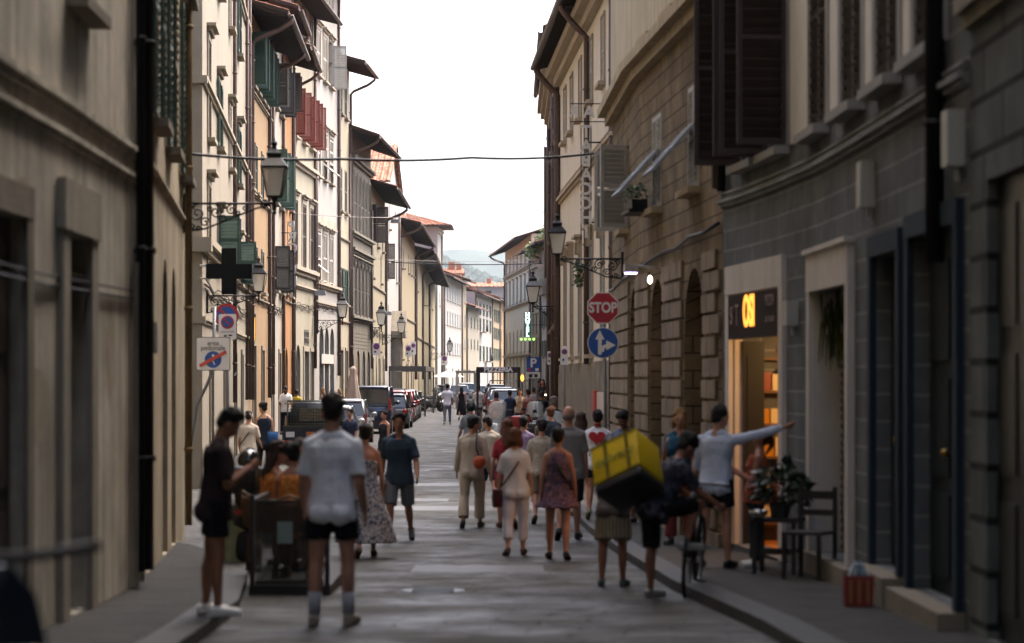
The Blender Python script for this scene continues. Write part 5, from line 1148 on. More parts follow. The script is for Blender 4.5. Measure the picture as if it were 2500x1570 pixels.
def person(label, x, Y, h=1.75, rz=0, tone='a87a62', sex='m', hair='dark', hstyle='short', legs=((8, 6), (-12, 18)), arms=((-8, 8, 12), (10, 8, 15)), lean=2, head=(0, 0),
           top=('shirt', 'b8b8bc', 'short'), bottom=('shorts', '15171c'), shoes='e0ddd8', socks=None, fat=1.0, voxel=None, ex=0.0, sit=False, zbase=None, hat=None, group=None, hold=None, face=False, footpitch=None, cat='person'):
    """local frame: faces +Y.  legs: (hip flex, knee flex) right, left; arms: (flex, abduct, elbow flex) right, left or dict(e=,w=)"""
    z0 = (G(Y)+ex) if zbase is None else zbase
    t = thing('person', label, cat, (x, Y, z0), rz, group); s = h/1.75
    vx = voxel or (.011 if Y < 26 else .014 if Y < 45 else .02 if Y < 80 else .026)
    m_ = sex == 'm'; sh = (.172 if m_ else .152); hs = .092
    S = lambda v: Vector(v)*s
    # skeleton
    TH, SHK = .42, .40
    J = {}; low = []
    for i, (sg_, l) in enumerate(zip((1, -1), legs)):
        hf, kf = R(l[0]), R(l[1]); ab = R(l[2]) if len(l) > 2 else R(2)
        d1 = Vector((sg_*sin(ab), sin(hf)*cos(ab), -cos(hf)*cos(ab))); d2 = Vector((sg_*sin(ab)*.3, sin(hf-kf), -cos(hf-kf))).normalized()
        hip = Vector((sg_*hs, 0, 0)); kn = hip+d1*TH; an = kn+d2*SHK
        fp = (hf-kf)*.8 if (hf-kf) < -.25 else 0
        if footpitch and footpitch[i] is not None: fp = R(footpitch[i])
        toe = an+Vector((sg_*.03, cos(fp)*.17, sin(fp)*.17-.0)); heel = an+Vector((0, -.05*cos(fp), -.05*sin(fp)))
        J[i] = (hip, kn, an, toe, heel, fp); low.append(min(an.z-.085, toe.z-.055))
    pz = -min(low); P0 = Vector((0, 0, pz)); Ml = Matrix.Rotation(-R(lean), 4, 'X')
    T = lambda x_, y_, z_: P0+(Ml @ Vector((x_, y_, z_)))          # torso frame, z from pelvis
    mt = Ml.to_3x3()
    neck = T(0, .0, .545); hc = T(0, .02, .70)
    Mh = Matrix.Rotation(R(head[1]), 4, 'Z') @ Matrix.Rotation(-R(head[0]), 4, 'X') @ Ml
    hb = T(0, .0, .60); Hd = lambda x_, y_, z_: hb+(Mh @ Vector((x_, y_+.015, z_)))
    A = []
    for i, (sg_, a) in enumerate(zip((1, -1), arms)):
        so_ = T(sg_*(sh-.006), -.005, .452)
        if isinstance(a, dict): e_, w_ = P0+Vector(a['e'])-Vector((0, 0, .92)), P0+Vector(a['w'])-Vector((0, 0, .92))
        else:
            f_, ab, ef = R(a[0]), R(a[1]), R(a[2]); inn = R(a[3]) if len(a) > 3 else 0
            d1 = Vector((sg_*sin(ab), sin(f_)*cos(ab), -cos(f_)*cos(ab))); e_ = so_+d1*.285
            d2 = Vector((sg_*sin(ab)*.5-sg_*sin(inn), sin(f_+ef)*cos(inn), -cos(f_+ef))).normalized(); w_ = e_+d2*.25
        A.append((so_, e_, w_))
    b = MB(); fw = fat
    # trunk
    W = (.155, .135, .165, .15) if m_ else (.165, .118, .14, .125)
    def trunk(b, g=0, zlo=-.12, ztop=.5, hipg=0):
        rs = [(-.14, W[0]*.78, .095), (-.06, W[0], .118), (.03, W[0]*.97, .115), (.14, W[1], .1*fw), (.26, W[1]*1.06, .105*fw), (.36, W[2], .118), (.44, W[3]+.015, .105), (.49, W[3]*.82, .082), (.525, .075, .062)]
        out = []
        for z, rx, ry in rs:
            if z < zlo or z > ztop: continue
            out.append(ring(T(0, .008 if .2 < z < .4 else 0, z), rx*fw+g+(hipg if z < .1 else 0), ry+g+(hipg if z < .1 else 0), 18, mt, 2.4))
        b.loft([[p*1 for p in r] for r in out]); return b
    trunk(b)
    if not m_:
        for sg_ in (1, -1): b.ell(T(sg_*.068, .085, .33), (.06, .05, .06))
    for sg_ in (1, -1): b.ell(T(sg_*.06, -.055, -.05), (.085, .085, .095))
    b.tube([T(-sh*.8, -.01, .465), T(-.05, -.01, .52), T(.05, -.01, .52), T(sh*.8, -.01, .465)], [.05, .052, .052, .05], 12); b.tube([T(0, -.005, .47), T(0, .0, .55), hb+(Mh @ Vector((0, -.0, .06)))], [.062, .053 if m_ else .045, .052 if m_ else .045], 12)
    # head
    b.ell(Hd(0, -.005, .125), (.076, .094, .098), 18, 12, Mh.to_3x3()); b.ell(Hd(0, .03, .065), (.058, .062, .066), 16, 10, Mh.to_3x3()); b.ell(Hd(0, .062, .028), (.03, .026, .022))
    b.ell(Hd(0, .098, .078), (.012, .018, .018)); b.tube([Hd(0, .084, .115), Hd(0, .104, .082)], [.008, .012], 8); b.ell(Hd(0, .083, .122), (.05, .014, .012), 12, 6, Mh.to_3x3())
    for sg_ in (1, -1): b.ell(Hd(sg_*.078, -.0, .09), (.01, .02, .032), 10, 8, Mh.to_3x3())
    b.ell(Hd(0, .088, .05), (.022, .012, .01))
    # legs
    for i in (0, 1):
        hip, kn, an, toe, heel, fp = [v+P0 if isinstance(v, Vector) else v for v in J[i]]
        d1, d2 = (kn-hip).normalized(), (an-kn).normalized(); back = Vector((0, -cos(J[i][5]*.5), 0))
        b.tube([hip-d1*.03, hip+d1*.12, hip+d1*.28, kn], [.085*fw, .083*fw, .066*fw, .055], 14); b.ell(kn, .054); b.tube([kn, kn+d2*.1+back*.014, kn+d2*.2+back*.01, kn+d2*.32, an], [.053, .055, .05, .036, .034], 12); b.ell(an, .036)
        if hstyle != '_': 
            u = Vector((0, -sin(fp), cos(fp)))
            b.loft([ring(heel-u*.045+(toe-heel)*k*1.0, r1, r2, 12, Matrix.Rotation(fp, 3, 'X') @ Matrix.Rotation(pi/2, 3, 'X')) for k, r1, r2 in ((-.12, .02, .02), (0, .033, .034), (.35, .036, .036), (.75, .042, .026), (1.0, .036, .018), (1.12, .02, .01))])
    # arms and hands
    for i, (sg_, (so_, e_, w_)) in enumerate(zip((1, -1), A)):
        am = 1.0 if m_ else .85
        b.ell(so_, .056*am); b.tube([so_, so_.lerp(e_, .4), e_], [.054*am, .048*am, .038*am], 12); b.ell(e_, .038*am); b.tube([e_, e_.lerp(w_, .3), w_], [.039*am, .04*am, .026*am], 12)
        d = (w_-e_).normalized(); side_ = Vector((sg_, 0, 0)); lat = d.cross(side_); 
        if lat.length < .2: lat = d.cross(Vector((0, 1, 0)))
        lat.normalize(); nrm = d.cross(lat).normalized()      # nrm = back of hand normal, lat = finger spread
        if nrm.dot(side_) < 0: nrm = -nrm
        pc = w_+d*.05; hh = .9 if m_ else .8
        b.loft([[w_+d*k*hh+lat*cos(a)*r1*hh+nrm*sin(a)*r2*hh for a in [2*pi*q/10 for q in range(10)]] for k, r1, r2 in ((-.01, .024, .02), (.03, .034, .017), (.07, .041, .016), (.095, .038, .012))])
        if Y < 70:
            for q, (o_, ln) in enumerate(((-.03, .058), (-.01, .07), (.01, .066), (.028, .052))):
                f0 = w_+d*.085*hh+lat*o_*hh; f1 = f0+(d*.85-nrm*.3)*ln*.5*hh; f2 = f1+(d*.55-nrm*.75)*ln*.55*hh
                b.tube([f0, f1, f2], [.0095, .0085, .007], 7); b.ell(f2, .007, 6, 5)
            tb = lat if lat.y > 0 else -lat
            b.tube([w_+d*.03+tb*.025, w_+d*.06+tb*.048-nrm*.01, w_+d*.085+tb*.05-nrm*.025], [.014, .011, .008], 7)
        else: b.ell(w_+d*.11, (.03, .03, .04))
    b.v = [tuple(Vector(v)*s) for v in b.v]
    body = fuse(b, 'body', skin(tone), t, vx)
    sc = lambda bb: setattr(bb, 'v', [tuple(Vector(v)*s) for v in bb.v])
    # clothes
    kind, col, sl_ = top[0], top[1], top[2] if len(top) > 2 else 'short'
    cm = col if not isinstance(col, str) else cloth(col)
    if kind:
        b = MB(); g = .02 if kind != 'tank' else .014
        lo = -.06 if kind != 'crop' else .02
        if kind == 'dress':
            hem = top[3] if len(top) > 3 else .5; fl = top[4] if len(top) > 4 else .26
            zt_ = .40 if sl_ == 'none' else .505; out = []
            for z, rx, ry in ((.505, .115, .085), (.44, W[3]+.015, .115), (.36, W[2]+.016, .14), (.26, W[1]+.03, .125), (.14, W[1]+.03, .12), (.04, W[0]+.02, .135)):
                if z <= zt_+.001: out.append(ring(T(0, .005, z), rx*fw, ry, 24, mt, 2.3))
            zw = P0.z-.06; mid = sum([(J[i][1].y+J[i][2].y)/2 for i in (0, 1)])/2
            for k in range(1, 7):
                q = k/6; z = zw+(hem-zw)*q; r0 = W[0]+.03+(fl-W[0])*q**.8; rr = []
                for a in range(24): an_ = 2*pi*a/24; f2_ = 1+.07*q*sin(a*5.1+k*.7)+.05*q*sin(a*2.3); rr.append(Vector((cos(an_)*r0*f2_, mid*q*.5+sin(an_)*r0*.82*f2_, z)))
                out.append(rr)
            b.loft(out[::-1])
        else:
            trunk(b, g, lo, .5 if kind != 'strapless' else .4, .012)
            if kind == 'shirt': b.tube([T(-sh*.82, -.01, .462), T(-.06, -.01, .515), T(.06, -.01, .515), T(sh*.82, -.01, .462)], [.06, .056, .056, .06], 12)
            b.loft([ring(T(0, 0, -.11 if lo < 0 else 0), (W[0]+.036)*fw, .155, 18, mt, 2.4), ring(T(0, 0, .02), (W[0]+.03)*fw, .146, 18, mt, 2.4), ring(T(0, 0, .14), (W[1]+.032)*fw, .128, 18, mt, 2.4), ring(T(0, 0, .3), W[2]*.92*fw, .12, 18, mt, 2.4)])
            if lo < 0:
                for sg_ in (1, -1): b.ell(T(sg_*.06, -.06, -.05), (.115, .115, .1))
            if not m_:
                for sg_ in (1, -1): b.ell(T(sg_*.068, .088, .33), (.07, .058, .065))
            if kind in ('tank', 'apron'): b.loft([ring(T(0, 0, .36), W[2]+.008, .13, 18, mt), ring(T(0, 0, .49), .11, .085, 18, mt)])
        if sl_ != 'none':
            for (so_, e_, w_) in A:
                am = 1.0 if m_ else .87
                if kind == 'tank' or sl_ == 'strap': continue
                b.ell(so_, .063*am)
                if sl_ == 'short': d = (e_-so_); b.tube([so_+d*.02, so_+d*.45, so_+d*.8], [.063*am, .064*am, .068*am], 14)
                else: b.tube([so_, so_.lerp(e_, .5), e_], [.062*am, .056*am, .05*am], 14); b.ell(e_, .05*am); b.tube([e_, w_.lerp(e_, .12 if sl_ == 'long' else .5)], [.052*am, .042*am], 14)
        elif kind == 'dress': pass
        sc(b); fuse(b, {'dress': 'dress', 'shirt': 'shirt', 'tank': 'top', 'strapless': 'top', 'crop': 'top'}.get(kind, 'shirt'), cm, t, vx, .009 if Y < 60 else .004, 10, 2, seed=len(label))
        if sl_ == 'strap' or kind == 'tank':
            b = MB()
            for sg_ in (1, -1): b.tube([T(sg_*.1, .11, .38), T(sg_*.1, .06, .5), T(sg_*.095, 0, .53), T(sg_*.09, -.07, .5), T(sg_*.09, -.115, .38)], .013, 6)
            sc(b); fuse(b, 'strap', cm, t, vx)
    if bottom:
        k2, c2 = bottom[0], bottom[1]; cm2 = c2 if not isinstance(c2, str) else cloth(c2); b = MB(); trunk(b, .012, -.2, .1, .006)
        for sg_ in (1, -1): b.ell(T(sg_*.06, -.058, -.055), (.098, .092, .1))
        ln = {'shorts': .6, 'bermuda': .95, 'short_shorts': .38, 'skirt': .9}.get(k2)
        for i in (0, 1):
            hip, kn, an = [v+P0 for v in J[i][:3]]; d1 = kn-hip; back = Vector((0, -.01, 0))
            if ln: b.tube([hip-d1*.1, hip+d1*.2, hip+d1*ln], [.1*fw, .1*fw, .096 if k2 != 'bermuda' else .09], 16)
            else:
                lw = bottom[2] if len(bottom) > 2 else .07; en = bottom[3] if len(bottom) > 3 else .95
                b.tube([hip-d1*.1, hip+d1*.25, hip+d1*.7, kn], [.1*fw, .098*fw, .082*fw, .072], 16); b.ell(kn, .073); b.tube([kn, kn.lerp(an, .5)+back, kn.lerp(an, en)], [.073, lw*1.0, lw], 16)
        if k2 == 'skirt':
            zw = P0.z-.02; hem = bottom[2]; fl = bottom[3]; out = []
            for k in range(6):
                q = k/5; r0 = W[0]+.025+(fl-W[0])*q; out.append([Vector((cos(2*pi*a/24)*r0*(1+.06*q*sin(a*4.7+k)), sin(2*pi*a/24)*r0*.8, zw+(hem-zw)*q)) for a in range(24)])
            b.loft(out[::-1])
        sc(b); fuse(b, {'shorts': 'shorts', 'bermuda': 'shorts', 'short_shorts': 'shorts', 'skirt': 'skirt'}.get(k2, 'trousers'), cm2, t, vx, .008 if Y < 60 else .003, 12, 2, seed=3+len(label))
    # shoes
    if shoes:
        for i in (0, 1):
            hip, kn, an, toe, heel, fp = [v+P0 if isinstance(v, Vector) else v for v in J[i]]; u = Vector((0, -sin(fp), cos(fp))); b = MB(); M3 = Matrix.Rotation(fp, 3, 'X') @ Matrix.Rotation(pi/2, 3, 'X')
            b.loft([ring(heel-u*.04+(toe-heel)*k, r1, r2, 14, M3, 2.6) for k, r1, r2 in ((-.12, .03, .03), (0, .038, .042), (.3, .042, .045), (.65, .046, .036), (.95, .043, .027), (1.1, .026, .018))]); b.ell(an-u*.02, .044)
            b.loft([ring(heel-u*.072+(toe-heel)*k, r1, .012, 14, M3) for k, r1 in ((-.14, .03), (0, .041), (.5, .043), (.92, .047), (1.13, .028))])
            sc(b); fuse(b, 'shoe', cloth(shoes, .6), t, vx*.9)
            if socks: b = MB(); b.tube([an+(kn-an)*.0, an.lerp(kn, .42)], [.042, .054], 12); sc(b); b.build('sock', cloth(socks), t)
    # hair
    hm = mat('hair_'+hair, HAIRS[hair], .7, spec=.3, bump=.6, bscale=60)
    b = MB(); M3 = Mh.to_3x3()
    if hstyle != 'bald':
        b.ell(Hd(0, -.018, .14), (.083, .096, .096), 18, 12, M3)
        if hstyle in ('short', 'curly', 'crop', 'long', 'bun', 'pony', 'bob', 'quiff'):
            rh = random.Random(len(label)); am = {'crop': .004, 'short': .012, 'curly': .022}.get(hstyle, .008)
            for q in range(34 if Y < 70 else 12):
                th = rh.uniform(0, 2*pi); ph = rh.uniform(.05, 1.25); p = Vector((cos(th)*sin(ph)*.078, sin(th)*sin(ph)*.088-.014, cos(ph)*.09))
                if p.y > .045 and p.z < .06: continue
                b.ell(Hd(p.x, p.y, .137+p.z), rh.uniform(.018, .026)+am, 8, 6)
        b.ell(Hd(0, -.05, .09), (.07, .058, .06), 14, 8, M3)
        if hstyle == 'quiff': b.ell(Hd(0, .03, .215), (.06, .06, .035), 12, 8, M3)
        if hstyle in ('long', 'bob'):
            L_ = .3 if hstyle == 'long' else .1; q0 = Hd(0, -.06, .1); dn = Vector((0, -.35 if L_ > .2 else -.1, -1)).normalized()
            b.loft([ring(q0+dn*k*L_, r1, r2, 14) for k, r1, r2 in ((-.1, .07, .05), (.15, .086, .06), (.5, .088, .05), (.85, .08, .04), (1.05, .045, .022))])
            for sg_ in (1, -1): b.tube([Hd(sg_*.07, -.01, .13), Hd(sg_*.085, -.02, .06), Hd(sg_*.085, -.03, -.02)], [.025, .028, .02], 8)
        if hstyle == 'bun': b.ell(Hd(0, -.1, .18), .048)
        if hstyle == 'pony': b.tube([Hd(0, -.1, .15), Hd(0, -.15, .09), Hd(0, -.135, -.06)], [.028, .035, .015], 10)
        sc(b); fuse(b, 'hair', hm, t, vx*.9, .006 if Y < 70 else 0, 60, 1)
    else:
        b.ell(Hd(0, -.03, .085), (.08, .075, .055), 14, 8, M3); sc(b); fuse(b, 'hair', hm, t, vx)
    if hat:
        b = MB(); b.ell(Hd(0, -.006, .145), (.09, .106, .1), 18, 10, M3)
        if hat[0] == 'cap': b.loft([ring(Hd(0, .06, .15), .07, .05, 14, M3), ring(Hd(0, .115, .145), .06, .06, 14, M3)])
        else: b.ell(Hd(0, -.01, .13), (.118, .135, .125), 18, 10, M3)
        sc(b); fuse(b, 'cap' if hat[0] == 'cap' else 'helmet', cloth(hat[1], .5 if hat[0] != 'cap' else .8), t, vx)
    if face:
        for sg_ in (1, -1):
            b = MB(); b.ell(Hd(sg_*.031, .082, .1), (.013, .008, .007), 8, 6, M3); sc(b); e = b.build('eye', mat('eye_white', 'c8c2ba', .3), t)
            b = MB(); b.ell(Hd(sg_*.031, .0885, .1), (.006, .004, .006), 8, 6, M3); sc(b); b.build('iris', mat('eye_dark', '1a120e', .3), e)
            b = MB(); b.tube([Hd(sg_*.014, .094, .122), Hd(sg_*.034, .092, .127), Hd(sg_*.052, .08, .12)], .005, 6); sc(b); b.build('eyebrow', hm, t)
        b = MB(); b.ell(Hd(0, .098, .05), (.024, .006, .007), 10, 6, M3); sc(b); b.build('lips', skin('8e5148'), t)
        if face == 'beard':
            b = MB(); b.ell(Hd(0, .045, .03), (.06, .056, .04), 14, 8, M3); sc(b); fuse(b, 'beard', hm, t, vx*.8)
    wl = t.matrix_world if False else Matrix.Translation((x, Y, z0)) @ Matrix.Rotation(rz, 4, 'Z')
    return t, (lambda v: wl @ (Vector(v)*s)), dict(T=lambda a, b_, c: wl @ (T(a, b_, c)*s), H=lambda a, b_, c: wl @ (Hd(a, b_, c)*s), W=[wl @ (q[2]*s) for q in A], s=s)
def at(px, head, feet, ex=0):
    Y = Yg(feet, ex); h = (feet-head)*Y/F; return Xp(px, Y), Y, h
WALK = ((16, 8), (-14, 20)); WALK2 = ((-16, 22), (18, 6)); STAND = ((2, 4, 3), (-1, 3, 3))
def bag_strap(pts, r, m, parent): b = MB(); b.tube(pts, r, 6); return b.build('strap', m, parent)
# ================================================================== the people, near to far
def P(label, px, hd_, ft_, **k):
    x, Y, h = at(px, hd_, ft_, k.get('ex', 0))
    if 'h' in k: h = k.pop('h')
    return person(label, x, Y, h, **k)
# 1 man with phone at the left kerb (profile, looking right)
t, w_, j1 = P('man in dark polo and black shorts looking at his phone at the left kerb', 524, 984, 1503, ex=.1, rz=R(-78), tone='8d6048', hair='black', hstyle='quiff', legs=((3, 4, 3), (-3, 3, 3)), arms=((12, 4, 112, 22), (16, 4, 108, 22)), lean=4, head=(32, 0), top=('shirt', '2c2224'), bottom=('shorts', '101218'), shoes='e6e4de', face=True)
ph = thing('phone', 'black phone held in front of the man in the dark polo', 'phone', j1['W'][0].lerp(j1['W'][1], .5)+Vector((.07, 0, .1)), R(-78)); b = MB(); b.box(-.037, .037, -.004, .004, -.07, .08); b.build('case', BLK, ph); b = MB(); b.box(-.034, .034, -.0055, -.0042, -.066, .076); b.build('screen', mat('phone_screen', '3c4650', .2), ph)
# 2 man in white tee, back to us
t, w_, j2 = P('tall man in white t-shirt and black shorts standing with his back to the camera', 812, 960, 1527, rz=R(-6), tone='a97c66', hair='dark', hstyle='short', legs=((2, 3, 3), (-2, 4, 4)), arms=((-6, 9, 34), (4, 12, 34)), lean=0, head=(4, 8), top=('shirt', 'dde1e8'), bottom=('shorts', '101218'), shoes='8c8578', socks='a9aab0')
# 3 woman in strapless dress and man in blue facing us
t, w_, _ = P('woman in long strapless blue and white patterned dress walking away', 893, 1030, 1362, rz=R(8), sex='f', tone='a87660', hair='dark', hstyle='bun', legs=WALK, arms=((-6, 12, 20), (16, 10, 30)), lean=6, top=('dress', pattern('dress_blue_white', ['5b6478', 'a3a3a6', '39435c', 'b0aca8'], 16, (.42, .54, .62)), 'none', .2, .36), bottom=None, shoes='5a463a')
t, w_, jb = P('man in dark blue t-shirt and grey shorts walking towards the camera with a straw bag', 975, 1000, 1322, rz=R(176), tone='9a6c54', hair='dark', hstyle='short', legs=((18, 4), (-14, 26)), arms=((-12, 12, 14), (12, 14, 30)), lean=2, head=(4, 0), top=('shirt', '32424f'), bottom=('bermuda', '6a6c70'), shoes='2c2e33', face=True)
bg = thing('straw_bag', 'brown straw basket bag carried between the patterned dress and the blue t-shirt', 'bag', jb['W'][0]+Vector((.0, -.05, -.24))); b = MB(); b.lathe([(.1, 0), (.14, .06), (.16, .2), (.155, .2)], n=16); b.build('basket', mat('straw', '7d6038', .9, bump=.8, bscale=60), bg); b = MB(); b.tube([(-.12, 0, .19), (-.1, 0, .3), (0, 0, .34), (.1, 0, .3), (.12, 0, .19)], .01, 6); b.build('handle', mat('strap_brown', '4a3020', .7), bg)
# 4 left pair
t, w_, j4 = P('man in white cap and beige t-shirt walking away', 607, 1000, 1190, rz=R(-6), tone='b08468', hair='dark', hstyle='crop', hat=('cap', 'd8d2c8'), legs=WALK, arms=((8, 10, 50), (-4, 10, 40)), top=('shirt', 'bcae9b'), bottom=('shorts', '8d8070'), shoes='4a4038')
b = MB(); b.tube([j4['T'](.13, -.04, .5)-t.location, j4['T'](0, -.145, .3)-t.location, j4['T'](-.19, -.09, .06)-t.location], .012, 6); o = b.build('strap', BLK, t); o.matrix_parent_inverse = Matrix.Rotation(-t.rotation_euler.z, 4, 'Z')
t, w_, _ = P('woman in sleeveless navy top and dark trousers on the left pavement', 645, 980, 1180, rz=R(8), sex='f', tone='b08468', hair='black', hstyle='bun', legs=STAND, arms=((0, 8, 12), (4, 12, 20)), top=('tank', '1d2430', 'none'), bottom=('trousers', '171a22', .07), shoes='222222', head=(10, 40))
bg = thing('shoulder_bag', 'blue soft shoulder bag at the side of the woman in navy', 'bag', t.location+Vector((.2, -.12, 1.0))); b = MB(); b.smooth = True; b.loft([ring((0, 0, z), r1, r2, 14, None, 3) for z, r1, r2 in ((-.16, .07, .05), (-.05, .12, .07), (.12, .12, .04))]); b.build('pouch', cloth('1f4470'), bg); b = MB(); b.tube([(-.1, 0, .1), (-.08, .02, .3), (-.12, .08, .46)], .012, 6); b.build('strap', cloth('1f3450'), bg)
# centre walkers
t, w_, j5 = P('man in loose cream shirt and trousers with a small orange bag walking away', 1152, 1012, 1288, rz=R(-4), tone='a4765c', hair='black', hstyle='quiff', legs=((14, 6), (-12, 14)), arms=((-14, 16, 30), (10, 12, 20)), lean=3, head=(4, -50), top=('shirt', 'a79b8b', 'long'), bottom=('trousers', 'a0937f', .082, .86), shoes='3d2e2a')
bg = thing('orange_bag', 'small round orange bag hanging on the back of the cream outfit', 'bag', j5['T'](.13, -.19, .12)); b = MB(); b.ell((0, 0, 0), (.1, .05, .1)); b.build('pouch', mat('orange_leather', 'a8481c', .5), bg); b = MB(); b.tube([(0, 0, .08), (-.05, .0, .22), (-.04, .06, .4), (-.03, .14, .46)], .012, 6); b.build('strap', BLK, bg)
P('man in pale t-shirt and dark shorts half hidden behind the cream outfit', 1193, 1012, 1235, rz=R(0), tone='a4765c', hair='dark', hstyle='short', legs=WALK2, arms=((-6, 10, 12), (10, 10, 15)), top=('shirt', 'b9b0a0'), bottom=('bermuda', '2b3a4d'), shoes='23262c', head=(5, 60))
t, w_, j6 = P('woman in white t-shirt and white cropped trousers with cross-body bag walking away', 1258, 1043, 1356, rz=R(3), sex='f', tone='b2866c', hair='ginger', hstyle='bob', legs=((10, 5), (-9, 12)), arms=((-4, 12, 14), (8, 14, 20)), lean=1, top=('shirt', 'cfccca'), bottom=('trousers', 'cfccd2', .07, .68), shoes='453832', fat=1.06)
b = MB(); L_ = t.location; b.tube([j6['T'](.12, -.05, .5)-L_, j6['T'](.0, -.15, .32)-L_, j6['T'](-.2, -.1, .04)-L_], .012, 6); o = b.build('strap', cloth('5a4038'), t); o.matrix_parent_inverse = Matrix.Rotation(-t.rotation_euler.z, 4, 'Z')
bg = thing('shoulder_bag', 'small dark red shoulder bag at the hip of the woman in white', 'bag', j6['T'](-.25, -.08, -.1)); b = MB(); b.loft([ring((0, 0, z), r1, r2, 14, None, 3) for z, r1, r2 in ((-.12, .06, .09), (0, .07, .11), (.1, .055, .1))]); b.build('pouch', cloth('4a1f24', .6), bg); b = MB(); b.box(-.05, .05, -.104, -.09, -.01, .06); b.build('flap', cloth('38302a', .6), bg)
P('woman in red top with reddish hair mostly hidden behind the woman in white', 1238, 1018, 1290, rz=R(0), sex='f', tone='b2866c', hair='ginger', hstyle='long', legs=WALK2, arms=((4, 14, 20), (-6, 14, 20)), top=('shirt', '8c2a33'), bottom=('shorts', '7a2830'), shoes='5a3a30')
t, w_, j7 = P('woman in short floral purple dress with a black cross-body strap walking away', 1362, 1040, 1366, rz=R(-3), sex='f', tone='a87660', hair='black', hstyle='crop', legs=((-9, 12), (11, 6)), arms=((6, 12, 12), (-8, 12, 10)), lean=1, top=('dress', pattern('dress_floral', ['4d4250', '6f5560', '33304a', '8a5f62'], 13, (.42, .52, .6)), 'strap', .68, .26), bottom=None, shoes='2a2224')
b = MB(); L_ = t.location; b.tube([j7['T'](-.1, -.04, .52)-L_, j7['T'](.02, -.15, .3)-L_, j7['T'](.2, -.1, .02)-L_], .018, 6); o = b.build('strap', BLK, t); o.matrix_parent_inverse = Matrix.Rotation(-t.rotation_euler.z, 4, 'Z')
P('tall balding man in grey t-shirt walking just ahead of the floral dress', 1388, 985, 1318, rz=R(-2), tone='a97c66', hair='grey', hstyle='bald', legs=((12, 6), (-14, 20)), arms=((-2, 9, 10), (8, 9, 14)), fat=1.15, top=('shirt', '7d7c7c'), bottom=('bermuda', '24303c'), shoes='262a30')
P('man in pale checked shirt between the grey t-shirt and the floral dress', 1323, 1020, 1278, rz=R(0), tone='a97c66', hair='dark', hstyle='short', legs=WALK, arms=((4, 12, 12), (6, 16, 25)), top=('shirt', pattern('check_pale', ['948b7c', 'a8a091', '857b6c'], 30, (.45, .6))), bottom=('bermuda', '6a6050'), shoes='3a3028')
P('man in lilac t-shirt walking away near the parked scooters', 1277, 1012, 1235, rz=R(-20), tone='a97c66', hair='black', hstyle='short', legs=WALK2, arms=((4, 12, 22), (6, 12, 25)), top=('shirt', '94809a'), bottom=('bermuda', '3a3c48'), shoes='333333')
P('woman with long light brown hair walking behind the man with the heart shirt', 1419, 1002, 1262, rz=R(0), sex='f', tone='b2866c', hair='brown', hstyle='long', legs=WALK2, arms=((4, 10, 12), (-6, 10, 20)), top=('tank', 'a87f70', 'none'), bottom=('shorts', '4d6276'), shoes='3a2c28')
t, w_, j8 = P('man in white t-shirt with a big red heart printed on the back', 1459, 998, 1268, ex=.1, rz=R(-6), tone='96664e', hair='black', hstyle='crop', legs=((10, 8), (-12, 24)), arms=((-4, 10, 14), (8, 10, 18)), top=('shirt', 'd2d3d8'), bottom=('shorts', '14161c'), shoes='8b8468', socks='')
b = MB(); hp = []
for k in range(40): a = 2*pi*k/40; hp.append((.0082*16*sin(a)**3, .0075*(13*cos(a)-5*cos(2*a)-2*cos(3*a)-cos(4*a))))
arrow(b, hp, 0); o = b.build('heart_print', mat('heart_red', 'b8262c', .7), t); o.location = (0, -.165*j8['s'], 1.30*j8['s'])
b = MB(); rr_ = random.Random(2)
for k in range(22): x0_, z_ = rr_.uniform(-.13, .13), rr_.uniform(-.2, .02); b.box(x0_, x0_+.012, -.002, 0, z_-.045, z_)
o = b.build('print_lines', cloth('4a4a52'), t); o.location = (0, -.158*j8['s'], 1.24*j8['s'])
b = MB(); b.tube([(0.05*cos(a), .0+.055*sin(a), 0) for a in [2*pi*k/16 for k in range(17)]], .012, 6); o = b.build('red_scarf', cloth('8c2228'), t); o.location = (0, 0, 1.50*j8['s'])
P('man in dusty blue shirt with black curly hair looking down behind the delivery box', 1527, 1000, 1275, ex=.1, rz=R(150), tone='6e4a38', hair='black', hstyle='curly', legs=STAND, arms=((10, 8, 60, 20), (8, 8, 50, 20)), top=('shirt', '515a70'), bottom=('shorts', '2a2c34'), shoes='333333', head=(28, 0), face=True)
P('person in striped knee length skirt standing behind the delivery box', 1497, 1062, 1432, rz=R(-10), sex='f', tone='8a5c48', hair='dark', hstyle='short', legs=((2, 3, 2), (-4, 5, 3)), arms=((16, 8, 40), (12, 8, 40)), lean=14, head=(20, 0), top=('shirt', '5b5350'), bottom=('skirt', stripes('skirt_stripes', '9a8d78', '5f5546', 9), .56, .2), shoes='4c5654')
P('blonde woman in teal top eating a snack by the brown palace arches', 1660, 997, 1330, ex=.1, rz=R(165), sex='f', tone='b08468', hair='blond', hstyle='bob', legs=STAND, arms=((26, 8, 118, 18), (10, 10, 30)), top=('shirt', '24526a'), bottom=('trousers', '6d3230', .08), shoes='444444', face=True, head=(2, 14))
t, w_, j9 = P('man in light blue long sleeved shirt stretching his arm out towards the shop door', 1748, 985, 1387, ex=.1, rz=R(-22), tone='a87a62', hair='dark', hstyle='crop', legs=((2, 3, 4), (-6, 6, 4)), arms=(dict(e=(.44, .16, 1.44), w=(.68, .28, 1.52)), (10, 14, 70, 10)), lean=6, head=(6, -35), top=('shirt', 'b9c4d6', 'long'), bottom=('shorts', '15171a'), shoes='17181a')
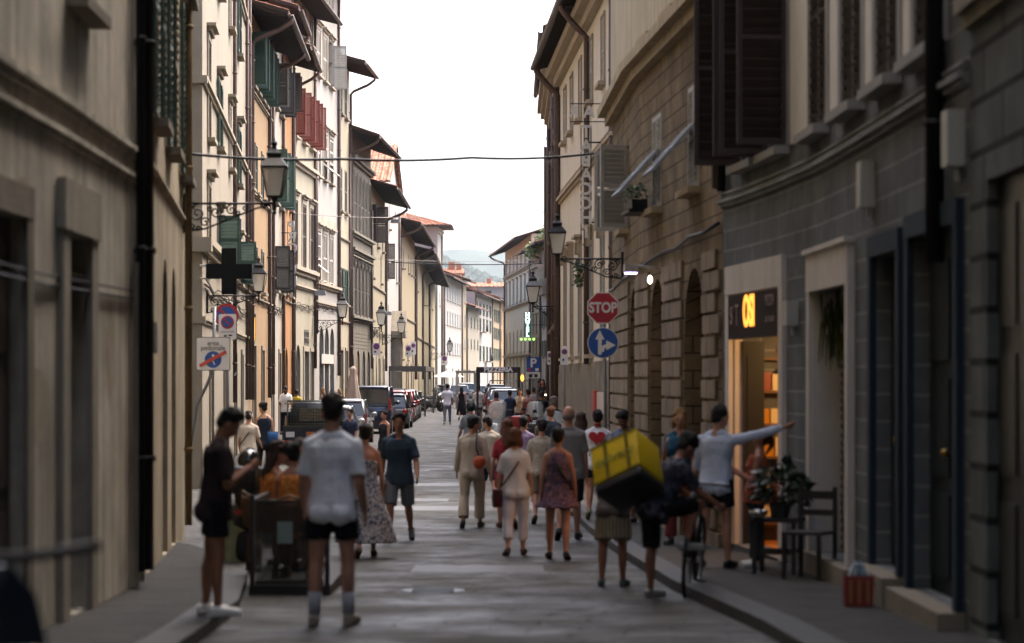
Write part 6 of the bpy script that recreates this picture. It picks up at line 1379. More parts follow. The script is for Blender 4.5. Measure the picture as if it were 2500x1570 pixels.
P('woman in orange printed top and jeans laughing by the potted plant', 1845, 1040, 1385, ex=.1, rz=R(82), sex='f', tone='a87660', hair='ginger', hstyle='pony', legs=STAND, arms=((18, 6, 100, 14), (14, 6, 100, 14)), lean=-4, head=(-24, 0), top=('tank', pattern('top_orange', ['8a4a32', 'a8563a', '6d4a44'], 22, (.45, .6)), 'none'), bottom=('trousers', '22303f', .085), shoes='c9c9c4', face=True)
# rider with the yellow box, one foot on the saddle post of the bike
rx, rY, rh = at(1600, 1045, 1462, 0)
t, w_, jr = person('delivery rider in dark patterned shirt with one leg raised over his bicycle', rx, rY, rh*1.03, rz=R(-62), tone='8a5c48', hair='black', hstyle='curly', legs=((94, 114, 4), (4, 6, 3)), arms=((34, 8, 24), (38, 8, 22)), lean=30, head=(4, 0), top=('shirt', pattern('shirt_dark', ['23252f', '3a3c4a', '55505a'], 18, (.5, .62))), bottom=('bermuda', '101115'), shoes='8d8c88', footpitch=(0, None))
bx = thing('delivery_box', 'big yellow cube delivery backpack with black underside worn by the rider', 'backpack', (Xp(1530, rY), rY-.05, Zp(1140, rY))); bx.rotation_euler = (R(-30), R(-24), R(-28))
YEL = mat('delivery_yellow', 'c9a90c', .5, spec=.4, var=.12, vscale=8, bump=.3, bscale=6)
b = MB(); r_ = .24
def rbox(b, hx, hy, z0, z1, r=.03):
    n_ = 3; rs = []
    for z, sh_ in ((z0, r), (z0+r*.4, r*.2), (z0+r, 0), (z1-r, 0), (z1-r*.4, r*.2), (z1, r)):
        pts = []
        for cx, cy, a0 in ((hx-r, hy-r, 0), (-hx+r, hy-r, 90), (-hx+r, -hy+r, 180), (hx-r, -hy+r, 270)):
            for k in range(4): a = R(a0+k*30); pts.append((cx+cos(a)*(r-sh_*.9)-0, cy+sin(a)*(r-sh_*.9), z))
        rs.append(pts)
    b.smooth = True; b.loft(rs); b.smooth = False
rbox(b, .25, .21, -.2, .22); b.build('shell', YEL, bx)
b = MB(); rbox(b, .252, .212, -.30, -.202, .03); b.build('base', BLK, bx)
b = MB()
for x_ in (-.1, .13): b.box(x_, x_+.035, -.222, .222, .221, .226); b.box(x_, x_+.035, -.217, -.211, -.2, .22)
b.build('webbing', cloth('6a5a1e'), bx); b = MB()
for z_ in (-.2, .18): b.box(-.252, .252, -.2155, -.211, z_, z_+.02)
b.build('trim', cloth('8b7a14'), bx); text('lettering', 'delivery', .13, mat('box_print', '8c8a30', .6), bx, (-.0, -.217, 0), 0); b = MB(); b.tube([(.1, .21, .18), (.12, .3, .05), (.1, .26, -.2), (.08, .21, -.2)], .02, 6); b.tube([(-.1, .21, .18), (-.12, .3, .05), (-.1, .26, -.2), (-.08, .21, -.2)], .02, 6); b.build('shoulder_straps', BLK, bx)
# mid distance crowd
P('person in dark helmet and grey t-shirt among the parked scooters', 1150, 980, 1170, rz=R(10), tone='a97c66', hair='dark', hstyle='short', legs=STAND, arms=((10, 12, 40), (10, 12, 40)), top=('shirt', '6f7478'), bottom=('trousers', '4a6a80', .07), shoes='333333', hat=('helmet', '24262a'))
P('man in white polo with a dark beard reading his phone beside the far doorway', 698, 940, 1061, ex=.1, rz=R(170), tone='5e3f30', hair='black', hstyle='crop', legs=STAND, arms=((14, 8, 80, 25), (14, 8, 78, 25)), top=('shirt', 'd6d2ce'), bottom=('trousers', '17181c', .075), shoes='222222', head=(25, 0), face='beard')
P('person in yellow top standing behind the small truck', 724, 950, 1055, ex=.1, rz=R(-20), tone='6e4a38', hair='black', hstyle='crop', legs=STAND, top=('shirt', 'b09a34'), bottom=('trousers', '2a2c34'), shoes='333333')
P('woman with long blond hair in white top on the left pavement near the closed umbrella', 789, 946, 1042, ex=.1, rz=R(60), sex='f', tone='b2866c', hair='blond', hstyle='long', legs=STAND, top=('tank', 'cfcfcf', 'none'), bottom=('trousers', '4a5568'), shoes='333333')
P('second blond woman farther along the left pavement beside the umbrella', 830, 948, 1036, ex=.1, rz=R(120), sex='f', tone='b2866c', hair='blond', hstyle='long', legs=STAND, top=('tank', 'b9a08a', 'none'), bottom=('skirt', '6a5048', .5, .2), shoes='333333')
P('man in white t-shirt and grey trousers walking away down the middle of the street', 1092, 936, 1036, rz=R(0), tone='96664e', hair='black', hstyle='short', legs=((8, 6), (-8, 12)), arms=((-4, 10, 10), (8, 12, 10)), top=('shirt', 'd4d3d8'), bottom=('trousers', '777a88', .06, .98), shoes='d8d8d8')
P('woman in long black dress beside the man in white in mid street', 1127, 943, 1025, rz=R(0), sex='f', tone='a87660', hair='black', hstyle='long', legs=WALK, arms=((2, 10, 10), (6, 14, 8)), top=('dress', '15151a', 'strap', .25, .24), bottom=None, shoes='15151a')
P('man in white t-shirt by the left post of the pizzeria frame', 1168, 940, 1040, rz=R(20), tone='a97c66', hair='black', hstyle='short', legs=STAND, arms=((-4, 10, 10), (8, 12, 40)), top=('shirt', 'cccac6'), bottom=('shorts', '5a5048'), shoes='333333')
P('dark dressed person beyond the pizzeria frame beside the grey car', 1193, 935, 1000, rz=R(-15), tone='96664e', hair='black', hstyle='short', legs=WALK, top=('shirt', '22242a'), bottom=('trousers', '22242a'), shoes='22242a')
P('person in black t-shirt bending in front of the orange barrier', 1229, 958, 1065, rz=R(40), tone='a97c66', hair='black', hstyle='short', legs=((60, 80), (55, 82)), arms=((30, 10, 30), (30, 10, 30)), lean=30, top=('shirt', '22262e'), bottom=('trousers', '2a2c34'), shoes='22242a')
P('woman in teal top sitting low among the scooters with dark hair', 1185, 984, 1085, rz=R(-60), sex='f', tone='b2866c', hair='black', hstyle='bob', legs=((88, 95), (84, 95)), arms=((30, 10, 60), (30, 10, 60)), lean=12, top=('shirt', '1f5a5a'), bottom=('trousers', '2a2c34'), shoes='22242a')
crowd = [(1312, 930, 1042, 'tall man in dark t-shirt at the edge of the bar crowd', '24262c', '2a2c34', 'dark', 'short', 'm', -150), (1325, 925, 1030, 'dark haired woman in a black dress deep in the bar crowd', '1c1c22', '1c1c22', 'black', 'long', 'f', 170),
 (1340, 928, 1028, 'woman with light hair in black top talking in the bar crowd', '24222a', '3a3c48', 'blond', 'bob', 'f', 150), (1350, 948, 1050, 'man in light blue t-shirt at the right end of the bar crowd', '6f8fb0', '4a4c55', 'brown', 'short', 'm', 100),
 (1290, 950, 1062, 'man in pale pink shirt between the parking sign and the scooters', 'a98a84', '3a3c48', 'dark', 'short', 'm', 30),
 (1322, 955, 1075, 'man in black t-shirt nearest the camera in the bar crowd', '1e2024', '2a2c34', 'brown', 'short', 'm', -10), (1268, 948, 1058, 'woman in cream blouse behind the red barrier board', 'b5a890', '4a4c55', 'brown', 'long', 'f', 200),
 (1245, 952, 1066, 'man in navy shirt beside the windscreen scooter', '26304a', '4a4c55', 'black', 'short', 'm', 10), (1212, 955, 1072, 'woman in orange top left of the windscreen scooter', 'a8603a', '2a2c34', 'brown', 'bob', 'f', 40), (1360, 945, 1058, 'tall man in rust shirt with his back to the cream wall', '6d4030', '2a2c34', 'dark', 'curly', 'm', 90),
 (1303, 945, 1048, 'person in grey vest with a backpack beside the parking sign pole', '8a8a8c', '4a4038', 'dark', 'short', 'm', -20), (1332, 940, 1045, 'man in olive shirt reaching out in the middle of the bar crowd', '55503f', '2a2c34', 'dark', 'crop', 'm', -90)]
for px, hd, ft, lab, c1, c2, hr, hs_, sx_, az in crowd: P(lab, px, hd, ft, rz=R(az), sex=sx_, tone='b08468' if sx_ == 'f' else '96664e', hair=hr, hstyle=hs_, legs=STAND, arms=((30, 10, 60, 10), (4, 10, 30)), top=('shirt', c1), bottom=('trousers', c2), shoes='22242a', group=None)
P('man with grey hair in dark t-shirt behind the balding man by the cream wall', 1352, 965, 1150, rz=R(0), tone='a97c66', hair='grey', hstyle='short', legs=WALK, top=('shirt', '1e2024'), bottom=('trousers', '2a2c34'), shoes='22242a')
P('brown haired man ahead of the balding man near the scooters', 1345, 990, 1195, rz=R(10), tone='a97c66', hair='ginger', hstyle='short', legs=WALK2, top=('shirt', '232a38'), bottom=('trousers', '2a2c34'), shoes='22242a')
P('man passing behind the white t-shirt man beside the white parked car', 855, 996, 1150, rz=R(160), tone='a97c66', hair='dark', hstyle='short', legs=WALK, top=('shirt', '2a3348'), bottom=('trousers', '2a2c34'), shoes='22242a', face=True)
P('person in black vest with orange straps left of the man in blue', 940, 1000, 1160, rz=R(140), sex='f', tone='a87660', hair='dark', hstyle='bun', legs=WALK, top=('tank', '23252c', 'none'), bottom=('trousers', '2a2c34'), shoes='22242a', face=True)
for i, (px, hd, ft, c, lab) in enumerate(((1056, 926, 968, 'bfbfbf', 'tiny far pedestrian in pale top beyond the parked motorbikes'), (1066, 927, 970, '4a5060', 'tiny far pedestrian in grey top next to the pale one'), (1080, 927, 966, '30343c', 'tiny far dark dressed pedestrian by the white tower house'))): P(lab, px, hd, ft, rz=R(60*i), hair='dark', top=('shirt', c), bottom=('trousers', '2a2c34'), shoes='22242a', voxel=.035)
# ================================================================== vehicles
RUB = mat('tyre_rubber', '121212', .8); RIM = mat('wheel_rim', '8a8c8e', .35, .8); TAIL = mat('tail_lamp', '8f1512', .2, coat=.5); HEADL = mat('head_lamp', 'c9ccd0', .15, coat=.5); CHROME = mat('chrome', 'c0c2c4', .15, 1); BUMP = mat('black_plastic', '1b1c1e', .6); CGL = mat('car_glass', '15191c', .06, spec=.9)
def wheel(parent, x, y, z, r, w_=.18, spokes=6):
    M = Matrix.Rotation(R(90), 4, 'Y'); o = link('wheel', None, parent, (x, y, z)); b = MB(); b.smooth = True; b.lathe([(r*.62, -w_/2), (r*.93, -w_/2), (r, -w_*.32), (r, w_*.32), (r*.93, w_/2), (r*.62, w_/2)], (0, 0, 0), 24, M); ty = b.build('tyre', RUB, o)
    b = MB(); b.lathe([(r*.1, -w_*.36), (r*.62, -w_*.44), (r*.62, w_*.44), (r*.1, w_*.36)], (0, 0, 0), 20, M)
    for k in range(spokes): b.box(-w_*.47, w_*.47, -.025, .025, r*.12, r*.6, Matrix.Rotation(2*pi*k/spokes, 4, 'X'))
    b.build('rim', RIM, o); return o
def car(label, x, Y, rz=0, L=4.0, W_=1.72, Hh=1.48, col='223048', kind='hatch', group='cars parked along the left kerb', rack=False, name='parked_car', tail='vert'):
    """rear at the origin end, car points to +Y"""
    t = thing(name, label, 'car', (x, Y, G(Y)), rz, group); CM = mat('car_paint_'+col, col, .35, .3, coat=.8); hw = W_/2; z0, zb = .2, Hh*.6
    def rr(y, zl, zh, w_, r=.1): return [(w_*sx, y, z) for sx, z in ((-1+.12, zl), (-1, zl+r), (-1, zh-r*1.2), (-1+.07, zh), (-.4, zh+.02), (.4, zh+.02), (1-.07, zh), (1, zh-r*1.2), (1, zl+r), (1-.12, zl))]
    b = MB(); b.smooth = True; hood = zb-.06 if kind != 'van' else zb
    st = [(0.0, .34, zb-.12, hw*.93), (.06, .24, zb-.03, hw*.97), (.5, z0, zb, hw), (L*.5, z0, zb, hw), (L-.9, z0, hood, hw), (L-.25, .22, hood-.14, hw*.96), (L-.02, .3, hood-.3, hw*.86)]
    b.loft([rr(*a) for a in st]); body = b.build('body', CM, t)
    yr0, yr1, yw0, yw1 = (.05, .42, L-2.05, L-1.15) if kind == 'hatch' else (.03, .18, L-1.75, L-.95) if kind == 'van' else (.5, 1.0, L-2.0, L-1.2)
    zr = Hh
    def cab(y, z, w_): return [(-w_, y, z), (w_, y, z)]
    wt = hw*(.8 if kind != 'van' else .88); wb = hw*.95
    b = MB(); rg_ = [[(-wb, yr0, zb), (wb, yr0, zb), (wt, yr1, zr-.03), (-wt, yr1, zr-.03)], [(-wb, yw1, zb), (wb, yw1, zb), (wt, yw0, zr-.03), (-wt, yw0, zr-.03)]]
    b.loft([[rg_[0][0], rg_[0][1], rg_[0][2], rg_[0][3]], [rg_[1][0], rg_[1][1], rg_[1][2], rg_[1][3]]]); b.build('windows', CGL, t)
    b = MB(); b.smooth = True; b.loft([[( -wt-.012, y, z), (-wt*.7, y, z+.035), (wt*.7, y, z+.035), (wt+.012, y, z), (wt, y, z-.05), (-wt, y, z-.05)] for y, z in ((yr1-.06, zr-.045), (yr1+.15, zr-.01), ((yr1+yw0)/2, zr), (yw0-.1, zr-.01), (yw0+.06, zr-.045))]); b.build('roof', CM, t)
    b = MB(); lr = lambda a, c, k: tuple(a[i]+(c[i]-a[i])*k for i in range(3))
    for sx in (-1, 1):
        b.tube([(sx*wb, yr0, zb), (sx*wt, yr1, zr-.02)], .045, 6); b.tube([(sx*wb, yw1, zb), (sx*wt, yw0, zr-.02)], .035, 6)
        for k in ((.38,) if kind == 'hatch' else (.3, .62)): y = yr0+(yw1-yr0)*k; b.tube([(sx*wb, y, zb), (sx*wt, yr1+(yw0-yr1)*k, zr-.03)], .03, 6)
    b.build('pillar', CM, body)
    if kind in ('van', 'hatch'):
        b = MB(); f_ = .35 if kind == 'van' else .28; a0, a1 = (0, yr0-.004, zb), (0, yr1-.004, zr-.03); y_ = yr0+(yr1-yr0)*f_*.35-.006; z_ = zb+(zr-zb)*f_*.35
        b.loft([[(-wb, yr0-.008, zb-.02), (wb, yr0-.008, zb-.02), (wb*.98, y_-.004, z_), (-wb*.98, y_-.004, z_)], [(-wb, yr0+.03, zb-.02), (wb, yr0+.03, zb-.02), (wb*.98, y_+.03, z_), (-wb*.98, y_+.03, z_)]]); b.build('tailgate', CM, body)
    b = MB(); b.loft([[(-hw*.95, -.05, .24), (hw*.95, -.05, .24), (hw*.97, -.03, .5), (-hw*.97, -.03, .5)], [(-hw, .12, .2), (hw, .12, .2), (hw*1.005, .12, .52), (-hw*1.005, .12, .52)]]); b.build('bumper', BUMP if kind == 'van' else CM, t)
    b = MB(); b.loft([[(-hw*.9, L+.03, .24), (hw*.9, L+.03, .24), (hw*.9, L+.02, .5), (-hw*.9, L+.02, .5)], [(-hw*.97, L-.2, .2), (hw*.97, L-.2, .2), (hw*.97, L-.2, .52), (-hw*.97, L-.2, .52)]]); b.build('bumper', CM, t)
    for sx in (-1, 1):
        b = MB(); 
        if tail == 'vert': b.box(sx*hw*.97-.07, sx*hw*.97+.04, -.02, .14, zb-.18, zb+.3 if kind == 'van' else zb+.12)
        elif tail == 'round': b.ell((sx*hw*.84, .02, zb-.14), (.1, .06, .12), 14, 8)
        else: b.box(sx*hw*.84-.15, sx*hw*.84+.13, -.01, .12, zb-.22, zb-.04)
        b.build('tail_light', TAIL, t); b = MB(); b.ell((sx*hw*.72, L-.14, hood-.27), (.16, .14, .09), 12, 8); b.build('headlight', HEADL, t)
        b = MB(); b.ell((sx*(hw+.09), yw1-.25, zb+.08), (.11, .06, .08), 10, 6); b.tube([(sx*hw*.96, yw1-.25, zb+.02), (sx*(hw+.05), yw1-.25, zb+.06)], .02, 5); b.build('wing_mirror', CM, t)
        b = MB()
        for y in (.35*L, .62*L): b.box(sx*hw*1.0-.004, sx*hw*1.0+.02, y, y+.16, zb-.16, zb-.13)
        b.build('door_handle', BUMP, body)
        for y in (.72, L-.78):
            wheel(t, sx*(hw-.1), y, .31, .31)
            b = MB(); b.lathe([(.345, -.012), (.36, -.012), (.36, .012), (.345, .012)], (sx*(hw+.0), y, .31), 24, Matrix.Rotation(R(90), 4, 'Y')); b.build('wheel_arch', BUMP, body)
    b = MB(); b.box(-.26, .26, -.065, -.055, .52, .63); b.build('number_plate', WHITE, t)
    if rack:
        b = MB()
        for sx in (-1, 1): b.tube([(sx*wt*.9, yr1+.1, zr+.03), (sx*wt*.9, yr1+.2, zr+.1), (sx*wt*.9, yw0-.2, zr+.1), (sx*wt*.9, yw0-.1, zr+.03)], .018, 6)
        for y in (yr1+.5, yw0-.6): b.tube([(-wt*.9, y, zr+.1), (wt*.9, y, zr+.1)], .018, 6)
        b.build('roof_rack', BUMP, t)
    return t
car('small white hatchback squeezed behind the truck with a red tail light', -5.45, 71, 0, 3.6, 1.62, 1.36, 'c6c6c4', 'hatch', tail='vert')
car('silver estate car parked between the white hatchback and the dark blue van', -5.55, 78, 0, 4.3, 1.7, 1.46, '9a9da0', 'hatch', tail='vert')
car('dark blue boxy van with upright red tail light in the parked row', -5.5, 92, R(-.5), 4.1, 1.78, 1.80, '14223a', 'van')
car('black small car with round tail light just beyond the blue van', -5.15, 100, R(-1), 3.8, 1.7, 1.42, '16191e', 'hatch', tail='round')
car('dark red car with a roof rack beyond the black small car', -5.35, 106, R(0), 4.1, 1.72, 1.5, '6e1b1a', 'hatch', rack=True)
car('bright red hatchback behind the roof rack car in the row', -5.4, 112.5, R(.5), 3.9, 1.7, 1.46, '8e2420', 'hatch', tail='wide')
car('dark grey car near the far end of the parked row', -5.5, 118, R(1), 4.1, 1.72, 1.47, '2a2c30', 'hatch', tail='wide')
car('last black car of the parked row before the railing', -5.6, 124, R(1), 4.1, 1.72, 1.46, '1a1b1e', 'hatch')
DG = 'cars in the far roadway'
car('silver car driving away beyond the couple in mid street', -4.5, 205, R(1), 4.2, 1.75, 1.5, '8d9296', 'hatch', DG, tail='wide')
car('white and orange lit car behind the silver one far away', -4.1, 222, R(1), 4.4, 1.8, 1.65, 'c9c9c9', 'van', DG)
car('dark car on the left edge of the far roadway', -6.0, 212, R(1), 4.2, 1.75, 1.5, '2a2c30', 'hatch', DG)
car('grey car parked far down on the right behind the pizzeria frame', -2.2, 190, R(-1), 4.2, 1.75, 1.5, '6b7075', 'hatch', DG)
car('black car parked far right between the grey one and the palaces', -1.2, 180, R(-1), 4.3, 1.8, 1.62, '1f2226', 'hatch', DG, tail='wide')
car('white car parked behind the orange mesh barrier on the right', -.35, 128, R(-2), 4.2, 1.78, 1.46, 'c9c9c8', 'hatch', DG, tail='wide')
car('dark estate car just behind the white one by the barrier', -.6, 136, R(-2), 4.4, 1.8, 1.55, '2c3036', 'hatch', DG)
# small flatbed truck with a mesh guard, seen from behind
t = thing('flatbed_truck', 'small dark flatbed truck with a wire mesh guard behind its cab in the left row', 'truck', (Xp(757, 62.5), 62.5, G(62.5)), R(1)); OLV = mat('truck_olive_metal', '3d3f33', .5, .4, var=.2); hw = .72
b = MB(); b.box(-hw, hw, 0, 1.9, .62, .68); b.box(-hw, hw, -.0, .04, .68, .98); b.box(-hw, -hw+.03, .04, 1.9, .68, .95); b.box(hw-.03, hw, .04, 1.9, .68, .95); bd = b.build('flatbed', mat('truck_dark_blue', '1d2430', .5, .3), t)
b = MB(); b.box(-hw, hw, -.03, -.001, .95, 1.0); b.build('tailgate_rail', OLV, bd)
b = MB(); Z0, Z1 = 1.0, 1.62
for x_ in (-hw, hw): b.tube([(x_, 1.86, .68), (x_, 1.86, Z1)], .02, 6)
for z_ in (Z0, Z1): b.tube([(-hw, 1.86, z_), (hw, 1.86, z_)], .02, 6)
for i in range(20): x_ = -hw+2*hw*i/19; b.tube([(x_, 1.86, Z0), (x_, 1.86, Z1)], .006, 4)
for i in range(9): z_ = Z0+(Z1-Z0)*i/8; b.tube([(-hw, 1.868, z_), (hw, 1.868, z_)], .006, 4)
b.build('mesh_guard', OLV, t)
b = MB(); b.smooth = True; b.loft([[(-.68, y, z0_), (.68, y, z0_), (.7, y, 1.0), (wr, y, zr_), (-wr, y, zr_), (-.7, y, 1.0)] for y, z0_, zr_, wr in ((1.98, .35, 1.54, .58), (2.3, .3, 1.6, .6), (2.75, .3, 1.56, .58), (3.15, .35, 1.0, .62), (3.3, .4, .85, .5))]); cb_ = b.build('cab', mat('truck_dark_blue', '1d2430', .5, .3), t)
b = MB(); b.box(-.42, .42, 1.965, 1.975, 1.08, 1.42); b.build('rear_window', CGL, cb_)
for sx in (-1, 1):
    b = MB(); b.box(sx*.58-.1, sx*.58+.1, -.06, -.032, .52, .62); b.build('tail_light', TAIL, t)
    for y in (.45, 2.75): wheel(t, sx*.6, y, .27, .27, .16)
b = MB(); b.box(-.62, -.4, -.05, -.032, .7, .84); b.build('lamp', HEADL, t); b = MB(); b.box(-.1, .12, -.05, -.032, .74, .84); b.build('warning_plate', mat('orange_plate', 'a8602a', .5), t)
b = MB(); b.box(-.3, .3, -.06, -.04, .4, .52); b.build('number_plate', WHITE, t); b = MB(); b.box(-.6, .6, 0, 3.1, .3, .36); b.build('chassis', BUMP, t)
# scooters and motorbikes
def scooter(label, x, Y, rz=0, col='1b1d20', shield=False, topcase=None, group='scooters and motorbikes parked along the street', sc=1.0, mirrors=True, big=False, zb=None):
    t = thing('motor_scooter', label, 'scooter', (x, Y, G(Y) if zb is None else zb), rz, group); t.scale = (sc, sc, sc); CM = mat('scooter_paint_'+col, col, .3, .2, coat=.7)
    wheel(t, 0, .62, .25, .25, .12, 5); wheel(t, 0, -.62, .25, .25, .13, 5)
    b = MB(); b.smooth = True
    b.loft([[(-w_, y, zl), (w_, y, zl), (w_*1.1, y, (zl+zh)/2), (w_*.8, y, zh), (-w_*.8, y, zh), (-w_*1.1, y, (zl+zh)/2)] for y, w_, zl, zh in ((-.86, .06, .62, .74), (-.75, .14, .45, .78), (-.4, .19, .3, .74), (-.05, .17, .25, .66), (.05, .15, .22, .36), (.35, .15, .22, .32))])
    b.build('rear_body', CM, t); b = MB(); b.smooth = True
    b.loft([[(-w_, y, z), (w_, y, z), (w_*.8, y+d, z), (-w_*.8, y+d, z)] for w_, y, z, d in ((.16, .33, .24, .08), (.23, .36, .45, .13), (.22, .38, .7, .16), (.17, .4, .92, .16), (.1, .38, 1.0, .1))]); b.build('front_shield', CM, t)
    b = MB(); b.smooth = True; b.loft([[(-w_, y, z), (w_, y, z), (w_, y, z+.1), (-w_, y, z+.1)] for w_, y, z in ((.09, -.82, .76), (.14, -.6, .78), (.14, -.2, .74), (.08, .0, .7))]); b.build('seat', mat('scooter_seat', '141414', .6), t)
    b = MB(); b.tube([(0, .6, .3), (0, .5, .7), (0, .42, 1.0)], .03, 8); b.tube([(-.33, .3, 1.06), (-.18, .38, 1.03), (0, .42, 1.02), (.18, .38, 1.03), (.33, .3, 1.06)], .016, 8); b.build('handlebar', BUMP, t)
    b = MB(); b.ell((0, .6, .5), (.1, .22, .1), 12, 8) if not big else b.ell((0, .56, .6), (.16, .2, .14), 12, 8); b.build('mudguard', CM, t)
    b = MB(); b.ell((0, .52, .93), (.1, .06, .08), 12, 8); b.build('headlight', HEADL, t); b = MB(); b.ell((0, -.88, .66), (.09, .03, .04), 10, 6); b.build('tail_light', TAIL, t)
    if mirrors:
        for sx in (-1, 1): b = MB(); b.tube([(sx*.2, .38, 1.04), (sx*.26, .36, 1.2), (sx*.3, .34, 1.26)], .008, 6); b.ell((sx*.33, .34, 1.29), (.07, .015, .045), 12, 8); b.build('mirror', BUMP, t)
    if shield: b = MB(); b.smooth = True; b.loft([[(-w_, y, z), (-w_*.5, y+.05, z), (w_*.5, y+.05, z), (w_, y, z), (w_*.5, y+.056, z+.002), (-w_*.5, y+.056, z+.002)] for w_, y, z in ((.2, .46, .92), (.27, .4, 1.15), (.25, .3, 1.42), (.18, .24, 1.52))]); b.build('windscreen', mat('clear_windscreen', 'c4c8c6', .12, alpha=.35), t)
    if topcase: b = MB(); rbox(b, .22, .18, .86, 1.16, .06); b.v = [(v[0], v[1]-.82, v[2]) for v in b.v]; b.build('top_case', mat('case_'+topcase, topcase, .4), t)
    b = MB(); b.tube([(.12, -.3, .25), (.16, -.7, .3), (.17, -.95, .36)], [.03, .05, .05], 8); b.build('exhaust', CHROME, t); b = MB(); b.tube([(.05, .0, .22), (.22, -.02, .01)], .012, 6); b.build('stand', BUMP, t)
    return t
scooter('dark scooter very near the camera at the bottom left, badly out of focus', -1.5, 7.0, R(20), '121a28', sc=1.12, topcase=None, mirrors=False, big=True, zb=G(7.0))
scooter('black scooter parked at the kerb left of the glass sided dining platform', -2.75, 27.2, R(-14), '101214', topcase='101113')
scooter('red and white maxi scooter with a large clear windscreen', -.2, 62, R(150), 'b9b6b2', shield=True, big=True, sc=1.08, topcase='8e2222')
for i, (x, Y, rz, c, lab) in enumerate(((.35, 58, 160, '1b1d20', 'black scooter right of the windscreen scooter'), (.75, 61, 175, '6a6d72', 'silver scooter in the middle of the right group'), (-.75, 66, 120, '23262b', 'dark scooter left of the windscreen scooter'), (.2, 67, 200, '8e2a22', 'red scooter behind the windscreen scooter'), (.9, 55, 190, '15171a', 'black scooter nearest the cream wall'), (.75, 70, 165, '2c3a4a', 'blue scooter farthest in the right group'))): scooter(lab+' beside the cream house', x, Y, R(rz), c, topcase='1a1b1d' if i in (0, 4) else None, shield=i in (4, 5))
for i in range(7): scooter(['first', 'second', 'third', 'fourth', 'fifth', 'sixth', 'last'][i]+' motorbike from the railing in the row parked across the left kerb', -5.05-.04*i, 150+i*2.3, R(-70+3*i), ['1b1d20', '3a3d42', '15171a', '8a8d90', '1b1d20', '5a1c1a', '2a2c30'][i], topcase='17181a' if i == 1 else None, shield=i in (3, 4), sc=1.1)
# bicycle
def bicycle(label, x, Y, rz, lean=0, group=None):
    t = thing('bicycle', label, 'bicycle', (x, Y, G(Y)), rz, group); t.rotation_euler = (0, R(lean), rz); FR_ = mat('bike_frame', '1c1e22', .4, .3)
    for y in (.52, -.52):
        o = link('wheel', None, t, (0, y, .34)); M = Matrix.Rotation(R(90), 4, 'Y'); b = MB(); b.tube([(0, cos(2*pi*k/28)*.325, sin(2*pi*k/28)*.325) for k in range(29)], .02, 8); b.build('tyre', RUB, o)
        b = MB(); b.tube([(0, cos(2*pi*k/28)*.3, sin(2*pi*k/28)*.3) for k in range(29)], .009, 6)
        for k in range(14): a = 2*pi*k/14; b.tube([(0, 0, 0), (0, cos(a)*.3, sin(a)*.3)], .002, 4)
        b.ell((0, 0, 0), .03, 8, 6); b.build('rim', RIM, o); b = MB(); b.tube([(0, cos(a)*.36, sin(a)*.36) for a in [R(20+k*15) for k in range(11)]], .022, 6, .5); b.build('mudguard', FR_, t, (0, y, .34))
    b = MB(); bb, st, hd, rw_, fw_ = (0, -.06, .3), (0, -.2, .78), (0, .34, .82), (0, -.52, .34), (0, .52, .34)
    for a, c in ((bb, st), (bb, hd), (st, hd), (bb, rw_), (st, rw_), (hd, fw_)): b.tube([a, c], .018, 8)
    b.build('frame', FR_, t); b = MB(); b.tube([hd, (0, .3, 1.0)], .014, 6); b.tube([(-.28, .16, 1.02), (-.2, .3, 1.02), (.2, .3, 1.02), (.28, .16, 1.02)], .013, 8); b.build('handlebar', FR_, t)
    b = MB(); b.tube([st, (0, -.22, .9)], .014, 6); b.smooth = True; b.loft([ring((0, y, .93), r1, .028, 12, Matrix.Rotation(R(90), 3, 'X')) for y, r1 in ((-.36, .05), (-.28, .08), (-.15, .05), (-.04, .02))]); b.build('saddle', BUMP, t)
    b = MB(); b.tube([(.05, -.06, .3), (.05, -.06, .14)], .012, 6); b.box(.05, .14, -.09, -.03, .12, .14); b.tube([(-.05, -.06, .3), (-.05, -.06, .46)], .012, 6); b.box(-.14, -.05, -.09, -.03, .45, .47); b.build('pedals', BUMP, t); return t
bicycle('dark bicycle under the delivery rider, its wheel pointing at the camera', Xp(1690, 22.6), 22.75, R(-10), 4)
for i, (x, Y, rz) in enumerate(((.35, 70.5, 80), (.6, 74, 95), (.2, 78, 70))): bicycle(['nearest', 'middle', 'farthest'][i]+' bicycle leaning in the clutter below the parking sign', x, Y, R(rz), 8, 'bicycles near the parking sign')
# ================================================================== glass sided platform, chairs, seated women
WOODD = mat('dark_platform_wood', '2a2622', .7, var=.2); PGL = mat('platform_glass', '2e3836', .15, alpha=.3)
Yd = 22.4; xl, xr = Xp(607, Yd), Xp(806, Yd); gz = G(Yd+.8)
t = thing('dining_platform', 'dark framed glass sided terrace platform with wicker chairs on the left of the road', 'platform', ((xl+xr)/2, Yd, gz)); hw = (xr-xl)/2; D_ = 2.6
b = MB(); b.box(-hw, hw, 0, D_, -.1, .11); b.build('deck', WOODD, t)
for (xx, yy) in ((-hw+.03, .03), (hw-.03, .03), (-hw+.03, D_-.03), (hw-.03, D_-.03)): b = MB(); b.box(xx-.022, xx+.022, yy-.022, yy+.022, .111, .95); b.build('post', WOODD, t)
b = MB(); b.box(-hw+.061, hw-.061, .015, .045, .87, .9); b.build('rail', WOODD, t); b = MB(); b.box(-hw+.061, hw-.061, .01, .05, .115, .16); b.build('rail', WOODD, t); b = MB(); b.box(-hw+.01, -hw+.05, .061, D_-.061, .86, .91); b.build('rail', WOODD, t)
b = MB(); b.box(-hw+.061, hw-.061, .025, .035, .161, .859); b.build('glass_panel', PGL, t); b = MB(); b.box(-hw+.025, -hw+.035, .061, D_-.061, .115, .859); b.build('glass_panel', PGL, t)
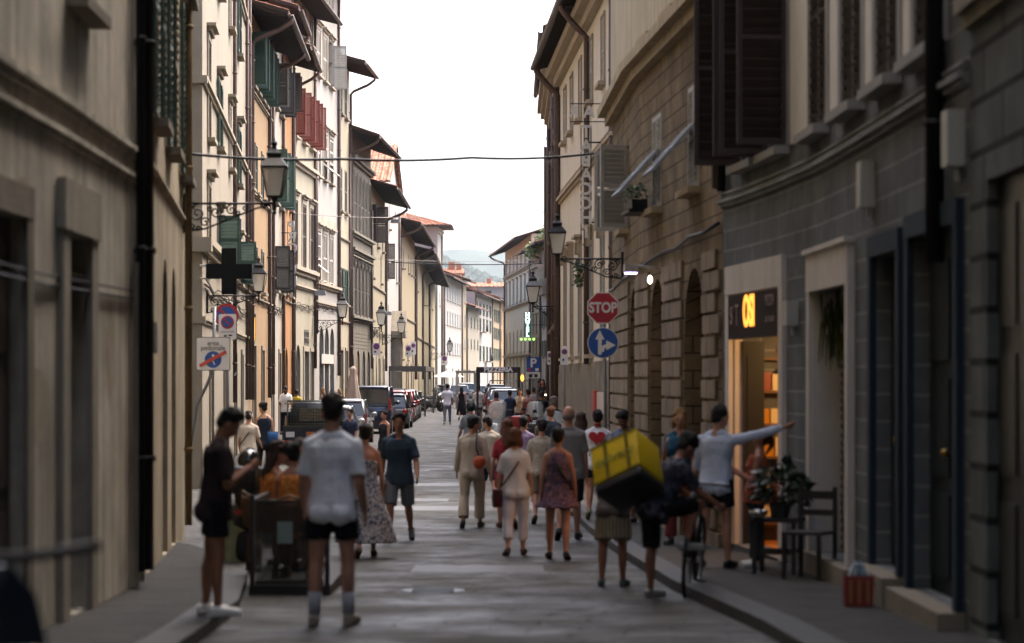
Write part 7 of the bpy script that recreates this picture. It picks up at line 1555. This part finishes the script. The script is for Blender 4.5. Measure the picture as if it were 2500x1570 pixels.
b = MB(); b.box(-hw*.3, -hw*.3+.14, .012, .024, .5, .7); b.build('sticker', mat('pale_sticker', '7c8a84', .6), t)
WICK = mat('wicker_orange', '6a4526', .7, bump=.9, bscale=70, var=.25, vscale=20)
def chair(label, x, y, rz, zb):
    c = thing('wicker_chair', label, 'chair', (x, y, zb), rz, 'wicker chairs on the platform'); b = MB(); b.smooth = True; b.lathe([(.2, .43), (.23, .44), (.23, .47), (.0, .475)], n=18); b.build('seat', WICK, c)
    b = MB(); pts = [(cos(a)*.25, sin(a)*.25-.02, .0) for a in [R(180+k*15) for k in range(13)]]; rings = []
    b.smooth = True; b.loft([[(p[0]*k, p[1]*k, z) for p in pts]+[(p[0]*k*.93, p[1]*k*.93, z) for p in pts[::-1]] for z, k in ((.46, .92), (.58, 1.0), (.68, 1.04), (.74, 1.02))]); b.build('backrest', WICK, c)
    b = MB(); b.tube([(p[0]*1.03, p[1]*1.03, .80-.35*abs(p[0])) for p in pts], .014, 6); b.build('back_frame', mat('rattan_frame', '5b3d22', .6), c)
    for a in (45, 135, 225, 315): b = MB(); b.tube([(cos(R(a))*.19, sin(R(a))*.19, .43), (cos(R(a))*.23, sin(R(a))*.23, 0)], .014, 6); b.build('leg', mat('rattan_frame', '5b3d22', .6), c)
cz = gz+.111
chair('wicker chair in front on the platform carrying the woman in orange', Xp(712, 23.3), 23.3, 0, cz); chair('wicker chair at the left of the platform behind the first one', Xp(655, 24.1), 24.1, R(-60), cz)
ct = thing('cafe_table', 'small round cafe table between the seated women on the platform', 'table', (Xp(705, 24.2), 24.25, cz)); b = MB(); b.lathe([(.3, .7), (.3, .73)], n=24); b.build('tabletop', WOODD, ct); b = MB(); b.tube([(0, 0, .7), (0, 0, .02)], .025, 8); b.lathe([(.2, 0), (.2, .02)], n=16); b.build('pedestal', IRON, ct)
SIT = ((84, 86, 6), (80, 84, 6)); ORG = pattern('cloth_orange_print', ['c4803a', 'a8602a', 'cf9450'], 20, (.48, .62))
def sitter(label, x, y, rz, head, hair, hs_, top, tone='a87660'): return person(label, x, y, 1.64, rz=rz, sex='f', tone=tone, hair=hair, hstyle=hs_, legs=SIT, arms=((20, 8, 66, 8), (24, 8, 60, 8)), lean=8, head=head, top=top, bottom=('trousers', '5a3d2a'), shoes='6a5a50', zbase=cz+.0, face=True)
sitter('woman in orange patterned top seated in the front wicker chair, hair tied up', Xp(712, 23.25), 23.25, R(-8), (6, 50), 'black', 'bun', ('tank', ORG, 'none'))
sitter('dark haired woman in orange dress seated at the left of the platform', Xp(655, 24.1), 24.1, R(-60), (4, -30), 'brown', 'long', ('tank', ORG, 'none'))
sitter('woman facing the camera across the small table on the platform', Xp(742, 24.95), 24.9, R(165), (6, 12), 'brown', 'bob', ('shirt', '6a5048'))
chair('wicker chair across the table facing the camera', Xp(742, 24.95), 24.95, R(170), cz)
# yellow poster board and black helmet on the kerb
t = thing('poster_board', 'pale yellow folded poster board standing on the left kerb behind the phone man', 'sign', (Xp(577, 26.5), 26.5, G(26.5)+.1), R(10)); b = MB(); b.loft([[(-.13, -.12, 0), (.17, -.12, 0), (.17, -.1, 0), (-.13, -.1, 0)], [(-.13, 0, .62), (.17, 0, .62), (.17, .015, .62), (-.13, .015, .62)]]); b.build('board', mat('poster_yellow', '8d8a5a', .6, var=.35, vscale=9), t); b = MB(); b.loft([[(-.13, .14, 0), (.17, .14, 0), (.17, .12, 0), (-.13, .12, 0)], [(-.13, .02, .62), (.17, .02, .62), (.17, .017, .62), (-.13, .017, .62)]]); b.build('stand', WOODD, t)
t = thing('helmet', 'round black helmet resting on the black scooter seat by the kerb', 'helmet', (Xp(610, 27.2), 27.1, Zp(1125, 27.1))); b = MB(); b.ell((0, 0, 0), (.13, .15, .13), 18, 12); b.build('shell', mat('helmet_black', '0e0f11', .2, coat=.6), t); b = MB(); b.ell((0, -.05, 0), (.105, .11, .07), 16, 10); b.build('visor', CGL, t)
# plant on stool, dark chair, bags
t = thing('plant_stand', 'dark wooden stool and bench holding the big potted plant outside the shop', 'stool', (2.66, 24.2, G(24.2)+.1), R(-20)); b = MB(); b.box(-.24, .24, -.2, .2, .52, .56); b.build('seat', WOODD, t)
for a, c in ((-.2, -.16), (.2, -.16), (-.2, .16), (.2, .16)): b = MB(); b.box(a-.02, a+.02, c-.02, c+.02, 0, .519); b.build('leg', WOODD, t)
b = MB(); b.box(-.17, .17, -.17, -.15, .2, .24); b.box(-.17, .17, .15, .17, .2, .24); b.build('stretcher', WOODD, t)
t = thing('wooden_chair', 'dark wooden chair standing to the right of the potted plant', 'chair', (2.86, 23.3, G(23.3)+.1), R(-30)); b = MB(); b.box(-.2, .2, -.2, .2, .43, .46); b.build('seat', WOODD, t)
for a, c, z in ((-.18, -.18, .429), (.18, -.18, .429), (-.18, .18, .88), (.18, .18, .88)): b = MB(); b.box(a-.018, a+.018, c-.018, c+.018, 0, z if c < 0 else .429) if c < 0 else b.box(a-.018, a+.018, .2, .235, 0, z); b.build('leg', WOODD, t)
b = MB(); b.box(-.16, .16, .205, .23, .6, .66); b.box(-.16, .16, .205, .23, .76, .84); b.build('backrest', WOODD, t)
pp = thing('potted_plant', 'bushy dark green potted plant with broad leaves on the stool by the shop', 'plant', (2.68, 24.2, G(24.2)+.662)); pp.scale = (.68, .68, .68); b = MB(); b.lathe([(.12, 0), (.17, .22), (.18, .22), (.16, .2)], n=18); b.build('pot', mat('dark_pot', '33302c', .7), pp)
rp = random.Random(31)
for k, (nm, m_, n_, rl) in enumerate((('leaf', mat('broad_leaf', '1f3026', .45, var=.3), 120, .2), ('leaf', mat('fine_leaf', '2c3d20', .6), 420, .09))):
    b = MB()
    for i in range(n_):
        d = Vector((rp.gauss(0, 1), rp.gauss(0, 1), rp.gauss(.5, .8))).normalized(); c_ = Vector((.02, 0, .42))+Vector((d.x*.42, d.y*.34, d.z*.36))*rp.uniform(.45, 1.0); n2 = (d+Vector((rp.uniform(-.6, .6), rp.uniform(-.6, .6), rp.uniform(-.9, .2)))).normalized()*rl*rp.uniform(.6, 1.2); e_ = n2.cross(d).normalized()*rl*.3; u_ = d*.02
        b.add([c_, c_+n2*.4-e_, c_+n2, c_+n2*.4+e_, c_+n2*.45+u_], [(0, 1, 4), (1, 2, 4), (2, 3, 4), (3, 0, 4)])
    tag(b.build('foliage', m_, pp), kind=None)
b = MB()
for i in range(14): a = i*2.4; b.tube([(0, 0, .15), (cos(a)*.12, sin(a)*.1, .35), (cos(a)*.3, sin(a)*.26, .5+.1*sin(i))], [.01, .007, .004], 5)
b.build('stems', mat('stem_green', '3a4426', .6), pp)
t = thing('steel_bowl', 'small shiny steel bowl on the stool under the plant leaves', 'bowl', (2.45, 24.05, G(24.2)+.661)); b = MB(); b.smooth = True; b.lathe([(.04, 0), (.09, .04), (.1, .08), (.09, .08), (.03, .01)], n=18); b.build('bowl', CHROME, t); b = MB(); b.ell((0, 0, .06), (.06, .06, .03)); b.build('contents', WHITE, t)
Yb = 19.6; t = thing('gift_bag', 'red patterned paper bag standing at the foot of the blue door frame', 'bag', (Xp(2095, Yb), Yb, G(Yb)+.1)); b = MB(); b.loft([[(-.11, -.07, 0), (.11, -.07, 0), (.11, .07, 0), (-.11, .07, 0)], [(-.12, -.06, .2), (.12, -.06, .2), (.12, .06, .2), (-.12, .06, .2)], [(-.125, -.05, .25), (.125, -.05, .25), (.12, .05, .24), (-.12, .05, .24)]]); b.build('bag', mat('red_paper', '7c2118', .6, var=.25, vscale=15), t); b = MB()
for i in range(3): b.box(-.08+i*.07, -.06+i*.07, -.078, -.072, .03, .22)
b.build('stripes', mat('bag_gold', '9a6a3a', .5), t); b = MB(); b.tube([(-.06, -.05, .24), (-.04, -.06, .33), (.04, -.06, .33), (.06, -.05, .24)], .005, 5); b.build('handle', WOODD, t)
t = thing('plastic_bottles', 'pale blue crumpled plastic wrap and bottles poking out of the red bag', 'bottle', (Xp(2095, Yb), Yb+.0, G(Yb)+.32)); 
for dx, m_, rx_ in ((-.05, 'b8c4cc', 10), (.04, '6f93a8', -12), (.08, 'c8ccca', -30)): b = MB(); b.smooth = True; b.lathe([(.035, -.08), (.038, .05), (.03, .09), (.014, .12), (.014, .15)], (dx, 0, 0), 12, Matrix.Rotation(R(rx_), 4, 'Y')); b.build('bottle', mat('plastic_'+m_, m_, .25), t)
for i, (px, py, lab) in enumerate(((1570, 1373, 'tiny white litter scrap against the right kerb'), (2265, 1541, 'white crumpled paper scrap on the near right pavement'))):
    Y = Yg(py); t = thing('litter', lab, 'litter', (Xp(px, Y), Y, G(Y)+.1 if i else G(Y)), 0); b = MB(); b.ell((0, 0, .015), (.05, .04, .018), 8, 6); b.v = [(v[0]+random.uniform(-.01, .01), v[1]+random.uniform(-.01, .01), v[2]) for v in b.v]; b.build('paper', WHITE, t)
# wall device on left pavement post etc: pergolas
def pergola(label, x0, x1, y0, y1, z, txt=None, col='4a4744', th=.2):
    g_ = G(y0); t = thing('terrace_frame', label, 'pergola', ((x0+x1)/2, y0, g_)); hw = (x1-x0)/2; d = y1-y0; m_ = mat('frame_'+col, col, .6, .2); b = MB(); zt = z-g_
    for yy in (0, d): b.box(-hw, hw, yy-.05, yy+.05, zt-th, zt)
    for xx in (-hw, hw-.08): b.box(xx, xx+.08, .051, d-.051, zt-th+.002, zt-.002)
    bm_ = b.build('beam', m_, t)
    for xx in (-hw+.05, hw-.05):
        for yy in (0, d): b = MB(); b.box(xx-.05, xx+.05, yy-.045, yy+.045, 0, zt-th-.001); b.build('post', m_, t)
    if txt: text('lettering', txt, .27, mat('beam_letters_white', 'f6f6f4', .5), bm_, (0, -.058, zt-th/2), sx=1.12, bold=.014)
    b = MB(); n = 16
    for yy in (0, d):
        b.box(-hw+.1, hw-.1, yy-.01, yy+.01, .95, .99); b.box(-hw+.1, hw-.1, yy-.01, yy+.01, .1, .13)
    for i in range(n): xx = -hw+.1+(2*hw-.2)*i/(n-1); b.tube([(xx, d, .1), (xx, d, .95)], .01, 4)
    for xx in (-hw+.05,): 
        b.box(xx-.01, xx+.01, .05, d-.05, .95, .99)
        for i in range(24): b.tube([(xx, d*i/23, .0), (xx, d*i/23, .95)], .01, 4)
    b.build('railing', m_, t)
pergola('dark metal terrace frame with a pizzeria sign beam on the right', Xp(1163, 104), Xp(1270, 104), 104, 109, Zp(896, 104), 'PIZZERIA', '2d2a29', .24)
pergola('grey brown empty terrace frame with railing beyond the parked cars', Xp(949, 131), Xp(1040, 131), 131, 145, Zp(894, 131), None, '5b5651', .26)
pergola('thin pale terrace frame far behind the couple', Xp(1112, 165), Xp(1160, 165), 165, 170, Zp(905, 165), None, '8a867e', .16)
# railing right side of left frame
# closed umbrella
Yu = 86; t = thing('closed_umbrella', 'tall closed pale canvas umbrella between the parked cars and the wall', 'umbrella', (Xp(862, Yu), Yu, G(Yu))); b = MB(); b.tube([(0, 0, 0), (0, 0, Zp(893, Yu)-G(Yu))], .03, 8); b.lathe([(.3, 0), (.3, .08)], n=16); b.build('pole', POLE, t)
b = MB(); b.smooth = True; zt = Zp(895, Yu)-G(Yu); out = []
for z, r in ((.75, .34), (.9, .33), (1.3, .27), (1.7, .19), (zt-.35, .13), (zt-.25, .09), (zt-.1, .12), (zt, .04)): out.append([(cos(2*pi*k/24)*r*(1+.16*cos(k*pi/2)), sin(2*pi*k/24)*r*(1+.16*cos(k*pi/2)), z) for k in range(24)])
b.loft(out); b.build('canopy', cloth('a8988c'), t)
Yu2 = 200; t = thing('open_umbrella', 'far open white umbrella on the left terrace below the white tower', 'umbrella', (Xp(1094, Yu2), Yu2, G(Yu2))); b = MB(); b.lathe([(1.4, 2.2), (.05, 2.75), (.0, 2.8)], n=8); b.build('canopy', cloth('d0ccc4'), t); b = MB(); b.tube([(0, 0, 0), (0, 0, 2.7)], .03, 6); b.build('pole', POLE, t)
# works barriers on the right
OR = mat('orange_mesh', 'b5402a', .6)
t = thing('mesh_barrier', 'orange red plastic mesh barrier in front of the white car', 'barrier', (Xp(1190, 98), 98, G(98))); b = MB(); wB, hB = Xp(1275, 98)-Xp(1190, 98), 1.15
for i in range(26): b.box(wB*i/25-.012, wB*i/25+.012, 0, .01, .55, hB)
for i in range(9): b.box(-.01, wB+.01, .011, .016, .55+(hB-.55)*i/8-.012, .55+(hB-.55)*i/8+.012)
b.build('mesh', OR, t)
for xx in (0, wB/2, wB): b = MB(); b.tube([(xx, .03, 0), (xx, .03, hB+.05)], .02, 6); b.build('post', POLE, t)
t = thing('barrier_board', 'solid brick red barrier board beside the parking sign pole', 'barrier', (Xp(1288, 90), 90, G(90))); b = MB(); b.box(-.19, .19, -.02, .02, .1, 1.25); b.build('board', mat('brick_red_board', '7a3527', .7), t)
for xx in (-.15, .15): b = MB(); b.box(xx-.03, xx+.03, -.15, .15, 0, .099); b.build('foot', BUMP, t)
t = thing('site_fence', 'grey wire site fence leaning around the works right of the pizzeria frame', 'fence', (Xp(1196, 112), 112, G(112)), R(4)); b = MB(); wF = 2.1
for xx in (0, wF): b.tube([(xx, 0, 0), (xx, 0, 1.95)], .022, 6)
for z_ in (.15, 1.95): b.tube([(0, 0, z_), (wF, 0, z_)], .02, 6)
b.build('frame', POLE, t); b = MB()
for i in range(28): b.tube([(wF*i/27, 0, .15), (wF*i/27, 0, 1.95)], .004, 4)
for i in range(7): b.tube([(0, .006, .15+.3*i), (wF, .006, .15+.3*i)], .004, 4)
b.build('wires', POLE, t)
t = thing('fire_lamp', 'small terrace heater lamp glowing orange beside the parking sign', 'lamp', (Xp(1275, 100), 100, G(100))); b = MB(); b.tube([(0, 0, 0), (0, 0, 1.95)], .025, 6); b.build('pole', IRON, t); b = MB(); b.ell((0, 0, 2.1), (.07, .07, .14), 10, 8); b.build('flame', mat('warm_glow', 'ff9a3a', .4, emit=.8), t)
t = thing('food_stall_lamp', 'warm lit counter lamp glowing on the bar crowd', 'lamp', (Xp(1333, 93), 93, G(93)+1.5)); b = MB(); b.lathe([(.04, .12), (.12, 0), (.11, 0)], n=14); b.build('shade', IRON, t); b = MB(); b.ell((0, 0, .0), .05); b.build('bulb', mat('warm_bulb', 'fff0d0', .3, emit=1.5), t); b = MB(); b.tube([(0, 0, .1), (0, 0, .7), (.35, 0, .8)], .01, 5); b.build('arm', IRON, t)
li = bpy.data.lights.new('bar_lamp', 'POINT'); li.energy = 15; li.color = (1, .65, .3); li.shadow_soft_size = .1; link('bar_lamp', li, t, (0, 0, -.12))
# ================================================================== air
b = MB(); b.box(-1200, 1200, -70, 4700, -1.6, 420); hz = b.build('haze', None)
hz.data.materials.clear(); hm = bpy.data.materials.new('haze'); hm.use_nodes = True; n = hm.node_tree; n.nodes.remove(n.nodes['Principled BSDF']); pv = n.nodes.new('ShaderNodeVolumePrincipled'); pv.inputs['Density'].default_value = .00008; pv.inputs['Color'].default_value = (.74, .84, .97, 1); pv.inputs['Anisotropy'].default_value = .2; n.links.new(pv.outputs[0], n.nodes['Material Output'].inputs['Volume'])
hz.data.materials.append(hm); tag(hz, 'pale haze veiling the distant hills', 'haze', kind='stuff')
bpy.data.scenes.remove(TS)
for o in COL.objects:
    if o.type == 'MESH' and o.data and not o.data.materials: pass
